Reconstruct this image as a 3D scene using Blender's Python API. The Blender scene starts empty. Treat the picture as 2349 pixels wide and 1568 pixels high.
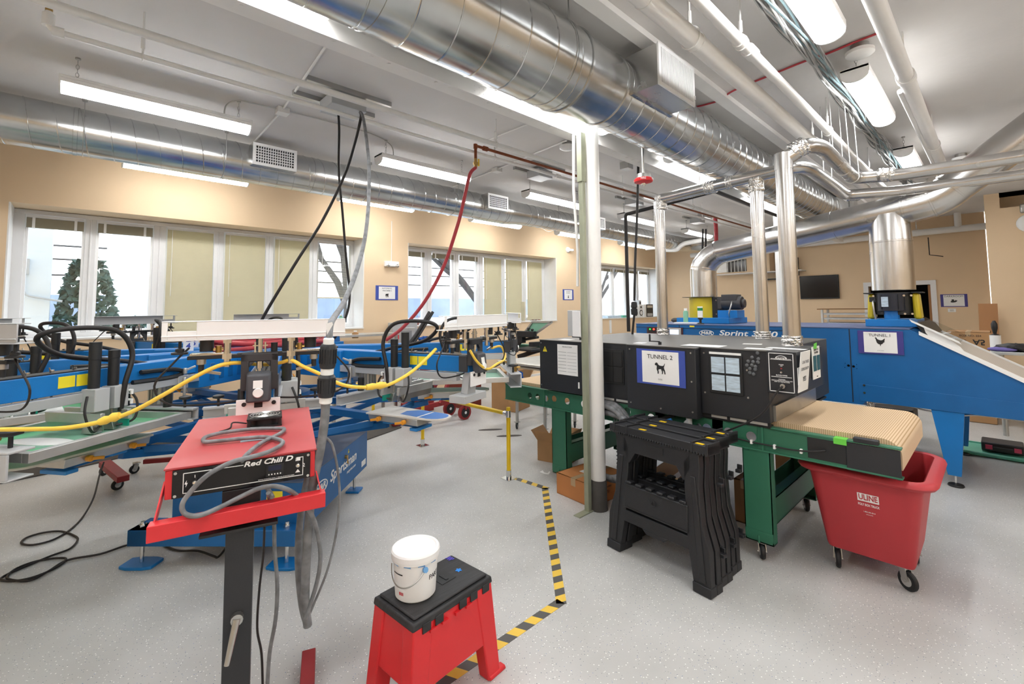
import bpy, bmesh, math, random
from mathutils import Vector, Matrix
V = Vector
C = bpy.context.scene.collection
SC = bpy.context.scene
random.seed(7)
PI = math.pi

# ------------------------------------------------------------------ camera
def _cam():
    yaw, pit, rol = [math.radians(a) for a in (46.7515, 3.7193, -0.5454)]
    f = V((math.cos(pit)*math.cos(yaw), math.cos(pit)*math.sin(yaw), math.sin(pit)))
    r = V((math.sin(yaw), -math.cos(yaw), 0)); u = r.cross(f)
    R2 = math.cos(rol)*r + math.sin(rol)*u; U2 = -math.sin(rol)*r + math.cos(rol)*u
    return f, R2, U2
CF, CR, CU = _cam(); EYE = V((0, 0, 1.55)); FPX = 1046.723
cd = bpy.data.cameras.new('camera'); cam = bpy.data.objects.new('camera', cd); C.objects.link(cam)
cam.matrix_world = Matrix(((CR.x, CU.x, -CF.x, 0), (CR.y, CU.y, -CF.y, 0), (CR.z, CU.z, -CF.z, 1.55), (0, 0, 0, 1)))
cd.sensor_width = 36; cd.lens = FPX/2349*36; cd.shift_y = -(784-638.92)/2349; cd.clip_start = 0.05; cd.clip_end = 400
SC.camera = cam
def at(px, py, **k):
    """the point of the room seen at a place of the photograph, on the plane x=, y= or z="""
    d = CF + CR*((px-1174.5)/FPX) - CU*((py-638.92)/FPX)
    (a, v), = k.items(); i = 'xyz'.index(a)
    return EYE + d*((v-EYE[i])/d[i])

# ------------------------------------------------------------------ world, light, exposure
w = bpy.data.worlds.new('sky'); SC.world = w; w.use_nodes = True
nt = w.node_tree; bg = nt.nodes['Background']
tc = nt.nodes.new('ShaderNodeTexCoord'); sp = nt.nodes.new('ShaderNodeSeparateXYZ'); cr = nt.nodes.new('ShaderNodeValToRGB')
nt.links.new(tc.outputs['Generated'], sp.inputs[0]); nt.links.new(sp.outputs['Z'], cr.inputs[0]); nt.links.new(cr.outputs[0], bg.inputs[0])
cr.color_ramp.elements[0].color = (1, 1, 1, 1); cr.color_ramp.elements[1].color = (.62, .80, 1, 1)
cr.color_ramp.elements[0].position = .15; cr.color_ramp.elements[1].position = .8
bg.inputs[1].default_value = 1.9
SC.view_settings.view_transform = 'Standard'; SC.view_settings.look = 'None'
SC.view_settings.gamma = 1; SC.view_settings.exposure = 1.0; SC.view_settings.use_curve_mapping = False
LAMP = 15.0      # strength of the fluorescent diffusers

# ------------------------------------------------------------------ materials
def lin(c):
    if isinstance(c, str):
        c = [int(c[i:i+2], 16)/255 for i in (0, 2, 4)]
    return [x/12.92 if x <= .04045 else ((x+.055)/1.055)**2.4 for x in c]
MATS = {}
def pm(name, col, rough=.5, metal=0., var=.05, scale=6., bump=0., bscale=40., emit=0, stretch=None, spec=None, rvar=0.0):
    m = bpy.data.materials.new(name); m.use_nodes = True; n = m.node_tree; L = n.links
    b = n.nodes['Principled BSDF']; c = lin(col)
    tc = n.nodes.new('ShaderNodeTexCoord'); src = tc.outputs['Object']
    if stretch:
        mp = n.nodes.new('ShaderNodeMapping'); mp.inputs['Scale'].default_value = stretch
        L.new(src, mp.inputs[0]); src = mp.outputs[0]
    nz = n.nodes.new('ShaderNodeTexNoise'); nz.inputs['Scale'].default_value = scale; nz.inputs['Detail'].default_value = 4
    L.new(src, nz.inputs['Vector'])
    rp = n.nodes.new('ShaderNodeValToRGB'); rp.color_ramp.elements[0].position = .3; rp.color_ramp.elements[1].position = .7
    rp.color_ramp.elements[0].color = [max(0, x*(1-var)) for x in c]+[1]; rp.color_ramp.elements[1].color = [min(1, x*(1+var)) for x in c]+[1]
    L.new(nz.outputs[0], rp.inputs[0]); L.new(rp.outputs[0], b.inputs['Base Color'])
    b.inputs['Roughness'].default_value = rough; b.inputs['Metallic'].default_value = metal
    if spec is not None: b.inputs['Specular IOR Level'].default_value = spec
    if rvar:
        mr = n.nodes.new('ShaderNodeMapRange'); mr.inputs['To Min'].default_value = rough-rvar; mr.inputs['To Max'].default_value = rough+rvar
        L.new(nz.outputs[0], mr.inputs[0]); L.new(mr.outputs[0], b.inputs['Roughness'])
    if bump:
        n2 = n.nodes.new('ShaderNodeTexNoise'); n2.inputs['Scale'].default_value = bscale; L.new(src, n2.inputs['Vector'])
        bp = n.nodes.new('ShaderNodeBump'); bp.inputs['Strength'].default_value = bump; bp.inputs['Distance'].default_value = .01
        L.new(n2.outputs[0], bp.inputs['Height']); L.new(bp.outputs[0], b.inputs['Normal'])
    if emit:
        b.inputs['Emission Color'].default_value = c+[1]; b.inputs['Emission Strength'].default_value = emit
    MATS[name] = m; return m
M = MATS
pm('wall_paint', 'e3c9a6', .75, var=.02, scale=2, bump=.05, bscale=120)
pm('white_paint', 'e9e7e3', .5, var=.02)
pm('ceiling_paint', 'd9d6d3', .85, var=.05, scale=1.2, bump=.25, bscale=14)
pm('frame_white', 'e6e6e6', .4, var=.02)
pm('pipe_white', 'ebeae7', .4, var=.02)
pm('galv', 'c6c8c8', .24, 1, var=.10, scale=5, rvar=.08)
pm('duct_small', 'cdccca', .26, 1, var=.05, scale=4, rvar=.05)
pm('foil', 'd8d8d6', .22, 1, var=.08, scale=30, bump=1.0, bscale=60)
pm('steel', 'b9b9b6', .35, 1, var=.06)
pm('alu', 'c9c9c6', .42, .75, var=.08, scale=9)
pm('grey_paint', 'b5b7b8', .45, var=.03)
pm('chrome', 'dddddb', .14, 1, var=.03)
pm('brass', 'b9975a', .35, 1, var=.08)
pm('copper', '8a4a2c', .5, .5, var=.2, scale=20)
pm('blue', '0c74bd', .42, var=.05, bump=.08, bscale=180)
pm('blue_dark', '0a5f9e', .45, var=.06, bump=.08, bscale=180)
pm('blue_clip', '2f86cf', .4)
pm('black', '1f2022', .5, var=.1)
pm('black_paint', '25272b', .42, var=.10, scale=3, bump=.05, bscale=150)
pm('dark_top', '5b5a57', .42, .2, var=.18, scale=2.5)
pm('rubber', '17181a', .55, var=.1)
pm('cable_black', '1d1a1a', .5, var=.15, scale=14)
pm('cable_grey', '77797c', .55, var=.35, scale=25)
pm('plastic_black', '222326', .5, var=.08, bump=.1, bscale=200)
pm('red_paint', 'd83238', .42, var=.08, scale=7)
pm('red_top', 'b8484c', .45, var=.07, scale=5)
pm('red_plastic', 'd8262c', .42, var=.05)
pm('red_cart', 'b8353c', .5, var=.05, scale=3)
pm('red_hose', 'b43a42', .5, var=.12, scale=20)
pm('red_dark', '8e2426', .5, var=.1)
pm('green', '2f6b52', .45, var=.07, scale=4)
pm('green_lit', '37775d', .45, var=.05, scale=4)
pm('mesh_green', '7fb59a', .5, var=.15, scale=4)
pm('emulsion', '6fc38f', .45, var=.08, scale=3)
pm('teal', '139a86', .35, var=.08)
pm('yellow', 'f0c81e', .42, var=.04)
pm('yellow_cord', 'f2cd4e', .5, var=.06)
pm('yellow_guard', 'c9b326', .35, var=.08)
pm('sticker_yellow', 'f1de2f', .5, var=.03)
pm('orange', 'e49a2a', .45, var=.06)
pm('cardboard', 'b0875c', .8, var=.07, scale=5)
pm('cardboard_orange', 'c07f4a', .75, var=.08, scale=4)
pm('cardboard_dark', '8a6743', .85, var=.08, scale=5)
pm('paper', 'eeeeec', .6, var=.02)
pm('paper_print', 'b9cbd8', .6, var=.25, scale=14, stretch=(1, 1, 6))
pm('sign_blue', '3d52a8', .5, var=.03)
pm('sign_purple', '3f3a86', .5, var=.03)
pm('ink', '202022', .6, var=.02)
pm('ink_grey', '8b8c8e', .6, var=.02)
pm('white_plastic', 'f0f0ee', .38, var=.02)
pm('white_enamel', 'f3f3f2', .3, var=.01)
pm('blind', 'd9d3bb', .6, var=.03)
pm('blind_pack', '8d8672', .6, var=.06)
pm('belt', 'd8bb95', .8, var=.12, scale=90, bump=.3, bscale=200)
pm('wood', '9a6b3e', .6, var=.15, scale=3, stretch=(1, 1, .2))
pm('brown_red', '7d2f20', .5, var=.08)
pm('screen_black', '0b0c0e', .15, var=.02)
pm('cloth_blue', '0d4f9f', .85, var=.25, scale=9)
pm('cloth_white', 'e8e3e6', .85, var=.05)
pm('mat_dark', '4b4845', .85, var=.08, scale=20)
pm('blue_ink', '3d79c4', .5, var=.10, scale=4)
pm('pallet_top', 'd6d2cb', .55, var=.06, scale=7)
pm('led_red', 'ff3020', .4, emit=3)
pm('led_green', '30c040', .4, emit=1)
pm('lcd', 'c6d2ee', .3, emit=.6)
pm('green_cap', '1d8a4c', .4)
pm('tape_green', '6ad04a', .5)
pm('tape_dark', '5b5a58', .6, var=.08, scale=30)
pm('tape_yellow', 'e8c24a', .6, var=.06, scale=30)
pm('gravel_dark', '3a3d3a', .9)
pm('olive_steel', '9ea28c', .5, .2, var=.1, scale=6)
pm('bark', '55504c', .9, var=.2, scale=8)
pm('leaf', '4a5f52', .8, var=.35, scale=9)
pm('ext_white', 'dfe6ea', .7, var=.02)
pm('ext_ground', 'c9ccd0', .9, var=.1, scale=1)
pm('ext_hill', '8793a3', .9, var=.1, scale=.3)
pm('teal_case', '1f5a66', .5)
pm('skin', 'a77b63', .6)
pm('lamp_glow', 'ffffff', .5, emit=LAMP, var=0)
pm('mint', '5fae94', .5)
pm('pink', 'd94a6a', .5)
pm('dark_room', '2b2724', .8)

def stripes_mat(name, ca, cb, period, duty=.5, axis='X', slant=0.0, rough=.55):
    m = bpy.data.materials.new(name); m.use_nodes = True; n = m.node_tree; L = n.links
    b = n.nodes['Principled BSDF']; b.inputs['Roughness'].default_value = rough
    tc = n.nodes.new('ShaderNodeTexCoord'); s = n.nodes.new('ShaderNodeSeparateXYZ'); L.new(tc.outputs['Object'], s.inputs[0])
    def math_(op, a, bb):
        q = n.nodes.new('ShaderNodeMath'); q.operation = op
        for i, v in enumerate((a, bb)):
            if isinstance(v, (int, float)): q.inputs[i].default_value = v
            else: L.new(v, q.inputs[i])
        return q.outputs[0]
    o = 'XYZ'.index(axis)
    t = s.outputs[o]
    if slant: t = math_('ADD', t, math_('MULTIPLY', s.outputs[1-o], slant))
    fr = math_('FRACT', math_('DIVIDE', math_('ADD', t, 100.0), period), 0)
    st = math_('LESS_THAN', fr, duty)
    mx = n.nodes.new('ShaderNodeMix'); mx.data_type = 'RGBA'
    L.new(st, mx.inputs[0]); mx.inputs[6].default_value = lin(cb)+[1]; mx.inputs[7].default_value = lin(ca)+[1]
    L.new(mx.outputs[2], b.inputs['Base Color']); M[name] = m; return m
stripes_mat('hazard', 'e8c24a', '555452', .118, .5, 'X', .45)

def floor_mat():
    m = bpy.data.materials.new('epoxy_floor'); m.use_nodes = True; n = m.node_tree; L = n.links
    b = n.nodes['Principled BSDF']; tc = n.nodes.new('ShaderNodeTexCoord')
    nz = n.nodes.new('ShaderNodeTexNoise'); nz.inputs['Scale'].default_value = 1.4; nz.inputs['Detail'].default_value = 5
    L.new(tc.outputs['Object'], nz.inputs['Vector'])
    rp = n.nodes.new('ShaderNodeValToRGB'); rp.color_ramp.elements[0].color = lin('b4b4b1')+[1]; rp.color_ramp.elements[1].color = lin('c6c6c4')+[1]
    rp.color_ramp.elements[0].position = .35; rp.color_ramp.elements[1].position = .65
    L.new(nz.outputs[0], rp.inputs[0]); col = rp.outputs[0]
    for sc, thr, c, seed in ((55, .14, 'f2f2ee', 0), (48, .11, '77808c', 3), (62, .09, '53565c', 7), (40, .07, '6d83b4', 11)):
        mp = n.nodes.new('ShaderNodeMapping'); mp.inputs['Location'].default_value = (seed*1.7, seed*.9, 0); L.new(tc.outputs['Object'], mp.inputs[0])
        vo = n.nodes.new('ShaderNodeTexVoronoi'); vo.inputs['Scale'].default_value = sc; L.new(mp.outputs[0], vo.inputs['Vector'])
        lt = n.nodes.new('ShaderNodeMath'); lt.operation = 'LESS_THAN'; L.new(vo.outputs['Distance'], lt.inputs[0]); lt.inputs[1].default_value = thr
        mx = n.nodes.new('ShaderNodeMix'); mx.data_type = 'RGBA'; L.new(lt.outputs[0], mx.inputs[0]); L.new(col, mx.inputs[6]); mx.inputs[7].default_value = lin(c)+[1]
        col = mx.outputs[2]
    L.new(col, b.inputs['Base Color']); b.inputs['Roughness'].default_value = .38
    M['epoxy_floor'] = m
floor_mat()
def glass_mat(name, tint, gl=.08):
    m = bpy.data.materials.new(name); m.use_nodes = True; n = m.node_tree; L = n.links
    out = n.nodes['Material Output']; n.nodes.remove(n.nodes['Principled BSDF'])
    t = n.nodes.new('ShaderNodeBsdfTransparent'); t.inputs[0].default_value = tint
    g = n.nodes.new('ShaderNodeBsdfGlossy'); g.inputs['Roughness'].default_value = .02
    x = n.nodes.new('ShaderNodeMixShader'); x.inputs[0].default_value = gl
    L.new(t.outputs[0], x.inputs[1]); L.new(g.outputs[0], x.inputs[2]); L.new(x.outputs[0], out.inputs[0]); M[name] = m
glass_mat('window_glass', (.93, .97, 1, 1)); glass_mat('clear_plastic', (.9, .92, .93, 1), .12)
def blind_mat():
    m = M['blind']; n = m.node_tree; b = n.nodes['Principled BSDF']
    tl = n.nodes.new('ShaderNodeBsdfTranslucent'); tl.inputs[0].default_value = lin('efe6c8')+[1]
    x = n.nodes.new('ShaderNodeMixShader'); x.inputs[0].default_value = .35
    n.links.new(b.outputs[0], x.inputs[1]); n.links.new(tl.outputs[0], x.inputs[2]); n.links.new(x.outputs[0], n.nodes['Material Output'].inputs[0])
blind_mat()

# ------------------------------------------------------------------ mesh helpers
class B:
    """collects shapes and links them as ONE mesh object"""
    def __init__(s, T=None): s.bm = bmesh.new(); s.T = T or Matrix()
    def _v(s, p): return s.bm.verts.new(s.T @ V(p))
    def face(s, pts):
        vs = [s._v(p) for p in pts]; s.bm.faces.new(vs); return s
    def hexa(s, q):          # 8 points: bottom loop 0-3, top loop 4-7
        v = [s._v(p) for p in q]
        for f in ((3, 2, 1, 0), (4, 5, 6, 7), (0, 1, 5, 4), (1, 2, 6, 5), (2, 3, 7, 6), (3, 0, 4, 7)): s.bm.faces.new([v[i] for i in f])
        return s
    def box(s, x0, x1, y0, y1, z0, z1):
        return s.hexa([(x0, y0, z0), (x1, y0, z0), (x1, y1, z0), (x0, y1, z0), (x0, y0, z1), (x1, y0, z1), (x1, y1, z1), (x0, y1, z1)])
    def cbox(s, c, d, m=None):   # centre, dims, optional rotation matrix
        m = m or Matrix.Identity(3); c = V(c)
        hx, hy, hz = d[0]/2, d[1]/2, d[2]/2
        return s.hexa([c + m @ V(p) for p in ((-hx, -hy, -hz), (hx, -hy, -hz), (hx, hy, -hz), (-hx, hy, -hz), (-hx, -hy, hz), (hx, -hy, hz), (hx, hy, hz), (-hx, hy, hz))])
    def beam(s, a, b, w_, h, up=(0, 0, 1)):   # bar of width w, height h from a to b
        a, b = V(a), V(b); d = (b-a).normalized(); sd = d.cross(V(up))
        if sd.length < 1e-5: sd = d.cross(V((1, 0, 0)))
        sd.normalize(); u = sd.cross(d).normalized(); w2, h2 = sd*w_/2, u*h/2
        return s.hexa([a-w2-h2, a+w2-h2, b+w2-h2, b-w2-h2, a-w2+h2, a+w2+h2, b+w2+h2, b-w2+h2])
    def ring(s, c, ax, r, n, ref=None):
        ax = V(ax).normalized(); e = V(ref) if ref else (V((0, 0, 1)) if abs(ax.z) < .9 else V((1, 0, 0)))
        a = (e - ax*e.dot(ax)).normalized(); b = ax.cross(a)
        return [s._v(V(c)+a*(r*math.cos(2*PI*i/n))+b*(r*math.sin(2*PI*i/n))) for i in range(n)]
    def loft(s, rings, cap=True):
        n = len(rings[0])
        for A, Bq in zip(rings, rings[1:]):
            for i in range(n):
                j = (i+1) % n
                try: s.bm.faces.new((A[i], A[j], Bq[j], Bq[i]))
                except ValueError: pass
        if cap:
            s.bm.faces.new(rings[0][::-1]); s.bm.faces.new(rings[-1])
        return s
    def cyl(s, a, b, r, n=16, r2=None, cap=True):
        a, b = V(a), V(b); ax = b-a
        return s.loft([s.ring(a, ax, r, n), s.ring(b, ax, r if r2 is None else r2, n)], cap)
    def lathe(s, c, prof, n=24, ax=(0, 0, 1), cap=True):   # prof: (radius, height) pairs along ax from c
        c = V(c); ax = V(ax).normalized()
        return s.loft([s.ring(c+ax*h, ax, max(r, 1e-4), n) for r, h in prof], cap)
    def tube(s, pts, r, n=10, cap=True, closed=False):
        P = [V(p) for p in pts]; N = len(P); rs = []; ref = None
        for i in range(N):
            if closed: t = P[(i+1) % N]-P[i-1]
            else: t = P[min(i+1, N-1)]-P[max(i-1, 0)]
            if t.length < 1e-9: t = V((0, 0, 1))
            t.normalize()
            if ref is None: ref = V((0, 0, 1)) if abs(t.z) < .9 else V((1, 0, 0))
            a = (ref - t*ref.dot(t))
            if a.length < 1e-6: a = t.orthogonal()
            a.normalize(); b = t.cross(a); ref = a
            rr = r[i] if isinstance(r, (list, tuple)) else r
            rs.append([s._v(P[i]+a*(rr*math.cos(2*PI*k/n))+b*(rr*math.sin(2*PI*k/n))) for k in range(n)])
        if closed: rs.append(rs[0]); cap = False
        return s.loft(rs, cap)
    def prism(s, poly, d):    # polygon of 3D points pushed along d
        d = V(d); a = [s._v(p) for p in poly]; b = [s._v(V(p)+d) for p in poly]; n = len(poly)
        s.bm.faces.new(a[::-1]); s.bm.faces.new(b)
        for i in range(n):
            j = (i+1) % n; s.bm.faces.new((a[i], a[j], b[j], b[i]))
        return s
    def sphere(s, c, r, n=12, sq=(1, 1, 1)):
        R = []
        for i in range(1, n//2):
            t = PI*i/(n//2); R.append([s._v(V(c)+V((r*sq[0]*math.sin(t)*math.cos(2*PI*k/n), r*sq[1]*math.sin(t)*math.sin(2*PI*k/n), -r*sq[2]*math.cos(t)))) for k in range(n)])
        return s.loft(R)
    def build(s, name, m, parent=None, bev=0, smooth=40):
        bmesh.ops.recalc_face_normals(s.bm, faces=s.bm.faces)
        me = bpy.data.meshes.new(name)
        if parent is not None:
            off = wloc(parent); bmesh.ops.translate(s.bm, verts=s.bm.verts, vec=-off)
            loc = V()
        else:
            lo = [min(v.co[i] for v in s.bm.verts) for i in range(3)]; hi = [max(v.co[i] for v in s.bm.verts) for i in range(3)]
            loc = V(((lo[0]+hi[0])/2, (lo[1]+hi[1])/2, lo[2])); bmesh.ops.translate(s.bm, verts=s.bm.verts, vec=-loc)
        s.bm.to_mesh(me); s.bm.free()
        me.materials.append(M[m] if isinstance(m, str) else m)
        if smooth:
            me.polygons.foreach_set('use_smooth', [True]*len(me.polygons)); me.set_sharp_from_angle(angle=math.radians(smooth))
        o = bpy.data.objects.new(name, me); C.objects.link(o); o.location = loc
        if parent is not None: o.parent = parent
        if bev:
            md = o.modifiers.new('bevel', 'BEVEL'); md.width = bev; md.segments = 2; md.limit_method = 'ANGLE'; md.harden_normals = False
        return o
def wloc(o):
    l = V()
    while o is not None: l += o.location; o = o.parent
    return l
def tag(o, label=None, cat=None, group=None, kind=None):
    for k, v in (('label', label), ('category', cat), ('group', group), ('kind', kind)):
        if v: o[k] = v
    return o
def thing(name, label, cat, loc, group=None):
    o = bpy.data.objects.new(name, None); C.objects.link(o); o.location = loc; o.empty_display_size = .1
    return tag(o, label, cat, group)
def struct(name, b, m, parent=None, bev=0):
    o = b.build(name, m, parent, bev)
    if parent is None: o['kind'] = 'structure'
    return o
def copy_tree(o, parent=None):
    c = o.copy(); C.objects.link(c); c.parent = parent
    for ch in list(o.children): copy_tree(ch, c)
    return c
def basis(o, xd, yd):
    x = V(xd).normalized(); y = V(yd); y = (y-x*y.dot(x)).normalized(); z = x.cross(y)
    return Matrix(((x.x, y.x, z.x, o[0]), (x.y, y.y, z.y, o[1]), (x.z, y.z, z.z, o[2]), (0, 0, 0, 1)))
def text(s, parent, o, xd, yd, size, m, name='lettering', bold=0, shear=0, align='CENTER', ext=.0004, width=None, sp=1.0):
    cu = bpy.data.curves.new(name, 'FONT'); cu.body = s; cu.size = size; cu.align_x = align; cu.align_y = 'CENTER'
    cu.offset = bold*size; cu.shear = shear; cu.extrude = ext; cu.space_character = sp; cu.resolution_u = 3
    ob = bpy.data.objects.new(name, cu); C.objects.link(ob); cu.materials.append(M[m])
    mt = basis(o, xd, yd)
    dg = bpy.context.evaluated_depsgraph_get(); dg.update()
    me = bpy.data.meshes.new_from_object(ob.evaluated_get(dg)); me.name = name
    bpy.data.objects.remove(ob); ob = bpy.data.objects.new(name, me); C.objects.link(ob)
    if not me.materials: me.materials.append(M[m])
    if width and len(me.vertices):
        xs = [v.co.x for v in me.vertices]; mt = mt @ Matrix.Diagonal((width/(max(xs)-min(xs)), 1, 1, 1))
    if parent is not None:
        mt = Matrix.Translation(-wloc(parent)) @ mt; ob.parent = parent
    ob.matrix_local = mt
    return ob
def smoothpath(pts, k=6):
    P = [V(p) for p in pts]; out = []
    for i in range(len(P)-1):
        p0, p1, p2, p3 = P[max(i-1, 0)], P[i], P[i+1], P[min(i+2, len(P)-1)]
        for j in range(k):
            t = j/k; out.append(.5*((2*p1)+(-p0+p2)*t+(2*p0-5*p1+4*p2-p3)*t*t+(-p0+3*p1-3*p2+p3)*t**3))
    out.append(P[-1]); return out
def bendpath(pts, r, k=6):
    """polyline whose corners are rounded with radius r"""
    P = [V(p) for p in pts]; out = [P[0]]
    for a, b, c in zip(P, P[1:], P[2:]):
        u, v = (a-b), (c-b); q = min(r, u.length*.49, v.length*.49)
        s, e = b+u.normalized()*q, b+v.normalized()*q
        for i in range(k+1):
            t = i/k; out.append((1-t)**2*s+2*t*(1-t)*b+t*t*e)
    out.append(P[-1]); return out
def rz(a): return Matrix.Rotation(a, 3, 'Z')
# ================================================================== the room
W, L, H = 7.0, 13.0, 3.38
struct('floor', B().box(-4, 13.4, -5, 7.45, -.1, 0), 'epoxy_floor')
b = B().box(-4, 13.4, -5, 7.45, H, H+.12)
struct('ceiling', b, 'ceiling_paint')
struct('trim_1', B().box(-4, 13, 1.50, 1.60, 3.335, H), 'white_paint')          # slab step beside the big duct
bays = [(-.60, 3.30), (4.10, 8.00), (8.88, 12.78)]
b = B().box(-4, 13.2, W, 7.45, 0, 1.25).box(-4, 13.2, W, 7.45, 2.71, H)
x = -4
for x0, x1 in bays: b.box(x, x0, W, 7.45, 1.25, 2.71); x = x1
b.box(x, 13.2, W, 7.45, 1.25, 2.71)
struct('wall_left', b, 'wall_paint')
# far wall with the doorway
b = B().box(L, L+.2, 2.0, W, 0, H).box(L, L+.2, .1, .96, 0, H).box(L, L+.2, .96, 2.0, 1.97, H)
struct('wall_far', b, 'wall_paint')
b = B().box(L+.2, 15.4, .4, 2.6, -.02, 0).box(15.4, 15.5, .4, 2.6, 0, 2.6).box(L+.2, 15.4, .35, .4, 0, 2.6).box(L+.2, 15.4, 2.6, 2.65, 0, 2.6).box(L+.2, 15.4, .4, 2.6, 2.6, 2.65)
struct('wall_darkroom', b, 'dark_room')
d = bpy.data.objects.new('door_1', None); C.objects.link(d); d.location = (L, 1.4, 0); d['kind'] = 'structure'
b = B().box(L-.03, L+.05, .87, .96, 0, 2.06).box(L-.03, L+.05, 2.0, 2.09, 0, 2.06).box(L-.03, L+.05, .96, 2.0, 1.97, 2.06)
b.build('door_frame', 'frame_white', d)
B().box(L+.03, L+.75, .965, 1.005, 0, 1.96).build('door_leaf', 'wood', d)
B().cyl((L+.1, 1.005, 1.02), (L+.1, 1.05, 1.02), .03).build('door_handle', 'chrome', d)
# projecting block of wall on the right, with the open hole near the ceiling
X2 = 11.0
h0 = at(2290, 430, x=X2); h1 = at(2291, 478, x=X2)
b = B().box(X2, L, -5, .075, 0, h1.z).box(X2, L, h0.y, .075, h1.z, H).box(X2, L, -5, h0.y, h0.z+.12, H).box(X2+.5, L, -5, h0.y, h1.z, h0.z+.12)
struct('wall_right', b, 'wall_paint')
struct('wall_rear', B().box(-4.2, -4, -5, 7.45, 0, H), 'wall_paint')
struct('wall_side', B().box(-4, 11, -5.2, -5, 0, H), 'wall_paint')
struct('baseboard_left', B().box(-4, 13, W-.02, W, 0, .11).box(-4, 13, W-.03, W, .11, .125), 'white_paint')
struct('baseboard_far', B().box(L-.02, L, 2.1, W-.03, 0, .11).box(L-.02, L, .1, .86, 0, .11), 'white_paint')
# ------------------------------------------------------------ windows
P1 = [(-.50, -.01), (.09, .63), (.76, 1.29), (1.41, 1.94), (2.05, 2.57), (2.69, 3.24)]
YG = 7.40
def window(n, x0, x1, panes):
    o = bpy.data.objects.new('window_%d' % n, None); C.objects.link(o); o.location = ((x0+x1)/2, YG, 1.25); o['kind'] = 'structure'
    b = B(); z0, z1 = 1.27, 2.705; y0, y1 = YG-.03, YG+.045
    b.box(x0, x1, y0, y1, z0, z0+.05).box(x0, x1, y0, y1, z1-.05, z1)
    xs = [x0]+[v for p in panes for v in p]+[x1]
    for i in range(0, len(xs), 2): b.box(xs[i], xs[i+1], y0, y1, z0+.05, z1-.05)
    for i in range(2, len(xs)-2, 2): b.box((xs[i]+xs[i+1])/2-.008, (xs[i]+xs[i+1])/2+.008, y0-.012, y0, z0+.05, z1-.05)
    b.build('window_frame', 'frame_white', o, .004)
    b = B()
    for p in panes:
        b.box(p[0], p[0]+.025, y0+.02, y1, z0+.05, z1-.05).box(p[1]-.025, p[1], y0+.02, y1, z0+.05, z1-.05)
        b.box(p[0]+.025, p[1]-.025, y0+.02, y1, z0+.05, z0+.075).box(p[0]+.025, p[1]-.025, y0+.02, y1, z1-.075, z1-.05)
    b.build('sash', 'white_enamel', o)
    b = B()
    for p in panes: b.face([(p[0]+.02, YG+.02, z0+.06), (p[1]-.02, YG+.02, z0+.06), (p[1]-.02, YG+.02, z1-.06), (p[0]+.02, YG+.02, z1-.06)])
    b.build('glass_pane', 'window_glass', o, smooth=0)
    B().box(x0, x1, W-.015, YG-.03, 1.25, 1.27).build('window_sill', 'white_paint', o)
    return o
WN = {}
WN[1] = window(1, -.60, 3.30, P1)
P2 = [(4.16, 4.66), (4.82, 5.33), (5.46, 5.94), (6.09, 6.60), (6.71, 7.22), (7.37, 7.88)]
WN[2] = window(2, 4.10, 8.00, P2)
P3 = [(a+9.46, c+9.46) for a, c in P1]
WN[3] = window(3, 8.88, 12.78, P3)
b = B()
for x0, x1 in bays: b.box(x0, x0+.012, W, YG-.03, 1.27, 2.71).box(x1-.012, x1, W, YG-.03, 1.27, 2.71)
struct('trim_2', b, 'white_paint')
def blind(p, low, ang, label, group):
    yb = YG-.055; xm = (p[0]+p[1])/2; x0, x1 = p[0]+.012, p[1]-.012
    o = thing('venetian_blind', label, 'window blind', (xm, yb, low), group)
    B().box(x0, x1, yb-.015, yb+.015, 2.615, 2.645).build('headrail', 'frame_white', o)
    b = B(); n = int((2.61-low)/.0175)
    if low > 2.45:
        B().box(x0, x1, yb-.014, yb+.014, low, 2.612).build('slats', 'blind_pack', o, .003)
        b.free if False else None
        for q in (x0+.12*(x1-x0), x0+.85*(x1-x0)): B().box(q-.012, q+.012, yb-.018, yb+.018, low-.004, 2.615).build('tape_clip', 'paper', o)
    else:
        for i in range(n):
            z = 2.605-i*.0175; c, s = math.cos(ang)*.0125, math.sin(ang)*.0125
            b.hexa([(x0, yb-c, z-s), (x1, yb-c, z-s), (x1, yb+c, z+s), (x0, yb+c, z+s), (x0, yb-c, z-s+.0012), (x1, yb-c, z-s+.0012), (x1, yb+c, z+s+.0012), (x0, yb+c, z+s+.0012)])
        b.build('slats', 'blind', o, smooth=0)
        B().box(x0, x1, yb-.012, yb+.012, low-.012, low+.006).build('bottom_rail', 'blind', o)
        B().cyl((x0+.05, yb-.02, 2.61), (x0+.05, yb-.02, max(low, 1.75)), .003, 6).build('tilt_wand', 'white_plastic', o)
    return o
NTH = ['first', 'second', 'third', 'fourth', 'fifth', 'sixth']
for i, low in enumerate((2.50, 2.50, 1.29, 1.29, 1.29, 1.75)):
    st = 'raised cream blind bunched at the top of' if low > 2.4 else ('half-lowered cream blind with open slats in' if low > 1.5 else 'lowered cream venetian blind in')
    blind(P1[i], low, math.radians(8 if low > 1.5 else 62), '%s the %s pane of the nearest left window' % (st, NTH[i]), 'blinds of the nearest window')
for i, low in enumerate((2.52, 2.52, 2.52, 1.29, 1.29, 1.29)):
    st = 'raised tan blind bunched at the top of' if low > 2.4 else 'lowered cream venetian blind in'
    blind(P2[i], low, math.radians(62), '%s the %s pane of the middle window' % (st, NTH[i]), 'blinds of the middle window')
for i in range(6):
    blind(P3[i], 2.54, 0, 'raised dark blind at the top of the %s pane of the farthest window' % NTH[i], 'blinds of the farthest window')
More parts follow.
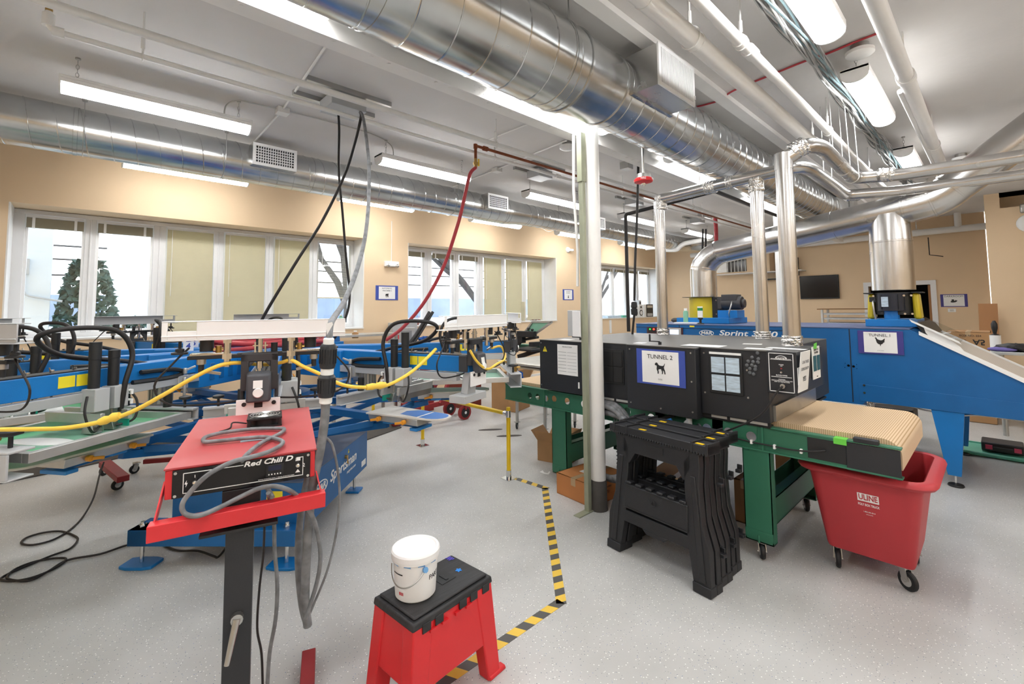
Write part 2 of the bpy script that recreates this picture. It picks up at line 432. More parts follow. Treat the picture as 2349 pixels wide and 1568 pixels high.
# ------------------------------------------------------------ column, beam, second column
def column(x, y, base):
    o = bpy.data.objects.new('column', None); C.objects.link(o); o.location = (x, y, 0); o['kind'] = 'structure'
    B().cyl((x, y, 0), (x, y, H), .057, 32).build('column_shaft', 'pipe_white', o)
    if base: B().lathe((x, y, 0), [(.068, 0), (.068, .004), (.064, .012), (.0625, .22), (.060, .225)], 32).build('base_wrap', 'mat_dark', o)
    return o
CX, CY = 2.965, 2.195
column(CX, CY, True); column(7.55, 2.2, False)
b = B().box(-4, 13, 2.36, 2.475, 3.0, 3.012).box(-4, 13, 2.36, 2.372, 3.012, 3.088).box(-4, 13, 2.463, 2.475, 3.012, 3.088).box(-4, 13, 2.372, 2.463, 3.076, 3.088).box(-4, 13, 2.40, 2.435, 3.088, H)
for i in range(60):      # rivet rows under the flange
    xx = -.6+i*.11
    if i % 4 != 3: b.lathe((xx, 2.395, 2.9965), [(.016, 0), (.012, .0035)], 10)
for xx in (1.95, 3.0, 6.7):
    for dx in (-.06, -.02, .02, .06):
        for z in (3.03, 3.065): b.cyl((xx+dx, 2.3585, z), (xx+dx, 2.362, z), .004, 6)
o = struct('beam', b, 'white_paint')
# green-grey strut standing beside the column
sx, sy = CX-.095, CY-.018+.05
b = B().box(sx-.02, sx+.02, sy-.02, sy+.02, 0, 2.95).box(sx-.03, sx+.03, sy-.024, sy+.024, 2.55, 2.95)
b.box(sx-.14, sx+.03, sy-.03, sy+.03, 0, .008)
o = struct('post_strut', b, 'olive_steel', bev=.002)
# ================================================================== lamps
def lamp(x0, x1, y, z, label, group, chain=True, cap=None):
    """wraparound fluorescent fixture, hung on two short chains"""
    o = thing('fluorescent_lamp', label, 'ceiling lamp', ((x0+x1)/2, y, z), group)
    hw = .085
    b = B().box(x0, x1, y-hw, y+hw, z+.085, z+.105).box(x0, x1, y-hw, y-hw+.006, z+.055, z+.085).box(x0, x1, y+hw-.006, y+hw, z+.055, z+.085)
    b.build('housing', 'white_enamel', o, .003)
    pr = [(y-hw*.98, z+.055)]+[(y-hw*.98*math.cos(a), z+.055-.055*math.sin(a)) for a in [PI*i/10 for i in range(1, 10)]]+[(y+hw*.98, z+.055)]
    b = B().prism([(x0+.012, yy, zz) for yy, zz in pr], (x1-x0-.024, 0, 0)); b.build('diffuser', 'lamp_glow', o, smooth=60)
    for xa in (x0, x1-.012):
        b = B().prism([(xa, yy, zz-.004 if 0 < i < 10 else zz) for i, (yy, zz) in enumerate(pr)]+[(xa, y+hw, z+.105), (xa, y-hw, z+.105)], (.012, 0, 0))
        b.build('end_cap', 'white_enamel', o)
    if chain:
        for xa in (x0+.09, x1-.09):
            b = B(); zc = z+.105; k = 0
            while zc < H-.03:
                ax = (1, 0, 0) if k % 2 else (0, 1, 0)
                pts = [V((xa, y, zc+.018))+V((.009*math.cos(t) if k % 2 else 0, 0 if k % 2 else .009*math.cos(t), .018*math.sin(t))) for t in [2*PI*i/10 for i in range(10)]]
                b.tube(pts, .002, 5, closed=True); zc += .03; k += 1
            b.cyl((xa, y, z+.1), (xa, y, z+.14), .003, 6).cyl((xa, y, H-.012), (xa, y, H), .016, 10)
            b.build('hanging_chain', 'steel', o)
    return o
row = [(-.18, 1.02), (2.24, 3.44), (4.46, 5.70), (6.83, 8.03), (9.2, 10.4)]
for k, (a, c) in enumerate(row):
    lamp(a, c, 4.45, 3.10, 'white hung fluorescent lamp, %s in the row left of the sprinkler pipes' % ('nearest', 'second', 'third', 'fourth', 'farthest')[k], 'lamps left of the sprinkler pipes')
lamp(-2.55, -1.35, 4.45, 3.10, 'white hung fluorescent lamp of the left row behind the viewer', 'lamps left of the sprinkler pipes')
for k, (a, c) in enumerate([(.25, 1.45), (2.6, 3.8), (4.98, 6.18), (7.30, 8.50), (9.68, 10.9)]):
    lamp(a, c, 6.35, 3.10, 'fluorescent lamp between the wall duct and the window wall, %s of five' % ('nearest', 'second', 'third', 'fourth', 'farthest')[k], 'lamps along the window wall', chain=False if 0 else True)
for k, (a, c) in enumerate([(-.35, .87), (2.03, 3.25), (4.40, 5.62), (6.75, 7.95)]):
    lamp(a, c, 2.255, 3.045, 'fluorescent lamp beside the big middle duct, %s of that row' % ('nearest', 'second', 'third', 'farthest')[k], 'lamps beside the middle duct')
for k, (a, c) in enumerate([(2.03, 3.25), (3.95, 5.15), (6.38, 7.58), (8.8, 10.0)]):
    lamp(a, c, .615, 3.14, 'bright fluorescent lamp on the right under the grey cable bundle, %s of four' % ('nearest', 'second', 'third', 'farthest')[k], 'lamps under the cable bundle')
for a in (-.4, -2.75):
    lamp(a, a+1.22, .615, 3.14, 'white fluorescent lamp of the right row near the viewer', 'lamps under the cable bundle')
for k, a in enumerate((-2.4, .2, 2.8, 5.4)):
    lamp(a, a+1.22, -1.9, 3.14, 'white fluorescent lamp over the right side of the shop', 'lamps over the right side')
    lamp(a, a+1.22, -3.9, 3.14, 'white fluorescent lamp by the side wall', 'lamps by the side wall')
lamp(-2.75, -1.5, 2.3, 3.045, 'white fluorescent lamp of the middle row behind the viewer', 'lamps beside the middle duct')

# ================================================================== ducts
def spiral(b, pts, r, pitch=.15, rib=.005, n=40):
    """round duct with a raised helical seam from a to b"""
    a, c = V(pts[0]), V(pts[1]); d = c-a; Ln = d.length; ax = d.normalized()
    b.cyl(a, c, r, n)
    e = V((0, 0, 1)) if abs(ax.z) < .9 else V((1, 0, 0)); u = (e-ax*e.dot(ax)).normalized(); v = ax.cross(u)
    turns = Ln/pitch; N = int(turns*24)
    b.tube([a+ax*(Ln*i/N)+u*(r*math.cos(2*PI*turns*i/N))+v*(r*math.sin(2*PI*turns*i/N)) for i in range(N+1)], rib, 5)
def band(b, c, ax, r, w_=.03, t=.004, n=40):
    ax = V(ax).normalized(); c = V(c)
    b.lathe(c-ax*w_/2, [(r, 0), (r+t, .002), (r+t, w_-.002), (r, w_)], n, ax)
def grille(o, x0, x1, y, z0, z1, nx, nz, lab):
    """register face looking towards -y"""
    b = B().box(x0-.03, x1+.03, y-.008, y, z0-.03, z0).box(x0-.03, x1+.03, y-.008, y, z1, z1+.03).box(x0-.03, x0, y-.008, y, z0, z1).box(x1, x1+.03, y-.008, y, z0, z1)
    for i in range(1, nx): xx = x0+(x1-x0)*i/nx; b.box(xx-.004, xx+.004, y-.006, y+.012, z0, z1)
    for i in range(1, nz): zz = z0+(z1-z0)*i/nz; b.box(x0, x1, y-.005, y+.010, zz-.004, zz+.004)
    g = b.build('grille', 'white_enamel', o)
    return g
dz, dy = 3.07, 1.84
o = thing('spiral_duct', 'large galvanised spiral duct crossing the ceiling above the white column', 'air duct', (2.5, dy, dz-.26))
b = B(); spiral(b, ((-4, dy, dz), (2.17, dy, dz)), .262, .215)
for x in (.9, 2.05): band(b, (x, dy, dz), (1, 0, 0), .262)
b.build('duct_run', 'galv', o)
b = B().loft([B.ring(b2, (2.17, dy, dz), (1, 0, 0), .262, 40) if 0 else None for b2 in ()] or None) if 0 else B().cyl((2.17, dy, dz), (2.62, dy, dz+.01), .262, 40, r2=.238)
band(b, (2.18, dy, dz), (1, 0, 0), .264, .02, .006); band(b, (2.60, dy, dz+.01), (1, 0, 0), .242, .02, .006)
b.build('reducer', 'galv', o)
b = B(); spiral(b, ((2.62, dy, dz+.01), (8.55, dy, dz+.01)), .238, .155)
for x in (4.35, 5.9, 6.0): band(b, (x, dy, dz+.01), (1, 0, 0), .238, .025)
b.build('duct_run', 'galv', o)
q = [(-.26, -.25), (.26, -.25), (.26, .25), (-.26, .25)]
b = B(); R0 = b.ring((8.55, dy, dz), (1, 0, 0), .24, 32, (0, 1, 0)); R1 = []
for i in range(32):
    t = 2*PI*i/32+0; c, s_ = math.cos(t), math.sin(t); k = .27/max(abs(c), abs(s_)); R1.append(b._v((9.0, dy+c*k, dz-.02-0+s_*k*-1 if 0 else dz+s_*k)))
b.loft([R0, R1]); b.box(9.0, 9.6, dy-.28, dy+.28, dz-.29, dz+.25); b.build('square_transition', 'galv', o)
b = B().box(2.66, 3.16, 1.43, 1.72, 2.99, 3.265); b.box(2.64, 3.18, 1.60, 1.64, 2.975, 2.992); b.build('register_box', 'duct_small', o)
b = B().box(2.655, 3.165, 1.418, 1.43, 2.985, 3.01).box(2.655, 3.165, 1.418, 1.43, 3.245, 3.27).box(2.655, 2.685, 1.418, 1.43, 3.01, 3.245).box(3.135, 3.165, 1.418, 1.43, 3.01, 3.245).box(2.685, 3.135, 1.428, 1.4299, 3.01, 3.245)
for i in range(1, 26): xx = 2.685+.45*i/26; b.box(xx-.003, xx+.006, 1.417, 1.43, 3.01, 3.245)
b.box(3.148, 3.156, 1.41, 1.42, 3.03, 3.06)
b.build('grille', 'white_enamel', o)
for x in (2.02, 5.95):
    b = B(); b.tube([(x, dy+.262*math.cos(t), dz+.262*math.sin(t)) for t in [PI*1.5*i/24-PI/4 for i in range(25)]], .004, 6)
    b.cyl((x, dy-.2, dz+.17), (x, dy-.2, H), .004, 6).cyl((x, dy+.2, dz+.17), (x, dy+.2, H), .004, 6).build('hanger', 'steel', o)

wy, wz = 5.47, 3.135
o = thing('spiral_duct', 'long galvanised spiral duct running along the window wall with white registers', 'air duct', (4, wy, wz-.205))
b = B(); spiral(b, ((-4, wy, wz), (5.0, wy, wz)), .205, .17)
for x in (-.1, 1.9, 4.95): band(b, (x, wy, wz), (1, 0, 0), .205)
b.build('duct_run', 'galv', o)
B().cyl((5.0, wy, wz), (5.42, wy, wz+.01), .205, 36, r2=.18).build('reducer', 'galv', o)
b = B(); spiral(b, ((5.42, wy, wz+.01), (10.9, wy, wz+.01)), .18, .15)
for x in (5.45, 5.62, 6.9, 8.4): band(b, (x, wy, wz+.01), (1, 0, 0), .18)
b.build('duct_run', 'galv', o)
b = B(); pts = [(10.9, wy, wz+.01), (11.3, wy-.05, wz+.01), (11.55, wy-.3, wz+.01), (11.6, wy-.6, wz+.01)]
b.tube(smoothpath(pts, 6), .18, 28)
b.build('elbow', 'galv', o)
for x0, x1, nx in ((1.25, 1.62, 16), (4.42, 4.77, 12), (7.05, 7.35, 10)):
    yy = 5.18
    b = B().box(x0-.03, x1+.03, yy, wy-.12, 3.06, 3.29).box(x0-.08, x1-.02, yy+.14, wy-.15, 3.03, 3.06); b.build('register_box', 'duct_small', o)
    B().box(x0, x1, yy-.001, yy+.0005, 3.09, 3.26).build('opening', 'black', o)
    grille(o, x0, x1, yy-.002, 3.09, 3.26, nx, 6, '')
for x in (-.05, 1.0, 2.55, 3.9, 6.1, 8.7):
    b = B().tube([(x, wy+.208*math.cos(t), wz+.208*math.sin(t)) for t in [PI+PI*i/16 for i in range(17)]], .003, 5)
    b.cyl((x, wy-.208, wz), (x, wy-.208, H-.02), .003, 5).cyl((x, wy+.208, wz), (x, wy+.208, H-.02), .003, 5)
    b.cyl((x, wy-.208, H-.03), (x, wy-.208, H), .018, 8).build('hanger', 'steel', o)

# ---------------------------------------------------------------- thin exhaust stacks of the near dryer
R4 = .053
def foil_wrap(o, p, ax, r, w_):
    b = B(); ax = V(ax).normalized(); n = 28; rs = []
    for k in range(9):
        rr = r+.006+(.004 if k % 2 else 0)*random.random(); c = V(p)+ax*(w_*(k/8-.5)); R = b.ring(c, ax, rr, n)
        for v in R: v.co += V((random.uniform(-1, 1), random.uniform(-1, 1), random.uniform(-1, 1)))*.003
        rs.append(R)
    return b.loft(rs).build('foil_tape', 'foil', o, smooth=15)
o = thing('exhaust_duct', 'thin galvanised exhaust duct with two risers from the rear of the black dryer', 'exhaust duct', (4.31, 2.35, 1.265))
B().cyl((4.31, 2.35, 1.265), (4.31, 2.35, 2.60), R4, 28).build('riser', 'duct_small', o)
B().cyl((4.24, 1.39, 1.265), (4.24, 1.39, 2.64), R4, 28).build('riser', 'duct_small', o)
hp = bendpath([(4.31, 2.35, 2.58), (4.31, 2.35, 2.66), (4.25, 1.39, 2.685), (4.22, 1.06, 2.69), (4.40, 1.02, 2.69), (5.72, 1.03, 2.69), (5.95, .60, 2.69), (6.15, -2.0, 2.69)], .10)
B().tube(hp, R4, 28).build('header', 'duct_small', o)
for p, ax, w_ in (((4.31, 2.35, 1.30), (0, 0, 1), .07), ((4.24, 1.39, 1.30), (0, 0, 1), .07), ((4.31, 2.33, 2.62), (0, 0, 1), .14), ((4.28, 1.80, 2.674), (0, 1, 0), .10), ((4.27, 1.62, 2.679), (0, 1, 0), .06), ((4.24, 1.39, 2.60), (0, 0, 1), .12), ((5.78, .98, 2.69), (1, -1, 0), .12)):
    foil_wrap(o, p, ax, R4, w_)
for x, y in ((4.27, 1.9), (5.2, 1.03), (4.9, 1.03)): B().cyl((x, y, 2.69), (x, y, H), .004, 6).build('hanger_wire', 'pipe_white', o)
o = thing('exhaust_duct', 'thin galvanised exhaust duct rising from the blower end of the black dryer', 'exhaust duct', (3.55, .98, 1.265))
B().cyl((3.55, .98, 1.265), (3.55, .98, 2.56), .055, 28).build('riser', 'duct_small', o)
b = B().cyl((3.55, .98, 2.50), (3.55, .98, 2.615), .058, 28); b.build('riser_cap', 'duct_small', o)
hp = bendpath([(3.55, .98, 2.57), (3.62, .86, 2.665), (3.84, .815, 2.69), (5.02, .835, 2.69), (5.20, .52, 2.69), (5.45, -2.0, 2.69)], .09)
B().tube(hp, R4, 28).build('header', 'duct_small', o)
for p, ax, w_ in (((3.55, .98, 1.305), (0, 0, 1), .08), ((3.60, .90, 2.64), (.5, -1, .6), .10), ((5.10, .62, 2.69), (.4, -1, 0), .10)): foil_wrap(o, p, ax, .055, w_)
for x in (4.6, 4.95):
    b = B().tube([(x, .835+.055*math.cos(t), 2.69+.055*math.sin(t)) for t in [PI+PI*i/12 for i in range(13)]], .004, 6)
    b.cyl((x, .78, 2.69), (x, .80, H), .003, 6).cyl((x, .89, 2.69), (x, .90, H), .003, 6).build('hanger_wire', 'pipe_white', o)

# ---------------------------------------------------------------- big exhaust of the blue dryer
RB = .155
o = thing('exhaust_duct', 'fat shiny exhaust duct joining both blowers of the blue dryer and climbing right', 'exhaust duct', (6.1, 2.7, 1.68))
B().cyl((6.1, 2.71, 1.675), (6.1, 2.71, 2.06), .165, 36).build('riser', 'duct_small', o)
b = B().tube([(6.1, 2.71, 2.03), (6.1, 2.69, 2.10), (6.1, 2.60, 2.20), (6.1, 2.48, 2.27)], [.167, .165, .16, RB], 36)
band(b, (6.1, 2.70, 2.07), (0, -.15, 1), .165, .02); band(b, (6.1, 2.50, 2.26), (0, -1, .35), RB, .02); b.build('elbow', 'duct_small', o)
b = B().cyl((6.1, 2.50, 2.262), (6.1, .52, 2.545), RB, 40)
for y in (1.22, .62): band(b, (6.1, y, 2.545-(y-.52)*.143), (0, -1, .143), RB, .022)
b.build('duct_run', 'duct_small', o)
b = B().tube(bendpath([(6.1, .56, 2.54), (6.1, .40, 2.57), (6.1, .30, 2.62), (6.1, .22, 2.69)], .06), RB+.006, 40)
for p, ax in (((6.1, .41, 2.57), (0, -1, .3)), ((6.1, .25, 2.67), (0, -1, .8))): band(b, p, ax, RB+.006, .02, .005)
b.build('elbow', 'duct_small', o)
b = B().cyl((6.1, .23, 2.68), (6.1, -.45, 3.22), RB+.004, 40); band(b, (6.1, -.22, 3.037), (0, -.68, .54), RB, .03); b.build('duct_run', 'duct_small', o)
b = B().cyl((6.1, .735, 1.70), (6.1, .735, 2.20), .178, 40); band(b, (6.1, .735, 2.2), (0, 0, 1), .178, .02, .003)
b.cyl((6.1, .735, 2.2), (6.1, .735, 2.48), .178, 40, r2=.165); b.build('riser', 'duct_small', o)
# ================================================================== pipes
def pipe(name, label, cat, pts, r, m, rods=(), group=None, fit=(), bend=.06, n=16):
    P = bendpath(pts, bend) if len(pts) > 2 else pts
    o = thing(name, label, cat, V(pts[0]), group)
    B().tube(P, r, n).build('pipe_run', m, o)
    for (x, y, z) in rods:
        b = B().cyl((x, y, z+r), (x, y, H), .006, 8).cyl((x, y, z+r+.03), (x, y, z+r+.10), .011, 8)
        b.tube([(x, y+(r+.004)*math.cos(t), z+(r+.012)*math.sin(t)) for t in [2*PI*i/20 for i in range(20)]], .004, 5, closed=True)
        b.build('hanger_rod', m if m != 'copper' else 'pipe_white', o)
    for p, q, rr in fit: B().cyl(p, q, rr, 18).build('coupling', m, o)
    return o
za, ya = 3.10, 3.485
pp = pipe('sprinkler_pipe', 'thin white sprinkler pipe with an upturned brass head at its near end', 'pipe', [(-.195, ya, za+.10), (-.195, ya, za), (12.6, ya, za)], .0165, 'pipe_white',
     rods=[(.21, ya, za), (3.05, ya, za), (5.4, ya, za), (7.9, ya, za)], fit=[((-.195, ya, za+.02), (-.195, ya, za+.085), .027), ((-.18, ya, za), (-.13, ya, za), .027), ((4.0, ya, za), (4.07, ya, za), .027), ((6.4, ya, za), (6.47, ya, za), .027)])
B().lathe((-.195, ya, za+.085), [(.016, 0), (.016, .03), (.008, .035), (.008, .06), (.022, .062), (.022, .066)], 14).build('sprinkler_head', 'brass', pp)
pipe('sprinkler_pipe', 'white sprinkler main running beside the thinner pipe left of the beam', 'pipe', [(-4, 3.235, 3.125), (12.5, 3.235, 3.125)], .024, 'pipe_white', rods=[(2.85, 3.235, 3.125), (7.0, 3.235, 3.125)])
pipe('water_pipe', 'thickest white pipe on the ceiling, right of the big duct', 'pipe', [(-4, 1.10, 3.05), (9.3, 1.10, 3.05)], .052, 'pipe_white', rods=[(2.42, 1.10, 3.05), (4.9, 1.10, 3.05), (7.3, 1.10, 3.05)],
     fit=[((1.93, 1.1, 3.05), (1.945, 1.1, 3.05), .056), ((2.48, 1.1, 3.05), (2.495, 1.1, 3.05), .056)])
pipe('water_pipe', 'medium white pipe right of the thickest white pipe, with two joined couplings', 'pipe', [(-4, .945, 3.08), (9.0, .945, 3.08)], .032, 'pipe_white', rods=[(2.74, .945, 3.08), (4.72, .945, 3.08), (6.6, .945, 3.08)],
     fit=[((2.70, .945, 3.08), (2.76, .945, 3.08), .039), ((2.84, .945, 3.08), (2.93, .945, 3.08), .040)])
pipe('water_pipe', 'white pipe farthest right on the ceiling, bare ceiling beyond it', 'pipe', [(-4, .345, 3.08), (7.3, .345, 3.08)], .045, 'pipe_white', rods=[(3.95, .345, 3.08), (5.9, .345, 3.08)], fit=[((3.97, .345, 3.08), (4.03, .345, 3.08), .054)])
pipe('water_pipe', 'slim white pipe right beside the farthest right ceiling pipe', 'pipe', [(4.2, .40, 3.07), (7.3, .40, 3.07)], .018, 'pipe_white')
cp = pipe('copper_pipe', 'brown copper air line along the sprinkler pipes ending above the red hose', 'pipe', [(2.76, 3.44, 3.02), (2.76, 3.44, 3.15), (12.3, 3.385, 3.15)], .0145, 'copper', fit=[((2.86, 3.44, 3.15), (2.91, 3.44, 3.15), .024), ((2.76, 3.44, 3.12), (2.76, 3.44, 3.165), .02)], bend=.02)
b = B().cyl((2.76, 3.44, 2.93), (2.76, 3.44, 3.02), .016, 12).cyl((2.76, 3.44, 2.96), (2.76, 3.44, 2.985), .024, 8); b.build('valve', 'brass', cp)
B().cbox((2.79, 3.43, 2.985), (.012, .012, .07)).build('valve_handle', 'yellow', cp)
# gas pipe frame behind the black dryer
gy = 2.95
pipe('gas_pipe', 'black steel gas pipe rising behind the black dryer and turning towards the ceiling', 'pipe', [tuple(at(1442, 760, x=4.75)), tuple(at(1435, 492, x=4.75)), tuple(at(1640, 438, x=4.75)), tuple(V((8.3, at(1640, 438, x=4.75).y, at(1640, 438, x=4.75).z)))], .021, 'cable_black', bend=.03)
# far wall pipes
q = at(1850, 558, x=12.75); q2 = at(2262, 516, x=12.75)
pipe('water_pipe', 'cream pipe along the top of the far wall with a tee to the ceiling', 'pipe', [(12.75, 6.0, 3.02), (12.75, .03, 3.06)], .065, 'pipe_white', rods=[(12.75, 1.1, 3.06), (12.75, 2.9, 3.05)])
B().cyl((12.75, .47, 3.06), (12.75, .47, H), .055, 20).build('tee', 'pipe_white', C.objects[-1] if 0 else [x for x in C.objects if x.get('label', '').startswith('cream pipe')][0])
pts = [at(1482, 569, x=10.6), at(1500, 567, x=10.6), at(1512, 567, x=10.6), at(1530, 573, x=10.6), at(1552, 573, x=10.6), at(1562, 563, x=10.6), at(1570, 558, x=10.6), at(1640, 545, x=10.6)]
pipe('drain_pipe', 'white insulated pipe dipping under the far end of the window-wall duct', 'pipe', [tuple(p) for p in pts], .055, 'pipe_white', bend=.05)
# conduits on the ceiling left, with junction boxes
def conduit(label, pts, r=.010, m='pipe_white', box=None, group='conduits on the left ceiling'):
    o = thing('conduit', label, 'conduit', V(pts[0]), group); B().tube(smoothpath(pts, 6) if m == 'steel' else pts, r, 8).build('tube', m, o)
    if box: p = V(box); B().box(p.x-.05, p.x+.05, p.y-.05, p.y+.05, H-.055, H).build('junction_box', 'pipe_white', o, .004)
    return o
zc = H-.015
ja = at(648, 252, z=zc)
conduit('white conduit crossing the ceiling to the junction box above the nearest register', [tuple(at(800, 30, z=zc)), tuple(ja), tuple(at(575, 335, z=zc))], box=ja)
conduit('thin steel conduit looping from that junction box to the nearest left lamp', [tuple(ja), tuple(at(585, 238, z=zc)), tuple(at(545, 230, z=zc)), (.83, 4.42, 3.30), (.82, 4.44, 3.2)], .006, 'steel')
conduit('thin steel conduit running from the junction box to the second left lamp', [tuple(ja), tuple(at(790, 288, z=zc)), tuple(at(860, 310, z=zc)), tuple(at(898, 335, z=zc)), (2.42, 4.45, 3.2)], .006, 'steel')
jb = at(1140, 388, z=zc)
conduit('white conduit from the window-wall duct over the third left lamp to the beam', [tuple(at(1040, 428, z=zc)), tuple(jb), tuple(at(1300, 322, z=zc))], box=jb)
conduit('thin white conduit crossing behind the red hose to the beam', [tuple(at(1110, 325, z=zc)), tuple(at(1210, 285, z=zc))], .007)
o = conduit('white conduit drop on the column ending in the grey disconnect box', [(CX-.115, CY+.09, 2.95), (CX-.115, CY+.10, 2.5), (CX-.09, CY+.09, 2.0), (CX-.10, CY+.09, 1.72)], .011, group=None)
# electrical boxes hung from the ceiling
def drop_box(px, py, s, label):
    p = at(px, py, z=H-.14)
    o = thing('electrical_box', label, 'electrical box', (p.x, p.y, H-.14), 'grey ceiling boxes')
    B().box(p.x-.15*s, p.x+.15*s, p.y-.13*s, p.y+.13*s, H-.14, H-.04).build('box_body', 'grey_paint', o, .004)
    for dy_ in (-.16, .16): B().box(p.x-.36*s, p.x+.36*s, p.y+dy_-.02, p.y+dy_+.02, H-.04, H).build('strut_channel', 'steel', o)
    return p
EB = drop_box(787, 258, 1.0, 'grey ceiling box the three thick black cables hang from')
drop_box(1238, 410, .85, 'grey ceiling box just left of the white column')
drop_box(1455, 470, .8, 'grey ceiling box seen past the black hanging cable')
drop_box(1600, 512, .8, 'farthest grey ceiling box, above the fat duct elbow')
p = at(1437, 383, z=H-.06); o = thing('electrical_box', 'small galvanised box under the ceiling right of the column', 'electrical box', p, 'grey ceiling boxes')
B().box(p.x-.06, p.x+.06, p.y-.06, p.y+.06, H-.09, H).build('box_body', 'steel', o, .003)
# smoke detectors
for px, py, lab in ((1973, 128, 'round white smoke detector beside the red wire, right of the cable bundle'), (2205, 368, 'small white smoke detector behind the farthest right ceiling pipe'), (1301, 342, 'white smoke detector left of the column under the beam')):
    p = at(px, py, z=H-.08)
    o = thing('smoke_detector', lab, 'smoke detector', (p.x, p.y, H-.09), 'smoke detectors')
    B().cyl((p.x, p.y, H-.045), (p.x, p.y, H), .055, 20).build('mounting_box', 'steel', o)
    B().lathe((p.x, p.y, H-.09), [(.03, 0), (.065, .008), (.085, .022), (.085, .045)], 28).build('detector_head', 'white_plastic', o)
# fire alarm strobe
p = at(1476, 418, y=2.0)
o = thing('fire_strobe', 'red ceiling fire strobe hanging on a rod behind the duct', 'fire alarm', p)
B().cyl((p.x, p.y, p.z+.06), (p.x, p.y, H), .011, 10).build('rod', 'steel', o)
B().lathe((p.x, p.y, p.z-.01), [(.03, 0), (.075, .012), (.080, .03), (.07, .042)], 28).build('red_ring', 'red_plastic', o)
B().lathe((p.x, p.y, p.z-.035), [(.012, 0), (.02, .012), (.02, .03)], 14).build('lens', 'chrome', o)
B().lathe((p.x, p.y, p.z+.032), [(.065, 0), (.06, .035), (.03, .04)], 20).build('mounting_cap', 'steel', o)
for a in (-2.6, -1.4): text('FIRE', o, (p.x+.0805*math.cos(a), p.y+.0805*math.sin(a), p.z+.016), (-math.sin(a), math.cos(a), 0), (0, 0, 1), .024, 'white_plastic', bold=.01)
# red fire-alarm cable across the ceiling
rc = [at(*q, z=H-.012) for q in ((1592, 246), (1618, 240), (1650, 230), (1672, 214), (1700, 200), (1790, 163), (1850, 139), (1900, 122), (1960, 97), (2022, 73))]
tag(B().tube(smoothpath(rc, 5), .008, 8).build('alarm_cable', 'red_hose'), 'red alarm cable stapled across the right ceiling', 'cable')
rc = [at(*q, z=H-.012) for q in ((2112, 225), (2124, 250), (2134, 285), (2150, 330), (2170, 385))]
tag(B().tube(smoothpath(rc, 5), .007, 8).build('alarm_cable', 'red_hose'), 'red alarm cable following the farthest right ceiling pipe', 'cable')
# bundle of grey data cables
b = B()
for k in range(22):
    y0, z0 = .775+random.uniform(-.06, .06), 3.27+random.uniform(-.05, .06); ph = random.random()*6; fr = random.uniform(2.5, 5)
    P = []
    for i in range(90):
        x = .9+i*.085; sq = 1 if int(x*1.2) % 2 else .6
        P.append((x, .775+(y0-.775)*(.5+.5*abs(math.sin(x*1.7)))*1.1+.022*math.sin(fr*x+ph), z0+.018*math.cos(fr*1.3*x+ph)-(.015 if k % 3 else 0)))
    b.tube(P, .0065, 5)
o = b.build('cable_bundle', 'pm_cable' if 'pm_cable' in M else 'cable_bundle_grey' if 'cable_bundle_grey' in M else pm('cable_bundle_grey', 'a3a3a0', .55, var=.3, scale=5))
tag(o, 'tangled bundle of grey data cables along the right ceiling', 'cable bundle')
b = B()
for k in range(5):
    ph = random.random()*6; b.tube([(.9+i*.085, .775+.05*math.sin(2.3*(i*.085)+ph), 3.24+.03*math.cos(1.9*i*.085+ph)) for i in range(90)], .0065, 5)
b.build('teal_cables', pm('cable_teal', '6f8488', .5), o)
# ================================================================== black belt dryer (TUNNEL 2)
def plate_holes(b, x, y0, y1, z0, z1, holes):
    """upright plate at x with round holes (y, z, r)"""
    hs = sorted(holes); cell = []; 
    for (y, z, r) in hs: cell.append((y-r*1.15, y+r*1.15, y, z, r))
    cur = y0
    def quad(a, c, p, q):
        if c-a > 1e-5 and q-p > 1e-5: b.face([(x, a, p), (x, c, p), (x, c, q), (x, a, q)])
    for a, c, y, z, r in cell:
        quad(cur, a, z0, z1); zb, zt = z-r*1.15, z+r*1.15; quad(a, c, z0, zb); quad(a, c, zt, z1); cur = c
        n = 32; out = []; inn = []
        for i in range(n):
            t = 2*PI*i/n+PI/4; co, si = math.cos(t), math.sin(t); k = 1/max(abs(co), abs(si))
            out.append((x, y+co*k*r*1.15, z+si*k*r*1.15)); inn.append((x, y+co*r, z+si*r))
        for i in range(n):
            j = (i+1) % n; b.face([out[i], out[j], inn[j], inn[i]])
    quad(cur, y1, z0, z1)
    bmesh.ops.remove_doubles(b.bm, verts=b.bm.verts, dist=1e-5)
XR, XT, XF = 3.09, 3.02, 4.10
def yx(px, py, x=XR): return at(px, py, x=x).y
dr = thing('belt_dryer', 'long black tunnel dryer on green legs with a tan belt and TUNNEL 2 sign', 'conveyor dryer', (3.6, 2.0, 0))
zr0, zr1 = .665, .805
b = B(); hl = [(yx(px, 1000), .735, .031) for px in (1495.7, 1536, 1578.6, 1623, 1672, 1723.5)]+[(2.0, .75, .031), (2.135, .755, .031), (2.30, .745, .030), (2.42, .745, .030), (2.60, .745, .028), (2.75, .745, .028)]+[(3.19*.957, .735, .027), (3.085*.957, .735, .027), (2.975*.957, .735, .027)]
hl = [(y, z, min(r, .03)) for y, z, r in hl]
plate_holes(b, XR, .60, 3.39, zr0, zr1, hl)
o = b.build('front_rail', 'green', dr, smooth=0); sd = o.modifiers.new('s', 'SOLIDIFY'); sd.thickness = .004
b = B().box(XR-.012, XR+.035, .38, 3.39, zr1, zr1+.008).box(XR-.012, XR+.035, .38, 3.39, zr0-.008, zr0)
b.box(XR-.012, XR+.004, 1.035, 1.043, zr0, zr1).box(XR-.012, XR+.004, 2.86, 2.868, zr0, zr1).box(XR-.004, XR+.004, .60, .80, zr0, zr1)
b.build('rail_flange', 'green_lit', dr)
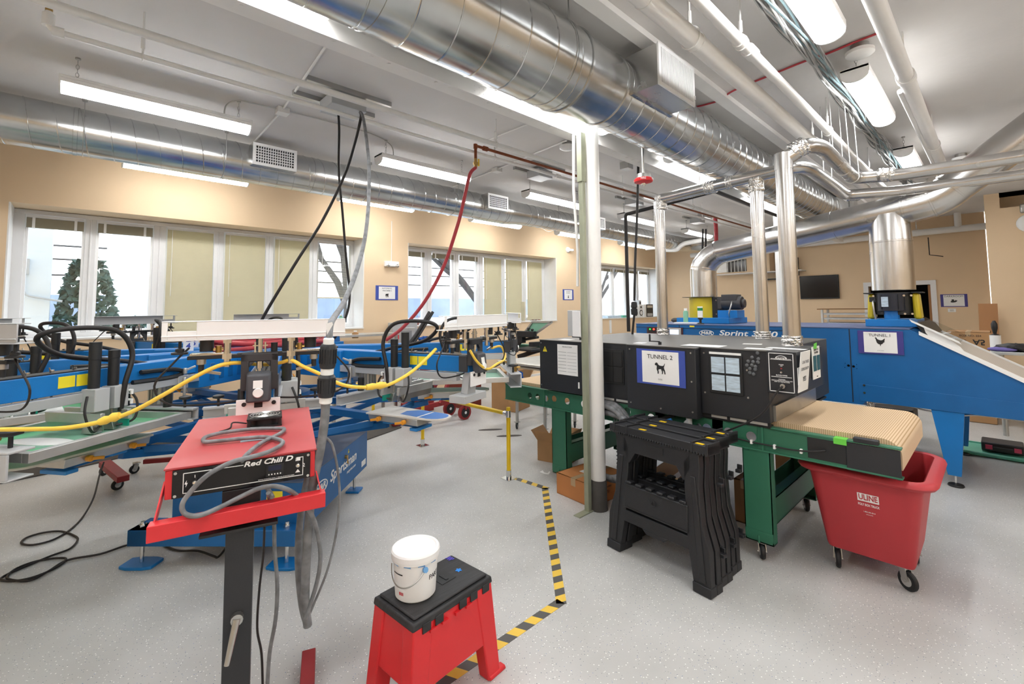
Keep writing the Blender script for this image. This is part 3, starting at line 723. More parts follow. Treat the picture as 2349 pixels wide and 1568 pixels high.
b = B().box(XF, XF+.006, .46, 3.40, zr0, zr1).box(XF-.03, XF+.012, .46, 3.40, zr1, zr1+.008).box(XF-.03, XF+.012, .46, 3.4, zr0-.008, zr0); b.build('rear_rail', 'green', dr)
for y in (.75, 3.25): B().box(XR+.03, XF, y-.02, y+.02, zr0, zr0+.05).build('cross_tie', 'green', dr)
B().box(XR-.010, XR, .385, .615, zr0-.012, zr1-.004).build('side_cover', 'black_paint', dr, .002)
B().box(XR-.006, XR, .615, .80, zr0+.01, zr1-.012).build('motor_cover', 'black', dr, .002)
B().box(XR-.02, XR+.02, .47, .58, zr1+.006, zr1+.03).build('edge_clip', 'plastic_black', dr, .004)
B().box(XF-.03, XF+.02, .62, .85, zr1+.006, zr1+.02).build('edge_clip', 'plastic_black', dr, .004)
b = B(); prof = []; zb = .84
for t in [PI/2*i/8 for i in range(9)]: prof.append((.47-.085*math.sin(t), zb-.06*(1-math.cos(t))*1.2))
pl = [(3.36, zb), (.47, zb)]+prof[1:]+[(.385, zb-.15), (.41, zb-.15), (.41, zb-.08), (3.36, zb-.03)]
b.prism([(XR+.045, y, z) for y, z in pl], (XF-XR-.10, 0, 0)); b.build('belt', stripes_mat('belt_weave', 'dcc2a0', 'b99a73', .0105, .62, 'Y', rough=.85), dr, smooth=30)
tp = B().cyl((XR+.05, 3.34, .79), (XF-.05, 3.34, .79), .04, 20); tp.build('tail_roller', 'steel', dr)
# tunnel modules
def module(y0, y1, z0, z1, x0, x1=4.45):
    B().box(x0, x1, y0, y1, z0, z1).build('tunnel_module', 'black_paint', dr, .004)
module(2.34, 2.85, .835, 1.262, 3.015); module(1.93, 2.34, .82, 1.262, 3.075); module(1.40, 1.93, .805, 1.268, 2.985); module(.98, 1.40, .84, 1.272, 3.05)
b = B().box(3.012, 4.45, 2.34, 2.852, 1.262, 1.268).box(3.07, 4.45, 1.93, 2.34, 1.262, 1.268).box(2.98, 4.45, 1.40, 1.93, 1.268, 1.274).box(3.045, 4.45, .98, 1.40, 1.272, 1.278)
b.build('top_sheet', 'dark_top', dr)
B().box(3.03, 3.59, .82, .98, 1.03, 1.28).build('blower_box', 'black_paint', dr, .003)
b = B().box(3.065, 3.075, .985, 1.9, .815, .842).box(3.075, 4.4, .99, 2.33, .806, .82); b.build('skirt_strip', 'black', dr)
for ya, yb_ in ((1.00, 1.10), (1.12, 1.22), (1.24, 1.34), (1.95, 2.08), (2.1, 2.25)):
    b = B().box(3.060, 3.064, ya, yb_, .822, .838); b.build('slot', 'alu', dr)
B().box(3.11, 4.0, .965, .985, .845, .94).build('exit_gate', 'steel', dr)
# inset of the recessed module, seams and screws
b = B().box(3.067, 3.076, 2.01, 2.20, .95, 1.22)
for r, c in ((0, 0), (0, 1), (1, 0), (1, 1)): b.box(3.062, 3.068, 2.02+c*.09, 2.10+c*.09, .965+r*.125, 1.08+r*.125)
b.build('window_frame', 'black', dr, .002)
b = B()
for y, z in ((2.83, .87), (2.83, 1.24), (2.36, .87), (2.36, 1.24)): b.cyl((3.010, y, z), (3.016, y, z), .006, 8)
for y, z in ((1.90, .85), (1.90, 1.24), (1.43, .85), (1.43, 1.05), (1.43, 1.24), (1.66, .84)): b.cyl((2.98, y, z), (2.986, y, z), .006, 8)
for y, z in ((1.37, 1.24), (1.10, 1.15), (1.10, .98), (1.37, .98)): b.cyl((3.045, y, z), (3.051, y, z), .006, 8)
b.build('screws', 'steel', dr)
# the four slotted viewing window and the blower panel
b = B().box(3.040, 3.050, 1.125, 1.335, .985, 1.235)
b.build('window_frame', 'black', dr, .003)
for r in (0, 1):
    for c in (0, 1): B().box(3.034, 3.041, 1.142+c*.093, 1.225+c*.093, 1.005+r*.115, 1.105+r*.115).build('window_pane', 'paper_print', dr)
B().box(3.036, 3.044, 1.13, 1.33, 1.238, 1.252).build('tab_strip', 'paper', dr)
px0 = 3.029
b = B(); y0, y1, z0, z1 = .835, .968, 1.042, 1.27
for a in ((y0, y1, z0, z0+.004), (y0, y1, z1-.004, z1), (y0, y0+.004, z0, z1), (y1-.004, y1, z0, z1), (y0+.012, y1-.012, 1.128, 1.131)): b.box(px0-.0015, px0, *a)
b.build('panel_border', 'paper', dr)
def ptext(s, y, z, size, m='paper', x=px0-.001, **k): return text(s, dr, (x, y, z), (0, -1, 0), (0, 0, 1), size, m, **k)
b = B()
pp_ = [V((px0-.001, .90+.030*math.cos(t), 1.236+.018*math.sin(t))) for t in [PI*i/12 for i in range(13)]]
b.tube(pp_, .0018, 6).beam((px0-.001, .955, 1.236), (px0-.001, .848, 1.236), .001, .0022).beam((px0-.001, .958, 1.231), (px0-.001, .845, 1.231), .001, .0022); b.build('emblem', 'paper', dr)
ptext('VASTEX', .90, 1.2385, .016, bold=.02, shear=.3)
ptext('POWER\nON', .90, 1.198, .0075, bold=.02); ptext('BLOWER POWER', .90, 1.139, .0095, bold=.03, width=.06)
ptext('WARNING\nUNPLUG BEFORE ENTERING ANY\nPART OF THIS MACHINE', .90, 1.108, .0075, bold=.02)
B().cyl((px0-.004, .90, 1.18), (px0, .90, 1.18), .005, 10).build('pilot_lamp', 'red_dark', dr)
B().cyl((px0-.008, .90, 1.158), (px0, .90, 1.158), .006, 10).cyl((px0-.016, .90, 1.154), (px0-.006, .90, 1.158), .002, 6).build('toggle_switch', 'chrome', dr)
B().cyl((px0-.012, .895, 1.078), (px0, .895, 1.078), .014, 14).build('cord_socket', 'steel', dr)
cpth = smoothpath([(px0-.012, .895, 1.078), (3.0, .93, 1.03), (2.985, .985, .93), (2.98, 1.06, .86), (3.0, 1.20, .775), (3.05, 1.27, .735), (3.10, 1.29, .73)], 6)
B().tube(cpth, .006, 8).build('power_cord', 'cable_black', dr)
cpth = smoothpath([(XR-.012, .71, .735), (XR-.03, .78, .72), (XR-.02, .88, .705), (XR-.018, 1.0, .705), (XR-.018, 1.1, .705), (XR-.018, 1.2, .71)], 6)
B().tube(cpth, .005, 8).build('control_cable', 'cable_black', dr)
b = B()
for y, z in ((.83, .707), (.97, .703), (1.10, .707)): b.box(XR-.026, XR-.008, y-.006, y+.006, z-.012, z+.012)
b.build('cable_clip', 'paper', dr)
for p, c in (((2.985+.12, 1.72, 1.274), 1), ((3.2, 2.53, 1.268), 0)):
    b = B().cyl(p, V(p)+V((0, 0, .02)), .012, 12).beam(V(p)+V((0, 0, .022)), V(p)+V((-.02, .07, .024)), .012, .008).cyl(V(p)+V((-.02, .07, .02)), V(p)+V((-.02, .07, .075)), .007, 10)
    b.build('crank_handle', 'plastic_black', dr)
B().tube(smoothpath([(3.3, 1.50, .80), (3.2, 1.50, .77), (3.09, 1.44, .745), (3.0, 1.38, .74)], 5), .013, 10).build('drain_hose', 'cable_grey', dr)
B().cyl((3.02, 1.475, .66), (3.02, 1.475, .80), .02, 14).build('conduit_stub', 'grey_paint', dr)
B().beam((3.03, 1.78, .72), (3.06, 1.60, .79), .03, .02).build('strut', 'black', dr)
# legs
def caster(b2, x, y, z, r, parent, wheel='rubber', fork='steel', tilt=0.0, w_=.028):
    m = rz(tilt); ax = m @ V((0, 1, 0)); fw = m @ V((1, 0, 0))
    b = B().box(x-.03, x+.03, y-.03, y+.03, z-.006, z)
    for s in (-1, 1):
        p = V((x, y, z-.01))+ax*s*(w_/2+.006); q = V((x, y, r))+ax*s*(w_/2+.006)-fw*.015
        b.beam(p, q, .035, .004, ax)
    b.cyl((x, y, z-.03), (x, y, z), .014, 12); b.cyl(V((x, y, r))-fw*.015-ax*(w_/2+.012), V((x, y, r))-fw*.015+ax*(w_/2+.012), .006, 8)
    f = b.build('caster', fork, parent)
    c = V((x, y, r))-fw*.015
    wb = B().lathe(c-ax*w_/2, [(r*.55, 0), (r*.9, .001), (r, w_*.25), (r, w_*.75), (r*.9, w_-.001), (r*.55, w_)], 24, ax).build('wheel', wheel, f)
    B().lathe(c-ax*(w_/2+.002), [(.004, 0), (r*.5, .001), (r*.55, w_+.003), (.004, w_+.004)], 16, ax).build('hub', 'alu', f)
    return f
for y0, y1, lit in ((1.005, 1.165, 1), (2.62, 2.785, 0)):
    for x0, s in ((XR+.002, 1), (XF-.002, -1)):
        b = B().box(min(x0, x0+s*.005), max(x0, x0+s*.005), y0, y1, .10, zr0-.008).box(min(x0, x0+s*.07), max(x0, x0+s*.07), y0, y0+.005, .10, zr0-.008).box(min(x0, x0+s*.07), max(x0, x0+s*.07), y1-.005, y1, .10, zr0-.008)
        b.box(min(x0, x0+s*.07), max(x0, x0+s*.07), y0, y1, .10, .106).box(min(x0-s*.003, x0), max(x0-s*.003, x0), y0, y1, .12, .17)
        for yy in (y0+.03, y1-.03): b.cyl((x0-s*.006, yy, .15), (x0, yy, .15), .006, 8)
        b.cyl((x0-s*.008, (y0+y1)/2, .10), (x0-s*.008, (y0+y1)/2, .145), .006, 8)
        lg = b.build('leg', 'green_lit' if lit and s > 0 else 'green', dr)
        caster(None, x0+s*.03, (y0+y1)/2, .10, .044, lg, tilt=.5)
    b = B().box(XR+.07, XF-.07, y0, y0+.005, .21, .37).box(XR+.07, XF-.07, y0, y0+.06, .21, .215).box(XR+.07, XF-.07, y0, y0+.06, .365, .37)
    b.box(XR+.07, XF-.07, y1-.005, y1, .21, .37)
    b.build('cross_beam', 'green', dr)
# ---------------- things standing on or stuck to the black dryer
def sign(name, label, cat, o3, xd, zd, w_, h, m='paper', frame=None, fw=.02, lines=(), group=None, th=.004, fside=None):
    """flat sheet: o3 = centre, xd = reading direction, zd = up; lines = (text, v, size, material)"""
    xd = V(xd).normalized(); zd = V(zd).normalized(); n = xd.cross(zd); o3 = V(o3)
    o = thing(name, label, cat, o3, group)
    def sheet(ww, hh, a, c, nm, mm): 
        B().hexa([o3+xd*sx_*ww/2+zd*sz_*hh/2+n*d for d in (a, c) for sx_, sz_ in ((-1, -1), (1, -1), (1, 1), (-1, 1))]).build(nm, mm, o)
    if frame:
        sheet(w_, h, 0, th, 'backing', frame); fx = fside if fside is not None else fw; sheet(w_-2*fx, h-2*fw, th, th+.0012, 'sheet', m)
    else: sheet(w_, h, 0, th, 'sheet', m)
    zz = th+.002
    for s, v, size, mm in lines: text(s, o, o3+zd*v+n*zz, xd, zd, size, mm)
    o['_'] = 0; del o['_']
    return o, (lambda u, v, e=0: o3+xd*u+zd*v+n*(zz+e))
def shape(o, P, poly, name='picture', m='ink', s=1.0, du=0, dv=0):
    from mathutils.geometry import tessellate_polygon
    b = B(); pts = [P(x*s+du, y*s+dv, .0006) for x, y in poly]
    vs = [b._v(p) for p in pts]
    for t in tessellate_polygon([[V((x, y, 0)) for x, y in poly]]):
        try: b.bm.faces.new([vs[i] for i in t])
        except ValueError: pass
    return b.build(name, m, o, smooth=0)
DOG = [(-.46, .30), (-.40, .40), (-.30, .46), (-.20, .42), (-.14, .30), (-.02, .22), (.22, .20), (.34, .24), (.44, .42), (.47, .40), (.40, .20), (.36, .08), (.40, -.06), (.46, -.18), (.50, -.46), (.40, -.46), (.36, -.24), (.26, -.14), (.28, -.30), (.24, -.46), (.16, -.46), (.18, -.28), (.10, -.06), (-.06, -.08), (-.14, -.14), (-.10, -.30), (-.12, -.46), (-.22, -.46), (-.22, -.28), (-.30, -.10), (-.28, .08), (-.28, .20), (-.40, .22)]
HEN = [(-.50, .44), (-.44, .52), (-.36, .50), (-.28, .34), (-.12, .22), (.10, .16), (.26, .22), (.40, .36), (.50, .40), (.46, .26), (.42, .06), (.44, -.06), (.34, -.10), (.22, -.28), (.06, -.36), (.06, -.50), (.12, -.52), (-.06, -.52), (0, -.46), (-.02, -.36), (-.18, -.30), (-.32, -.14), (-.38, .08), (-.42, .28), (-.44, .36)]
SNAKE = [(-.5, -.25), (-.46, .0), (-.25, .06), (-.38, .16), (-.30, .32), (-.05, .34), (.08, .24), (-.02, .10), (.16, .04), (.24, .22), (.32, .22), (.32, .05), (.44, .18), (.5, .12), (.44, -.10), (.2, -.26), (-.2, -.32)]
BEAST = [(-.5, -.1), (-.42, .32), (-.2, .46), (.05, .40), (.2, .5), (.46, .44), (.36, .1), (.4, -.5), (.26, -.5), (.2, -.1), (.05, -.5), (-.08, -.5), (0, -.05), (-.22, -.1), (-.2, -.5), (-.34, -.5), (-.36, -.05)]
o, P = sign('paper_sign', 'blue-bordered TUNNEL 2 sign with a black dog on the black dryer', 'sign', (2.983, 1.655, 1.125), (0, -1, 0), (0, 0, 1), .37, .248, frame='sign_blue', fw=.012, fside=.045, lines=(('TUNNEL 2', .072, .042, 'ink'), ('DOG', -.083, .014, 'ink_grey')))
shape(o, P, DOG, s=.085, dv=-.005)
o, P = sign('paper_notice', 'white schedule sheet in a holder on the far end of the black dryer', 'paper', (3.013, 2.525, 1.11), (0, -1, 0), (0, 0, 1), .22, .255, m='paper')
b = B()
for k in range(7): zz = -.10+k*.027; b.hexa([P(u, v, e) for e in (0, .0006) for u, v in ((-.10, zz), (-.01, zz), (-.01, zz+.003), (-.10, zz+.003))]); b.hexa([P(u, v, e) for e in (0, .0006) for u, v in ((.0, zz), (.10, zz), (.10, zz+.002), (0, zz+.002))])
b.build('ruled_lines', 'ink_grey', o); text('PRODUCTION', o, P(0, .108), (0, -1, 0), (0, 0, 1), .016, 'ink_grey')
def tri_sticker(c, xd, zd, h, label, parent=None):
    o, P = None, None
    c = V(c); xd = V(xd); zd = V(zd); n = xd.cross(zd).normalized()
    b = B().prism([c-xd*h*.5, c+xd*h*.5, c+zd*h*.95], n*.001); o = b.build('warning_sticker', 'sticker_yellow', parent)
    b = B().prism([c-xd*h*.07+zd*h*.28+n*.001, c+xd*h*.07+zd*h*.28+n*.001, c+xd*h*.09+zd*h*.66+n*.001, c-xd*h*.09+zd*h*.66+n*.001], n*.0006).prism([c-xd*h*.07+zd*h*.1+n*.001, c+xd*h*.07+zd*h*.1+n*.001, c+xd*h*.07+zd*h*.2+n*.001, c-xd*h*.07+zd*h*.2+n*.001], n*.0006)
    b.build('warning_mark', 'ink', o); return o
tri_sticker((3.0145, 2.785, 1.165), (0, -1, 0), (0, 0, 1), .05, '', dr)
B().box(3.010, 3.0145, 2.40, 2.415, .885, .935).build('tape_mark', 'paper', dr)
k = 0
for px, py in ((1738, 809), (1725.5, 819), (1740, 822.5), (1716.5, 828), (1728, 829.5), (1739, 830), (1713.5, 837), (1725.5, 837), (1733.5, 840), (1720.5, 845), (1733, 846.5), (1720.5, 854), (1729, 857.5)):
    p = at(px, py, x=3.05); bb = B().lathe((p.x, p.y, p.z), [(.0105, 0), (.0105, -.005), (.008, -.007)], 16, (1, 0, 0)); q = bb.build('round_magnet', 'grey_paint' if 0 else pm('magnet_grey', '5c5f62', .5) if 'magnet_grey' not in M else 'magnet_grey')
    tag(q, 'small grey disc magnet in the cluster beside the four-pane window', 'magnet', 'disc magnets on the black dryer'); k += 1
ye = .82
o, P = sign('paper_notice', 'CAN THESE ITEMS DROP sheet taped to the end of the black dryer', 'paper', (3.12, ye-.012, 1.165), (1, 0, 0), (0, -.1, 1), .19, .235, lines=(('CAN THESE', .055, .026, 'ink_grey'), ('ITEMS DROP?', .015, .026, 'ink_grey'), ('YES', -.045, .04, 'ink')))
o, P = sign('paper_flyer', 'flyer with two dark pictures taped with green tape on the dryer end', 'paper', (3.405, ye-.006, 1.19), (1, 0, 0), (0, 0, 1), .17, .20, lines=(('QUALITY OF\nTHE PRINT', .072, .018, 'ink'), ('vastex', -.085, .012, 'ink')))
b = B()
for u in (-.04, .04): b.hexa([P(u+a*.032, v, e) for e in (0, .0006) for a, v in ((-1, -.05), (1, -.05), (1, .045), (-1, .045))])
b.build('pictures', 'teal_case', o)
B().hexa([P(u, v, e) for e in (0, .001) for u, v in ((-.06, .09), (.01, .085), (.02, .125), (-.05, .12))]).build('tape', 'tape_green', o)
o, P = sign('paper_notice', 'small white slip half hidden behind the CAN THESE ITEMS DROP sheet', 'paper', (3.055, ye-.002, 1.14), (1, 0, 0), (0, 0, 1), .05, .10)
o, P = sign('paper_notice', 'dark printed strip between the two sheets on the dryer end', 'paper', (3.26, ye-.002, 1.19), (1, 0, 0), (0, 0, 1), .07, .17, m='ink', lines=(('LIST', .05, .02, 'paper'),))
for (x, y, z, w_, d, a, lab) in ((3.13, 1.90, 1.276, .10, .07, .1, 'white paper slip on top of the black dryer above the TUNNEL 2 sign'), (3.16, 1.42, 1.279, .16, .26, .05, 'large printed paper lying on top of the black dryer'), (3.14, 1.06, 1.2795, .08, .15, .1, 'white label sheet on the dryer top near the blower box'), (3.24, .93, 1.2815, .07, .22, -.1, 'white label sheet at the foot of the nearest riser'), (3.5, 1.22, 1.2795, .06, .12, .2, 'white label on the dryer top behind the nearest riser'), (3.15, 2.65, 1.2695, .09, .12, 0, 'white paper slip on the far end of the black dryer top')):
    o = B().cbox((x, y, z), (w_, d, .0015), rz(a)).build('paper_slip', 'paper'); tag(o, lab, 'paper', 'papers on the black dryer top')
for (x, y, xx, lab) in ((XR, .64, XR+.04, 'green tape piece on the near rail of the black dryer'), (XF, .93, XF+.02, 'green tape piece on the rear rail of the black dryer')):
    b = B().box(x-.0145, x+.04, y-.03, y+.03, zr1+.0085, zr1+.0095).box(x-.0155, x-.0145, y-.03, y+.03, zr1-.022, zr1+.0095); tag(b.build('masking_tape', 'tape_green'), lab, 'tape', 'green tape on the dryer rails')

# ================================================================== blue gas dryer (TUNNEL 1)
X1 = 5.45; XB = 6.75
d1 = thing('gas_dryer', 'big blue tunnel dryer behind the black one, with TUNNEL 1 sign', 'conveyor dryer', (6.1, 1.2, 0))
pf = [(3.36, .60), (3.36, 1.325), (.56, 1.325), (-.62, .63), (-.62, .60), (-.40, .64), (.905, .64), (.94, .60)]
B().prism([(X1, y, z) for y, z in pf], (XB-X1, 0, 0)).build('tunnel_housing', 'blue_dark', d1, .004)
B().box(X1-.004, XB, .56, 3.365, 1.325, 1.333).build('top_sheet', pm('blue_grey_top', '59658a', .45), d1)
sl = lambda y: 1.325-(.56-y)*.589
b = B().hexa([(X1-.012, .50, sl(.50)-.01), (X1+.07, .50, sl(.50)-.01), (X1+.07, -.60, sl(-.60)-.01), (X1-.012, -.60, sl(-.60)-.01), (X1-.012, .50, sl(.50)+.022), (X1+.07, .50, sl(.50)+.022), (X1+.07, -.60, sl(-.60)+.022), (X1-.012, -.60, sl(-.60)+.022)]); b.build('edge_rail', 'white_enamel', d1)
b = B().hexa([(XB-.06, .50, sl(.50)-.01), (XB, .50, sl(.50)-.01), (XB, -.60, sl(-.60)-.01), (XB-.06, -.60, sl(-.60)-.01), (XB-.06, .50, sl(.50)+.022), (XB, .50, sl(.50)+.022), (XB, -.60, sl(-.60)+.022), (XB-.06, -.60, sl(-.60)+.022)]); b.build('edge_rail', 'frame_white', d1)
b = B().hexa([(X1+.07, .46, sl(.46)-.01), (XB-.06, .46, sl(.46)-.01), (XB-.06, -.60, sl(-.60)-.01), (X1+.07, -.60, sl(-.60)-.01), (X1+.07, .46, sl(.46)+.006), (XB-.06, .46, sl(.46)+.006), (XB-.06, -.60, sl(-.60)+.006), (X1+.07, -.60, sl(-.60)+.006)]); b.build('belt', stripes_mat('belt_grey', 'b9b0a4', 'a79c8e', .09, .5, 'X', rough=.8), d1)
n_ = V((0, .508, .861)); e_ = V((0, -.861, .508)).normalized(); e_ = V((0, -.8617, -.5075))
c0 = V((X1+.0, .44, sl(.44)+.022))
b = B().prism([c0, c0+e_*.26, c0+e_*.26+n_*.05, c0+e_*.20+n_*.10, c0+e_*.03+n_*.10, c0+n_*.03], (.012, 0, 0)); b.build('guard_plate', 'white_enamel', d1)
b = B().prism([c0+V((.012, 0, 0))+e_*(-.04), c0+V((.012, 0, 0))+e_*.015, c0+V((.012, 0, 0))+e_*.015+n_*.10, c0+V((.012, 0, 0))+e_*(-.04)+n_*.10], (XB-X1-.03, 0, 0)); b.build('inlet_flap', 'black', d1)
b = B().prism([c0+V((-.02, 0, 0))+n_*.115+e_*(-.06), c0+V((-.02, 0, 0))+n_*.115+e_*.30, c0+V((-.02, 0, 0))+n_*.122+e_*.30, c0+V((-.02, 0, 0))+n_*.122+e_*(-.06)], (XB-X1, 0, 0)); b.build('clear_cover', 'clear_plastic', d1)
b = B().prism([c0+V((-.03, 0, 0))+n_*.10+e_*(-.06), c0+V((-.03, 0, 0))+n_*.10+e_*.30, c0+V((-.03, 0, 0))+n_*.13+e_*.30, c0+V((-.03, 0, 0))+n_*.13+e_*(-.06)], (.02, 0, 0)); b.build('cover_edge', 'paper', d1)
b = B().box(X1-.004, X1, 1.005, 1.012, .62, 1.32).box(X1-.004, X1, 2.745, 2.752, .62, 1.32).box(X1-.004, X1, 1.585, 1.592, .62, 1.32)
b.box(X1-.004, X1, 2.66-1.1, 3.36, 1.283, 1.288); b.build('panel_seam', 'black', d1)
b = B().hexa([(X1-.006, .955, .64), (X1, .955, .64), (X1, -.62, .62), (X1-.006, -.62, .62), (X1-.006, .955, .80), (X1, .955, .80), (X1, -.62, .745), (X1-.006, -.62, .745)]); b.build('lower_apron', 'blue_dark', d1, .002)
b = B()
for y, z in ((.915, .79), (.915, .72)): b.cyl((X1-.012, y, z), (X1-.006, y, z), .010, 12)
b.build('bolt', 'chrome', d1)
b = B()
for y, z in ((1.03, .965), (.99, .96)): b.cyl((X1-.003, y, z), (X1+.001, y, z), .011, 12)
for y, z in ((1.055, .985), (1.01, .945), (.965, .98), (1.06, .945), (.965, .94)): b.cyl((X1-.003, y, z), (X1+.001, y, z), .003, 8)
b.build('knockout', 'screen_black', d1)
B().box(X1+.01, X1+.09, .86, .905, .53, .64).build('heat_shield', 'foil', d1)
B().tube(smoothpath([(X1-.005, 1.6, .595), (X1-.005, 1.0, .598), (X1+.03, .90, .60), (X1+.03, .84, .632), (X1+.03, .6, .636), (X1+.03, .5, .615), (X1+.03, .30, .60), (X1+.03, .1, .625), (X1+.03, -.5, .60)], 5), .007, 8).build('flex_conduit', 'steel', d1)
B().box(X1+.02, XB-.02, .95, 3.30, .50, .60).build('under_frame', 'blue', d1)
for xx in (X1+.004, XB-.09):
    b = B().prism([(xx, .455, .64), (xx, .245, .64), (xx, .290, .095), (xx, .375, .095)], (.085, 0, 0)); lg = b.build('leg', 'blue', d1, .002)
    B().cyl((xx+.04, .33, .02), (xx+.04, .33, .13), .007, 10).build('leveling_screw', 'chrome', lg)
    B().lathe((xx+.04, .33, 0), [(.05, 0), (.055, .006), (.05, .018), (.02, .024)], 24).build('foot_pad', 'rubber', lg)
    b = B().box(xx, xx+.085, 2.9, 3.1, .02, .60); b.build('leg', 'blue', d1)
def d1text(s, y, z, size, m='paper', **k): return text(s, d1, (X1-.001, y, z), (0, -1, 0), (0, 0, 1), size, m, **k)
d1text('Sprint 3000', yx(1700, 765, X1)-.06, yx and at(1705, 765, x=X1).z, .083, bold=.018, shear=.18, width=.62)
d1text('mrprint.com', yx(1745, 775, X1), at(1745, 775, x=X1).z, .022, bold=.02, shear=.2, width=.14)
cm = at(1620.5, 763.5, x=X1)
b = B().tube([(X1-.001, cm.y+.085*math.cos(t), cm.z+.032*math.sin(t)) for t in [2*PI*i/40 for i in range(40)]], .0035, 6, closed=True); b.build('emblem', 'paper', d1)
d1text('M&R', cm.y, cm.z, .05, bold=.035, shear=.1, width=.135)
# control panel
y0, y1 = yx(1567, 750, X1), yx(1485, 750, X1)
B().box(X1-.015, X1, y0, y1, 1.17, 1.292).build('control_panel', pm('panel_maroon', '4a2a30', .5), d1, .002)
ym = y1-.02
B().box(X1-.018, X1-.015, ym-.11, ym, 1.22, 1.285).build('button_plate', 'black', d1)
B().cyl((X1-.026, ym-.03, 1.262), (X1-.017, ym-.03, 1.262), .011, 12).build('green_button', 'led_green', d1)
B().cyl((X1-.026, ym-.085, 1.262), (X1-.017, ym-.085, 1.262), .011, 12).build('red_button', 'led_red', d1)
B().box(X1-.022, X1-.015, y0+.02, y0+.20, 1.18, 1.285).build('display_bezel', 'alu', d1, .003)
B().box(X1-.024, X1-.0221, y0+.05, y0+.165, 1.20, 1.265).build('touch_screen', 'lcd', d1)
# blowers
def blower(y, rot):
    x = 6.1
    bl = thing('blower', 'blower with yellow guards and motor, %s' % ('directly above the TUNNEL 1 sign' if y < 1 else 'at the far end of the blue dryer'), 'blower', (x, y, 1.335), 'blowers on the blue dryer')
    B().box(x-.30, x+.30, y-.20 if rot else y-.42, y+.20 if rot else y+.26, 1.335, 1.405).build('base_plate', 'blue', bl, .004)
    if rot:
        B().cyl((x, y, 1.45), (x, y, 1.675), .16, 32).build('fan_housing', 'black', bl)
        for s in (-1, 1):
            B().tube([(x-.02, y+s*.16+.06*math.cos(t)*s, 1.41) for t in (0,)]+[(x-.02, y+s*.16, 1.67)], .02, 6).build('bracket', 'black', bl) if 0 else None
            b = B().prism([(x-.06+.03*math.sin(t)*0, y+s*.165, 1.408) if 0 else (x-.10, y+s*.155, 1.408), (x-.10, y+s*.215, 1.408), (x-.10, y+s*.20, 1.665), (x-.10, y+s*.15, 1.665)], (.20, 0, 0)); b.build('guard', 'yellow_guard', bl, .02)
            B().box(x-.14, x+.14, y+s*.19-.04, y+s*.19+.04, 1.666, 1.676).build('guard_cap', 'black', bl)
        B().cyl((x-.10, y+.01, 1.49), (x-.10, y+.01, 1.66), .115, 28).build('motor', pm('motor_navy', '1f2330', .45), bl)
        b = B()
        for k in range(10): t = 2*PI*k/10; b.beam((x-.10+.117*math.cos(t), y+.01+.117*math.sin(t), 1.50), (x-.10+.117*math.cos(t), y+.01+.117*math.sin(t), 1.65), .006, .012)
        b.box(x-.22, x-.2, y+.12, y+.17, 1.58, 1.63); b.build('motor_fins', 'black', bl)
        B().cyl((x-.12, y+.01, 1.405), (x-.12, y+.01, 1.49), .062, 24).build('shaft_collar', 'blue', bl)
        B().box(x-.219, x-.2165, y+.02, y+.075, 1.53, 1.63).build('rating_label', 'paper_print', bl)
        B().tube(smoothpath([(x-.2, y+.13, 1.59), (x-.26, y+.135, 1.58), (x-.27, y+.13, 1.50), (x-.26, y+.12, 1.405)], 5), .008, 8).build('flex_conduit', 'steel', bl)
        b = B()
        for yy in (-.155, -.10, .14): b.cyl((x-.19, y+yy, 1.46), (x-.185, y+yy, 1.46), .010, 10).cyl((x-.19, y+yy, 1.64), (x-.185, y+yy, 1.64), .010, 10)
        b.build('bolt', 'chrome', bl)
    else:
        B().cyl((x, y+.02, 1.405), (x, y+.02, 1.672), .185, 36).build('guard', 'yellow_guard', bl)
        B().box(x-.10, x+.14, y-.24, y-.13, 1.405, 1.672).build('fan_housing', 'black', bl, .003)
        B().box(x-.22, x+.2, y-.15, y+.21, 1.672, 1.678).build('guard_cap', 'black', bl)
        b = B().cyl((x-.06, y-.50, 1.59), (x-.06, y-.26, 1.59), .085, 24).box(x-.14, x+.02, y-.46, y-.27, 1.62, 1.70).cyl((x-.06, y-.53, 1.585), (x-.06, y-.50, 1.585), .055, 20).box(x-.14, x+.02, y-.27, y-.22, 1.52, 1.66); b.build('motor', pm('motor_grey', '3b3a3c', .5), bl, .006)
        B().box(x-.14, x+.1, y-.46, y-.22, 1.405, 1.50).build('motor_stand', 'blue', bl)
        B().tube(smoothpath([(x-.12, y-.40, 1.62), (x-.18, y-.41, 1.57), (x-.19, y-.38, 1.46), (x-.15, y-.37, 1.41)], 5), .009, 8).build('flex_conduit', 'steel', bl)
        b = B()
        for zz in (1.45, 1.63): b.cyl((x-.106, y-.19, zz), (x-.10, y-.19, zz), .010, 10)
        b.build('bolt', 'chrome', bl)
    return bl
blower(.735, True); blower(2.70, False)
o, P = sign('paper_sign', 'purple-bordered TUNNEL 1 sign with a black hen on the blue dryer', 'sign', (X1-.007, .775, 1.20), (0, -1, 0), (0, 0, 1), .335, .215, frame='sign_purple', fw=.012, fside=.045, lines=(('TUNNEL 1', .066, .036, 'ink'), ('(CHICKEN)', -.075, .010, 'ink_grey')))
shape(o, P, HEN, s=.075, dv=.008)
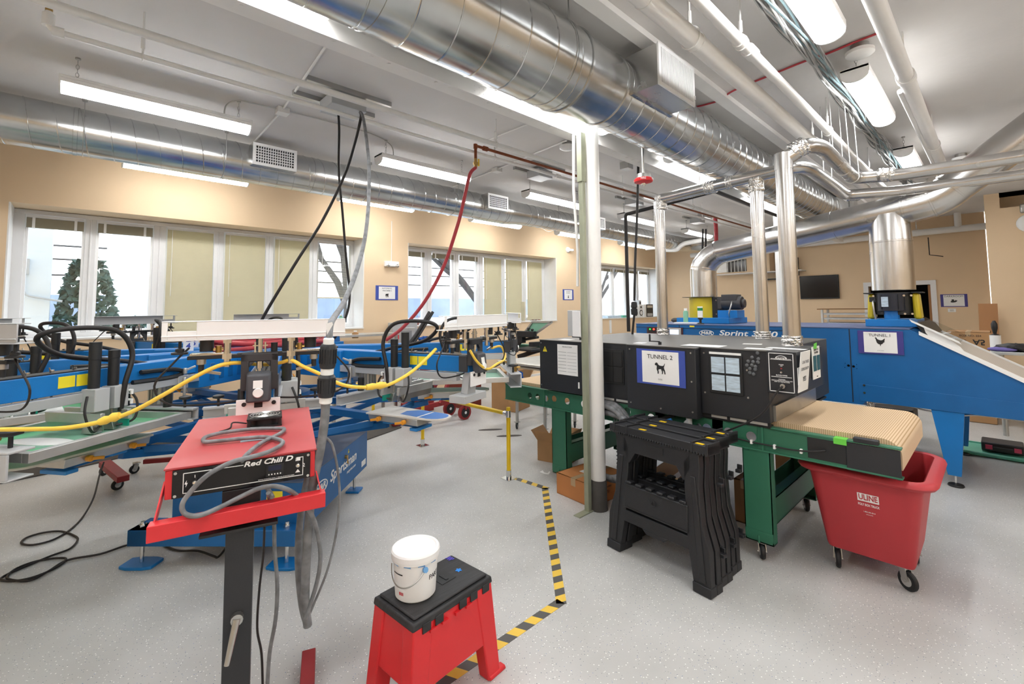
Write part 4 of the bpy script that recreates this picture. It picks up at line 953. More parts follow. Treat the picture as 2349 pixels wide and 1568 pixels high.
# stack light and clutter on the blue dryer
p = at(1607, 742, x=X1+.12); o = thing('stack_light', 'white signal tower with a green lens on top of the blue dryer', 'signal light', (p.x, p.y, 1.333))
B().lathe((p.x, p.y, 1.333), [(.045, 0), (.04, .012), (.014, .016), (.014, .055), (.03, .062), (.03, .085)], 20).build('base', 'black', o)
B().cyl((p.x, p.y, 1.415), (p.x, p.y, 1.50), .031, 20).build('body', 'white_plastic', o); B().cyl((p.x, p.y, 1.50), (p.x, p.y, 1.535), .031, 20).build('green_lens', 'green_cap', o); B().cyl((p.x, p.y, 1.535), (p.x, p.y, 1.552), .031, 20).build('cap', 'white_plastic', o)
B().box(X1-.002, X1, yx(1591, 744, X1)-.01, yx(1591, 744, X1)+.05, 1.30, 1.318).build('sticker', 'sticker_yellow', d1)
p = at(1573, 722, x=X1+.35); o = thing('spray_can', 'pale green spray can standing on the far end of the blue dryer', 'spray can', (p.x, p.y, 1.333))
B().lathe((p.x, p.y, 1.333), [(.03, 0), (.032, .005), (.032, .145), (.022, .165)], 18).build('can', 'mesh_green', o); B().cyl((p.x, p.y, 1.498), (p.x, p.y, 1.53), .02, 14).build('cap', 'white_plastic', o)
b = B()
for k in range(3):
    c = at(1683, 728, x=6.55); b.tube([(c.x+.02*k, c.y+(.15-.01*k)*math.cos(t), 1.345+max(0, (.13-.01*k)*math.sin(t))) for t in [PI*i/18 for i in range(19)]], .010, 8)
tag(b.build('cable_coil', 'cable_black'), 'coil of black cable standing on the blue dryer', 'cable')
p = at(1560, 728, x=X1+.4); o = B().sphere((p.x, p.y+.05, 1.37), .05, 12, (1, 1.6, .7)).build('cloth_rag', 'mat_dark'); tag(o, 'dark rag beside the spray can on the blue dryer', 'rag')
p = at(1575, 735, x=X1+.3); tag(B().cbox((p.x, p.y, 1.341), (.12, .30, .014), rz(.2)).build('paper_slip', 'paper'), 'white papers at the blower base on the blue dryer', 'paper')
# ================================================================== red box truck under the belt
def rrect(b, x0, x1, y0, y1, z, r, k=5):
    out = []
    for cx, cy, a in ((x1-r, y1-r, 0), (x0+r, y1-r, PI/2), (x0+r, y0+r, PI), (x1-r, y0+r, PI*1.5)):
        for i in range(k+1): t = a+PI/2*i/k; out.append(b._v((cx+r*math.cos(t), cy+r*math.sin(t), z)))
    return out
ct = thing('box_truck', 'red plastic box cart on casters under the end of the tan belt', 'cart', (3.52, .58, 0))
b = B(); A_ = (3.30, 3.76, .385, .775); T_ = (3.20, 3.86, .315, .845)
rings = [rrect(b, *A_, .125, .03)]
for z, e, r in ((.14, .004, .035), (.55, .0, .06)):
    t = (z-.125)/(.60-.125); q = [A_[i]+(T_[i]-A_[i])*t for i in range(4)]; rings.append(rrect(b, q[0]-e, q[1]+e, q[2]-e, q[3]+e, z, r))
for g, z in ((.0, .575), (.045, .585), (.056, .60), (.05, .615), (.03, .625), (.0, .622), (-.012, .60)): rings.append(rrect(b, T_[0]-g, T_[1]+g, T_[2]-g, T_[3]+g, z, .07+g))
for z in (.4, .16): 
    t = (z-.125)/(.60-.125); q = [A_[i]+(T_[i]-A_[i])*t for i in range(4)]; rings.append(rrect(b, q[0]+.012, q[1]-.012, q[2]+.012, q[3]-.012, z, .05))
b.loft(rings); b.build('tub', 'red_cart', ct, smooth=50)
def carttext(s, y, z, size, m, **k):
    t = (z-.125)/(.475); xx = 3.30+(3.20-3.30)*t-.0025
    return text(s, ct, (xx, y, z), (0, -1, 0), (-.1, 0, .475), size, m, **k)
yL = .555
t = (.475-.125)/.475; xx = 3.30-.1*t-.004
B().hexa([(xx+.004-.0985+.1 if 0 else 3.30-.1*((z-.125)/.475)-d, y, z) for d in (.002, .004) for y, z in ((yL+.048, .455), (yL-.048, .455), (yL-.048, .50), (yL+.048, .50))]).build('label_panel', 'paper', ct, smooth=0)
text('ULINE', ct, (3.30-.1*((.478-.125)/.475)-.0055, yL, .478), (0, -1, 0), (-.1, 0, .475), .046, 'red_cart', bold=.02, width=.085)
carttext('POLY BOX TRUCK', yL, .435, .019, 'paper', bold=.02, width=.096); carttext('1-800-295-5510', yL, .395, .010, 'paper', width=.052); carttext('uline.com', yL, .381, .008, 'paper')
for x, y, a in ((3.35, .74, .3), (3.34, .43, 1.0), (3.73, .42, .1), (3.73, .74, .2)): caster(None, x, y, .125, .052, ct, tilt=a, w_=.026)
# ================================================================== three folding sawhorses
def sawhorse(x0, yc, lean, rot, label):
    o = thing('sawhorse', label, 'sawhorse', (x0, yc, 0), 'folded sawhorses')
    T = Matrix.Translation((x0, yc, 0)) @ Matrix.Rotation(rot, 4, 'Z') @ Matrix.Rotation(lean, 4, 'Y')
    H_ = .78
    def frame(xa, xb, nm, tray):
        b = B(T); d = (xb-xa, 0, 0)
        for s in (1, -1):
            b.prism([(xa, s*y, z) for y, z in ((.352, .012), (.255, .012), (.215, .25), (.190, .66), (.235, .73), (.285, .73), (.290, .66), (.285, .55), (.30, .36), (.345, .22))], d)
            b.prism([(xa-.008, s*y, z) for y, z in ((.356, 0), (.250, 0), (.248, .05), (.354, .05))], (xb-xa+.016, 0, 0))
            b.prism([(xa-.006, s*y, z) for y, z in ((.325, .06), (.285, .06), (.235, .60), (.265, .60))], (.012, 0, 0))
        b.prism([(xa, y, z) for y, z in ((-.235, .735), (.235, .735), (.235, .63), (.19, .56), (.145, .63), (-.145, .63), (-.19, .56), (-.235, .63))], d)
        b.box(xa, xb, -.225, .225, .20, .27).prism([(xa, y, z) for y, z in ((-.09, .20), (.09, .20), (.06, .175), (-.06, .175))], (xb-xa, 0, 0))
        return b.build(nm, 'plastic_black', o, .004)
    frame(-.055, -.008, 'front_leg_frame', 1); frame(.010, .055, 'rear_leg_frame', 0)
    b = B(T).box(-.064, -.030, -.222, .222, .285, .435)
    for k in range(6): yy = -.19+k*.076; b.box(-.066, -.02, yy-.022, yy+.022, .435, .452)
    b.build('tray_panel', 'plastic_black', o, .006)
    b = B(T).tube([(-.066, .0+.014*math.cos(t), .375+.014*math.sin(t)) for t in [2*PI*i/14 for i in range(14)]], .004, 6, closed=True)
    for z in (.295, .425): b.box(-.067, -.063, -.21, .21, z, z+.004)
    b.build('tray_detail', 'black', o)
    b = B(T).box(-.062, .062, -.345, .345, .735, .782)
    for k in range(38): yy = -.34+k*.018; b.box(-.066, -.060, yy, yy+.010, .728, .742)
    for yy in (-.345, -.255, .20, .30): b.box(-.066, .066, yy, yy+.012, .73, .795)
    b.build('top_beam', 'plastic_black', o, .004)
    for yy in (.10, -.285): B(T).box(-.05, -.025, yy-.022, yy+.022, .7825, .785).build('yellow_mark', 'yellow', o)
    B(T).box(-.058, -.054, -.06, .06, .665, .705).build('name_plate', 'black', o)
    b = B(T)
    for z in (.55, .18): b.box(.05, .085, -.36 if z > .5 else -.37, -.33, z, z+.02).box(.075, .085, -.36, -.33, z, z+.045)
    b.build('hook', 'plastic_black', o, .003)
    return o
sawhorse(2.575, 1.47, .05, -.10, 'front black folding sawhorse of the three leaning by the green leg')
sawhorse(2.715, 1.475, .05, -.07, 'middle black folding sawhorse, sandwiched between two others')
sawhorse(2.855, 1.48, .05, -.04, 'rear black folding sawhorse, closest to the green dryer rail')
# ================================================================== red step stool with paint bucket
sa = math.atan2(1.68-1.45, 0) if 0 else None
def stool():
    tl, tr, br, bl = [at(*p, z=.405) for p in ((868, 1362), (940, 1437), (1120, 1322), (1042, 1268))]
    c = (tl+tr+br+bl)/4; d = ((br-tr)+(bl-tl)).normalized(); ang = math.atan2(d.y, d.x)
    lx = ((br-tr).length+(bl-tl).length)/4; ly = ((tr-tl).length+(br-bl).length)/4
    T = Matrix.Translation((c.x, c.y, 0)) @ Matrix.Rotation(ang, 4, 'Z')
    o = thing('step_stool', 'red plastic step stool with a black lid, in the foreground', 'step stool', (c.x, c.y, 0))
    f = 1.12
    def pt(u, v, z): k = 1+(.395-z)*.42; return (u*lx*k, v*ly*k, z)
    for su in (-1, 1):
        for sv in (-1, 1):
            b = B(T); a0, a1 = .62, 1.0
            q = []
            for z in (0, .39):
                w0 = .70 if z == 0 else .55
                q += [pt(su*w0, sv*w0*.86, z), pt(su*1, sv*w0*.86, z), pt(su*1, sv*1, z), pt(su*w0, sv*1, z)]
            b.hexa(q); b.build('leg', 'red_plastic', o, .006)
            b = B(T); p = V(pt(su*1.0, sv*.85, 0)); b.hexa([pt(su*.72, sv*.80, 0), pt(su*1.14, sv*.80, 0), pt(su*1.14, sv*1.03, 0), pt(su*.72, sv*1.03, 0), pt(su*.72, sv*.80, .018), pt(su*1.12, sv*.82, .018), pt(su*1.12, sv*1.02, .018), pt(su*.72, sv*1.03, .018)]); b.build('foot', 'red_plastic', o, .005)
    b = B(T)
    for sv in (-1, 1): b.hexa([pt(-.98, sv*.93, .15), pt(.98, sv*.93, .15), pt(.98, sv*.97, .15), pt(-.98, sv*.97, .15), pt(-.98, sv*.93, .392), pt(.98, sv*.93, .392), pt(.98, sv*.97, .392), pt(-.98, sv*.97, .392)])
    for su in (-1, 1): b.hexa([pt(su*.93, -.95, .17), pt(su*.97, -.95, .17), pt(su*.97, .95, .17), pt(su*.93, .95, .17), pt(su*.93, -.95, .392), pt(su*.97, -.95, .392), pt(su*.97, .95, .392), pt(su*.93, .95, .392)])
    b.hexa([pt(-.9, -.9, .15), pt(.9, -.9, .15), pt(.9, .9, .15), pt(-.9, .9, .15), pt(-.9, -.9, .16), pt(.9, -.9, .16), pt(.9, .9, .16), pt(-.9, .9, .16)])
    b.build('body', 'red_plastic', o, .004)
    b = B(T).hexa([(-lx*1.03, -ly*1.03, .375), (lx*1.03, -ly*1.03, .375), (lx*1.03, ly*1.03, .375), (-lx*1.03, ly*1.03, .375), (-lx*1.01, -ly*1.01, .402), (lx*1.01, -ly*1.01, .402), (lx*1.01, ly*1.01, .402), (-lx*1.01, ly*1.01, .402)])
    b.box(-lx*.94, lx*.94, -ly*.90, ly*.90, .402, .414)
    ld = b.build('lid', pm('lid_black', '2a2a2c', .55, var=.3, scale=12, stretch=(.3, 6, 1), bump=.15), o, .008)
    b = B(T).box(lx*.05, lx*.42, -ly*.28, ly*.28, .4141, .4155).build('handle_recess', 'black', o)
    b = B(T).box(lx*.20, lx*.27, -ly*.18, ly*.18, .4155, .418).build('handle', 'plastic_black', o)
    b = B(T)
    for u in (-.72, -.42, .18, .48, .82): b.box(u*lx-.02, u*lx+.02, -ly*1.05, -ly*1.02, .352, .385)
    b.build('hinge', 'black', o, .002)
    b = B(T)
    for u in (-.57, -.28, .05, .33): b.box(u*lx-.016, u*lx+.016, -ly*1.08, -ly*1.0, .342, .352)
    b.build('latch_rib', 'red_plastic', o)
    p = T @ V((lx*.62, -ly*.05, .4145)); b = B()
    b.prism([(p.x+.012*(1+.3*math.sin(5*t))*math.cos(t), p.y+.012*(1+.3*math.sin(5*t))*math.sin(t), .4145) for t in [2*PI*i/20 for i in range(20)]], (0, 0, .001)); b.build('paint_splat', pm('splat_blue', '1b7fd6', .4), o)
    B(T).tube([(lx*.93, ly*(.55+.2*math.cos(t)), .4146) if 0 else (lx*(.80+.07*math.sin(3*t)), ly*(.6+.25*t/6), .4150) for t in [6*i/30 for i in range(31)]], .0018, 5).build('marker_scribble', pm('marker_violet', '5a4fc0', .5), o)
    # bucket
    p = T @ V((-lx*.44, ly*.10, .414)); x, y = p.x, p.y
    o2 = thing('paint_bucket', 'white plastic paint bucket with lid standing on the red step stool', 'bucket', (x, y, .4145))
    z = .4145; r0, r1, h = .078, .090, .165
    B().lathe((x, y, z), [(r0-.004, 0), (r0, .004), (r0+.002, .006), (r1-.001, h-.022), (r1+.005, h-.020), (r1+.005, h-.010), (r1, h-.008), (r1, h)], 44).build('tub', 'white_plastic', o2, smooth=30)
    B().lathe((x, y, z+h), [(r1+.002, -.012), (r1+.007, -.010), (r1+.007, .008), (r1+.002, .014), (r1-.006, .014), (r1-.010, .010), (.001, .010)], 44).build('lid', 'white_enamel', o2, smooth=30)
    va = math.atan2(-y, -x)
    def cy(a, zz, e=.001): rr = r0+(r1-r0)*zz/h+e; return V((x+rr*math.cos(va+a), y+rr*math.sin(va+a), z+zz))
    B().tube([cy(a, .125-.055*(1-((a+.55)/.95)**2) if 1 else 0, .006+.012*(1-((a+.55)/.95)**2)) for a in [-1.5+1.9*i/24 for i in range(25)]], .0025, 6).build('bail_handle', 'steel', o2)
    B().tube([cy(.40, .125, .004), cy(.41, .128, .012)], .011, 8).build('handle_boss', pm('smear_blue', '6fa8dc', .5), o2)
    b = B()
    for i in range(8):
        a, c = -1.25+.10*i, -1.25+.10*(i+1); b.face([cy(a, .02), cy(c, .02), cy(c, .115), cy(a, .115)])
    lab = b.build('label', 'paper', o2)
    b = B()
    for i in range(6): a, c = -1.20+.10*i, -1.20+.10*(i+1); b.face([cy(a, .105, .002), cy(c, .105, .002), cy(c, .110, .002), cy(a, .110, .002)])
    b.build('label_bar', 'ink', o2)
    b = B()
    for a, c, zz in ((-.85, -.75, .028), (-.72, -.66, .028), (-.64, -.60, .028)): b.face([cy(a, zz, .002), cy(c, zz, .002), cy(c, zz+.012, .002), cy(a, zz+.012, .002)])
    b.build('label_logo', 'red_plastic', o2)
    for k, ch in enumerate('PART'):
        a = .72+.17*k; n = V((math.cos(va+a), math.sin(va+a), 0)); text(ch, o2, cy(a, .085, .0015), V((-n.y, n.x, 0)), (0, 0, 1), .026, 'ink')
    b = B()
    for a in (-1.1, -.5, .1, .7): b.face([cy(a, .140, .0035), cy(a+.3, .137, .0035), cy(a+.3, .146, .0055), cy(a, .149, .0055)])
    b.build('paint_smear', 'smear_blue', o2)
stool()
# ================================================================== hazard tape on the floor
tp0, tp1, tp2, tp3 = [at(*p, z=.002) for p in ((1185, 1097), (1250, 1118), (1287, 1378), (985, 1585))]
def tape_strip(a, c, w_, lab):
    d = (c-a); Ln = d.length; o = bpy.data.objects.new('floor_tape', bpy.data.meshes.new('floor_tape'))
    me = o.data; me.from_pydata([(0, -w_/2, 0), (Ln, -w_/2, 0), (Ln, w_/2, 0), (0, w_/2, 0), (0, -w_/2, .0012), (Ln, -w_/2, .0012), (Ln, w_/2, .0012), (0, w_/2, .0012)], [], [(3, 2, 1, 0), (4, 5, 6, 7), (0, 1, 5, 4), (1, 2, 6, 5), (2, 3, 7, 6), (3, 0, 4, 7)]); me.materials.append(M['hazard'])
    C.objects.link(o); o.location = (a.x, a.y, .0003); o.rotation_euler = (0, 0, math.atan2(d.y, d.x)); tag(o, lab, 'floor tape', 'hazard tape strips')
tape_strip(tp0, tp1+(tp1-tp0).normalized()*.03, .055, 'short black and yellow floor tape starting at the yellow post')
tape_strip(tp1, tp2+(tp2-tp1).normalized()*.02, .055, 'long straight black and yellow floor tape beside the sawhorses')
tape_strip(tp2, tp3, .055, 'black and yellow floor tape running past the red step stool')
# ================================================================== yellow guard rail
gr = thing('guard_rail', 'yellow pipe guard rail with two posts between press and dryer', 'guard rail', (2.9, 3.8, 0))
Z0 = .64
for x, y in ((2.9, 3.15), (2.885, 4.58)):
    b = B().cyl((x, y, .03), (x, y, Z0), .019, 20).build('post', 'yellow', gr)
    b = B().box(x-.055, x+.055, y-.055, y+.055, 0, .006).cyl((x, y, .006), (x, y, .075), .024, 20); b.build('base_flange', 'chrome', gr)
    b = B().cyl((x, y, Z0-.09), (x, y, Z0-.03), .0235, 20).cyl((x, y+.02, Z0-.06), (x, y+.055, Z0-.06), .0225, 16)
    if y > 4: b.cyl((x, y-.055, Z0-.06), (x, y-.02, Z0-.06), .0225, 16)
    b.build('fitting', 'chrome', gr)
B().cyl((2.9, 3.20, Z0-.06), (2.887, 4.53, Z0-.06), .0185, 18).build('rail', 'yellow', gr)
B().cyl((2.885, 4.62, Z0-.06), (2.87, 5.75, Z0-.06), .0185, 18).build('rail', 'yellow', gr)
B().cyl((2.86, 5.75, Z0-.06), (1.6, 5.90, Z0-.06), .0185, 18).build('rail', 'yellow', gr)
b = B().cyl((2.87, 5.77, .0), (2.87, 5.77, Z0), .019, 18); b.build('post', 'yellow', gr)
# ================================================================== cardboard boxes
def carton(label, c, d, a, open_=False, m='cardboard', tape=True, flaps=None, group='cardboard boxes on the floor', z0=0):
    T = Matrix.Translation((c[0], c[1], z0)) @ Matrix.Rotation(a, 4, 'Z'); x, y, h = d[0]/2, d[1]/2, d[2]; t = .006
    o = thing('cardboard_box', label, 'cardboard box', (c[0], c[1], z0), group)
    b = B(T).box(-x, x, -y, -y+t, 0, h).box(-x, x, y-t, y, 0, h).box(-x, -x+t, -y+t, y-t, 0, h).box(x-t, x, -y+t, y-t, 0, h).box(-x, x, -y, y, 0, .006)
    if not open_: b.box(-x, x, -y, y, h-.005, h)
    b.build('walls', m, o)
    if open_:
        for ax, s, an in (('x', -1, .5), ('x', 1, .9), ('y', -1, .35), ('y', 1, .7)):
            b = B(T); L_ = min(x, y)*.9; co, si = math.cos(an)*L_, math.sin(an)*L_
            if ax == 'x': p = [(s*x, -y, h), (s*x, y, h), (s*(x+si), y, h+co), (s*(x+si), -y, h+co)]
            else: p = [(-x, s*y, h), (x, s*y, h), (x, s*(y+si), h+co), (-x, s*(y+si), h+co)]
            n = V((0, 0, .004)); b.prism(p, n); b.build('flap', m, o)
    elif tape:
        B(T).box(-x-.0008, x+.0008, -.025, .025, h-.06, h+.0008).build('packing_tape', pm('packing_tape', 'b59a76', .3, var=.04) if 'packing_tape' not in M else 'packing_tape', o)
    return o, T
o, T = carton('taped orange-brown box with marker writing, behind the column foot', (3.17, 2.42), (.44, .38, .17), 0.0-1.30+1.57-.35, m='cardboard_orange')
p = T @ V((-.2208, .02, .11))
q0, q1 = at(1360, 1108, x=3.0), None
text('yellow hoodies', o, T @ V((-.05, -.1912, .115)), T.to_3x3() @ V((1, 0, 0)), (0, 0, 1), .026, 'ink', width=.15)
text('(5)', o, T @ V((-.02, -.1912, .075)), T.to_3x3() @ V((1, 0, 0)), (0, 0, 1), .03, 'ink')
B(T).cbox((.02, .02, .1705), (.16, .12, .001)).build('shipping_label', 'paper', o)
o, T = carton('open brown box holding a white package behind the far green leg', (3.62, 3.18), (.26, .34, .20), .25, True)
o2 = B(T).cbox((-.02, .0, .20), (.18, .26, .02), Matrix.Rotation(.3, 3, 'Y')).build('parcel', 'paper'); tag(o2, 'white labelled package sticking out of the open brown box', 'package')
B(T).cbox((-.05, -.05, .222), (.05, .05, .001), Matrix.Rotation(.3, 3, 'Y')).build('parcel_label', 'ink_grey', o2)
carton('flat brown box under the black dryer behind the sawhorses', (3.72, 1.86), (.5, .42, .20), .12, m='cardboard_dark')
carton('tall open brown box on the floor below the end of the black dryer', (4.92, 5.28), (.46, .42, .44), .3, True)
carton('low brown box beside the tall open one near the steel table', (5.85, 5.15), (.5, .4, .22), .2)
carton('tall brown carton behind the red cart and the green leg', (4.62, 1.15), (.30, .52, .50), 0, m='cardboard_dark')
carton('brown box half hidden under the near green cross beam', (3.62, 1.32), (.22, .14, .30), 0, m='cardboard_dark')
carton('large brown carton stamped A5 in the far right corner', (8.9, .30), (.6, .42, 1.18), .0, m='cardboard')
oo = [x for x in C.objects if x.get('label', '').startswith('large brown carton stamped')][0]
text('A5', oo, (8.598, .20, 1.05), (0, -1, 0), (0, 0, -1), .10, 'ink', bold=.02); text('945', oo, (8.598, .36, 1.06), (0, -1, 0), (0, 0, -1), .06, 'ink'); text('BOX NO. 224', oo, (8.598, .28, 1.13), (0, -1, 0), (0, 0, 1), .035, 'ink')
# hoses and plugs behind the column
c = at(1378, 1010, x=2.97)
b = B()
for k in range(3): b.tube([(3.04+.018*k, 2.16+(.205+.012*k)*math.cos(t), .50+(.27+.015*k)*math.sin(t)) for t in [2*PI*i/40 for i in range(40)]], .020, 10, closed=True)
b.tube(smoothpath([(3.06, 2.36, .65), (3.05, 2.2, .72), (3.04, 2.0, .70), (2.98, 1.86, .66), (2.95, 1.76, .645)], 6), .022, 10)
b.tube(smoothpath([(3.04, 2.1, .245), (2.98, 1.98, .225), (2.93, 1.86, .24), (2.96, 1.75, .30)], 6), .020, 10)
tag(b.build('hose_coil', 'cable_grey'), 'coiled grey ribbed hose hanging behind the white column', 'hose')
for k, (y, z, lab) in enumerate(((2.005, .47, 'upper black and white twist plug dangling beside the column'), (1.995, .385, 'lower black and white twist plug dangling beside the column'))):
    o = thing('power_plug', lab, 'plug', (2.99, y, z), 'dangling twist plugs')
    B().lathe((2.99, y, z), [(.012, 0), (.022, .004), (.024, .05), (.018, .056)], 16).build('plug_body', 'black', o)
    B().lathe((2.99, y, z+.056), [(.018, 0), (.021, .004), (.021, .024), (.010, .030)], 16).build('plug_cap', 'white_plastic', o)
    B().tube(smoothpath([(2.99, y, z+.08), (3.0, y+.01, z+.15), (3.03, y+.03, .70), (3.07, y+.1, .74)], 5), .006, 6).build('cord', 'cable_black', o)
b = B()
for k in range(6): b.tube(smoothpath([(3.05, 2.10-.03*k, .72), (2.99-.005*k, 2.04-.012*k, .60-.02*k), (3.0, 2.03-.012*k, .45), (3.02, 2.06, .33+.03*k)], 5), .005, 6)
tag(b.build('loose_wires', 'cable_black'), 'bunch of thin black wires hanging under the dryer rail by the column', 'wires')
# disconnect box on the column strut
p0, p1 = at(1318, 712, x=CX-.1), at(1343, 775, x=CX-.1)
o = thing('disconnect_box', 'grey electrical disconnect box mounted on the strut beside the column', 'electrical box', (CX-.10, CY+.10, 1.32))
B().box(CX-.13, CX-.05, CY+.08, CY+.175, 1.325, 1.53).build('enclosure', 'grey_paint', o, .004)
B().box(CX-.145, CX-.13, CY+.04, CY+.115, 1.325, 1.525).build('cover_plate', 'frame_white', o, .003)
# ================================================================== hanging power cables by the column
q = at(1462, 430, x=4.2); q1 = at(1454, 660, x=4.2); q2 = at(1449, 760, x=4.2)
o = thing('power_cable', 'black hanging power cable with a twist connector behind the black dryer', 'cable', q1)
qt = at(1463, 350, x=4.2); qt = V((4.2, qt.y, H))
B().tube(smoothpath([qt, (4.2, qt.y, 3.0), at(1461, 500, x=4.2), at(1457, 600, x=4.2), at(1455, 690, x=4.2)], 6), .013, 10).build('cable', 'cable_black', o)
B().lathe(at(1455, 722, x=4.2), [(.02, 0), (.032, .005), (.034, .06), (.026, .065), (.026, .075), (.033, .08), (.030, .13), (.016, .14)], 18).build('connector', 'black', o)
B().tube(smoothpath([at(1455, 722, x=4.2), at(1453, 740, x=4.2), at(1450, 775, x=4.2)], 4), .012, 10).build('cable', 'cable_black', o)
# ================================================================== wall fittings
def wallsign(px0, px1, py0, py1, label, lines, pic, fr='sign_blue', **k):
    a, c = at(px0, py0, y=W-.006), at(px1, py1, y=W-.006); w_ = c.x-a.x; h = a.z-c.z
    o, P = sign('paper_sign', label, 'sign', ((a.x+c.x)/2, W-.001, (a.z+c.z)/2), (1, 0, 0), (0, 0, 1), w_, h, frame=fr, fw=.018, fside=.055, lines=[(s, v*h, sz*h, 'ink') for s, v, sz in lines])
    shape(o, P, pic, s=h*.26, dv=-.18*h)
wallsign(862, 913, 654, 688, 'blue-bordered AUTOMATIC MACHINE 2 sign between the first two windows', (('AUTOMATIC', .30, .13), ('MACHINE 2', .14, .13)), BEAST)
wallsign(1291, 1316, 663, 688, 'blue-bordered AUTOMATIC MACHINE 1 sign between the last two windows', (('AUTOMATIC', .30, .11), ('MACHINE 1', .16, .11)), [(-.3, -.5), (.3, -.5), (.2, 0), (.06, .5), (-.1, .46), (-.2, 0)])
o, P = sign('paper_sign', 'purple-bordered DARKROOM sign with a snake beside the far doorway', 'sign', (L-.001, .62, 1.625), (0, -1, 0), (0, 0, 1), .40, .26, m='paper', frame='sign_purple', fw=.015, fside=.045, lines=(('DARKROOM', .085, .05, 'ink'),))
shape(o, P, SNAKE, s=.10, dv=-.01)
o = thing('light_switch', 'white light switch plate under the DARKROOM sign', 'switch', (L, .66, 1.40)); B().box(L-.008, L, .60, .72, 1.39, 1.46).build('plate', 'white_plastic', o, .002); B().box(L-.012, L-.008, .63, .69, 1.405, 1.445).build('rocker', 'pallet_top', o)
o = thing('television', 'black flat television on the far wall', 'television', (L-.05, 2.94, 1.71)); B().box(L-.06, L-.015, 2.545, 3.345, 1.71, 2.275).build('bezel', 'black', o, .006); B().box(L-.062, L-.06, 2.56, 3.33, 1.735, 2.262).build('screen', 'screen_black', o); B().box(L-.015, L, 2.75, 3.1, 1.9, 2.1).build('wall_bracket', 'black', o)
o = thing('emergency_light', 'white twin-head emergency light above the AUTOMATIC MACHINE 2 sign', 'emergency light', (3.77, W, 2.27))
B().box(3.64, 3.90, W-.06, W, 2.27, 2.36).build('housing', 'white_plastic', o, .012)
for x in (3.69, 3.86): B().lathe((x, W-.06, 2.285), [(.03, 0), (.028, .02), (.012, .03)], 16, (0, -1, 0)).build('lamp_head', 'chrome', o)
B().cyl((3.78, W-.008, 2.36), (3.78, W-.008, 3.05), .006, 8).build('raceway', 'frame_white', o)
o = thing('security_camera', 'white dome security camera on the window wall left of the column', 'camera', (8.42, W, 2.90)); B().lathe((8.42, W, 2.935), [(.07, 0), (.068, .02), (.05, .05), (.02, .065)], 20, (0, -1, 0)).build('base', 'white_plastic', o); B().cyl((8.42, W-.05, 2.93), (8.50, W-.12, 2.92), .03, 14).build('lens_barrel', 'white_plastic', o); B().cyl((8.5, W-.12, 2.92), (8.505, W-.125, 2.919), .024, 14).build('lens', 'black', o)
o = thing('electrical_panel', 'grey electrical panel box on the window wall behind the press', 'electrical panel', (3.95, W, .88)); B().box(3.73, 4.20, W-.16, W, .88, 1.33).build('enclosure', 'grey_paint', o, .005); B().box(3.80, 4.14, W-.17, W-.16, .92, 1.24).build('door', 'alu', o, .003); B().box(3.88, 4.08, W-.173, W-.17, .96, 1.19).build('window', 'ink_grey', o); B().box(3.815, 3.84, W-.174, W-.17, 1.06, 1.17).build('handle', 'red_plastic', o)
o = thing('wall_raceway', 'short white cable raceway on the wall below the farthest window', 'raceway', (10.1, W, .95)); B().box(10.06, 10.14, W-.02, W, .88, 1.22).build('cover', 'frame_white', o)
# window sill clutter
o = thing('pen_mug', 'dark red mug of pens on the sill of the middle window', 'mug', (4.35, W+.12, 1.27)); B().lathe((4.35, W+.12, 1.27), [(.035, 0), (.042, .01), (.045, .10), (.040, .10), (.036, .012)], 20).build('cup', 'brown_red', o)
b = B().tube([(4.395+.022*math.sin(t), W+.10, 1.32+.025*math.cos(t)) for t in [PI*i/10 for i in range(11)]], .005, 6); b.build('handle', 'brown_red', o)
for k in range(7): a = k*.9; o2 = B().cyl((4.35+.015*math.cos(a), W+.12+.015*math.sin(a), 1.285), (4.35+.05*math.cos(a), W+.12+.04*math.sin(a), 1.43+.01*(k % 3)), .004, 6).build('pen', ('ink', 'sign_blue', 'red_plastic', 'paper')[k % 4]); tag(o2, 'pen standing in the dark red mug', 'pen', 'pens in the mug')
o2 = thing('pen_mug', 'pale patterned mug beside the dark red pen mug', 'mug', (4.47, W+.10, 1.27)); B().lathe((4.47, W+.10, 1.27), [(.03, 0), (.04, .01), (.042, .085), (.037, .085), (.033, .01)], 18).build('cup', 'paper_print', o2)
tag(B().cbox((4.24, W+.12, 1.29), (.10, .07, .04)).build('small_box', 'sign_blue'), 'small blue box beside the dark red mug', 'box')
tag(B().cbox((3.98, W-.09, 1.345), (.16, .05, .028), rz(.1)).build('tape_measure', 'sticker_yellow'), 'yellow and black tool lying on the electrical panel', 'tool')
for k, (x, m) in enumerate(((5.75, 'cloth_blue'), (6.05, 'sign_blue'), (6.35, 'teal'), (6.62, 'teal'))):
    o2 = B().cbox((x, W+.06, 1.283+.002*k), (.42, .11, .02), rz(.05*k-.05)).build('folded_bag', m); tag(o2, '%s plastic sheet lying on the middle window sill' % ('dark blue', 'royal blue', 'green-blue', 'sea-green')[k], 'plastic sheet', 'coloured sheets on the sill')
for k in range(9): 
    o2 = B().cbox((7.25+.03*k, W+.08+.01*(k % 3), 1.285+.006*(k % 2)), (.10, .02, .016), rz(k*1.1)).build('metal_clip', ('steel', 'brown_red', 'ink_grey')[k % 3]); tag(o2, 'little clamp in the heap at the right end of the middle sill', 'clamp', 'clamps heaped on the sill')
o = thing('tube_roll', 'upright cream cardboard tube on the middle window sill', 'tube', (7.0, W+.1, 1.27)); B().lathe((7.0, W+.1, 1.27), [(.045, 0), (.045, .42), (.038, .42), (.038, .01)], 22).build('tube_wall', 'blind', o, smooth=30)
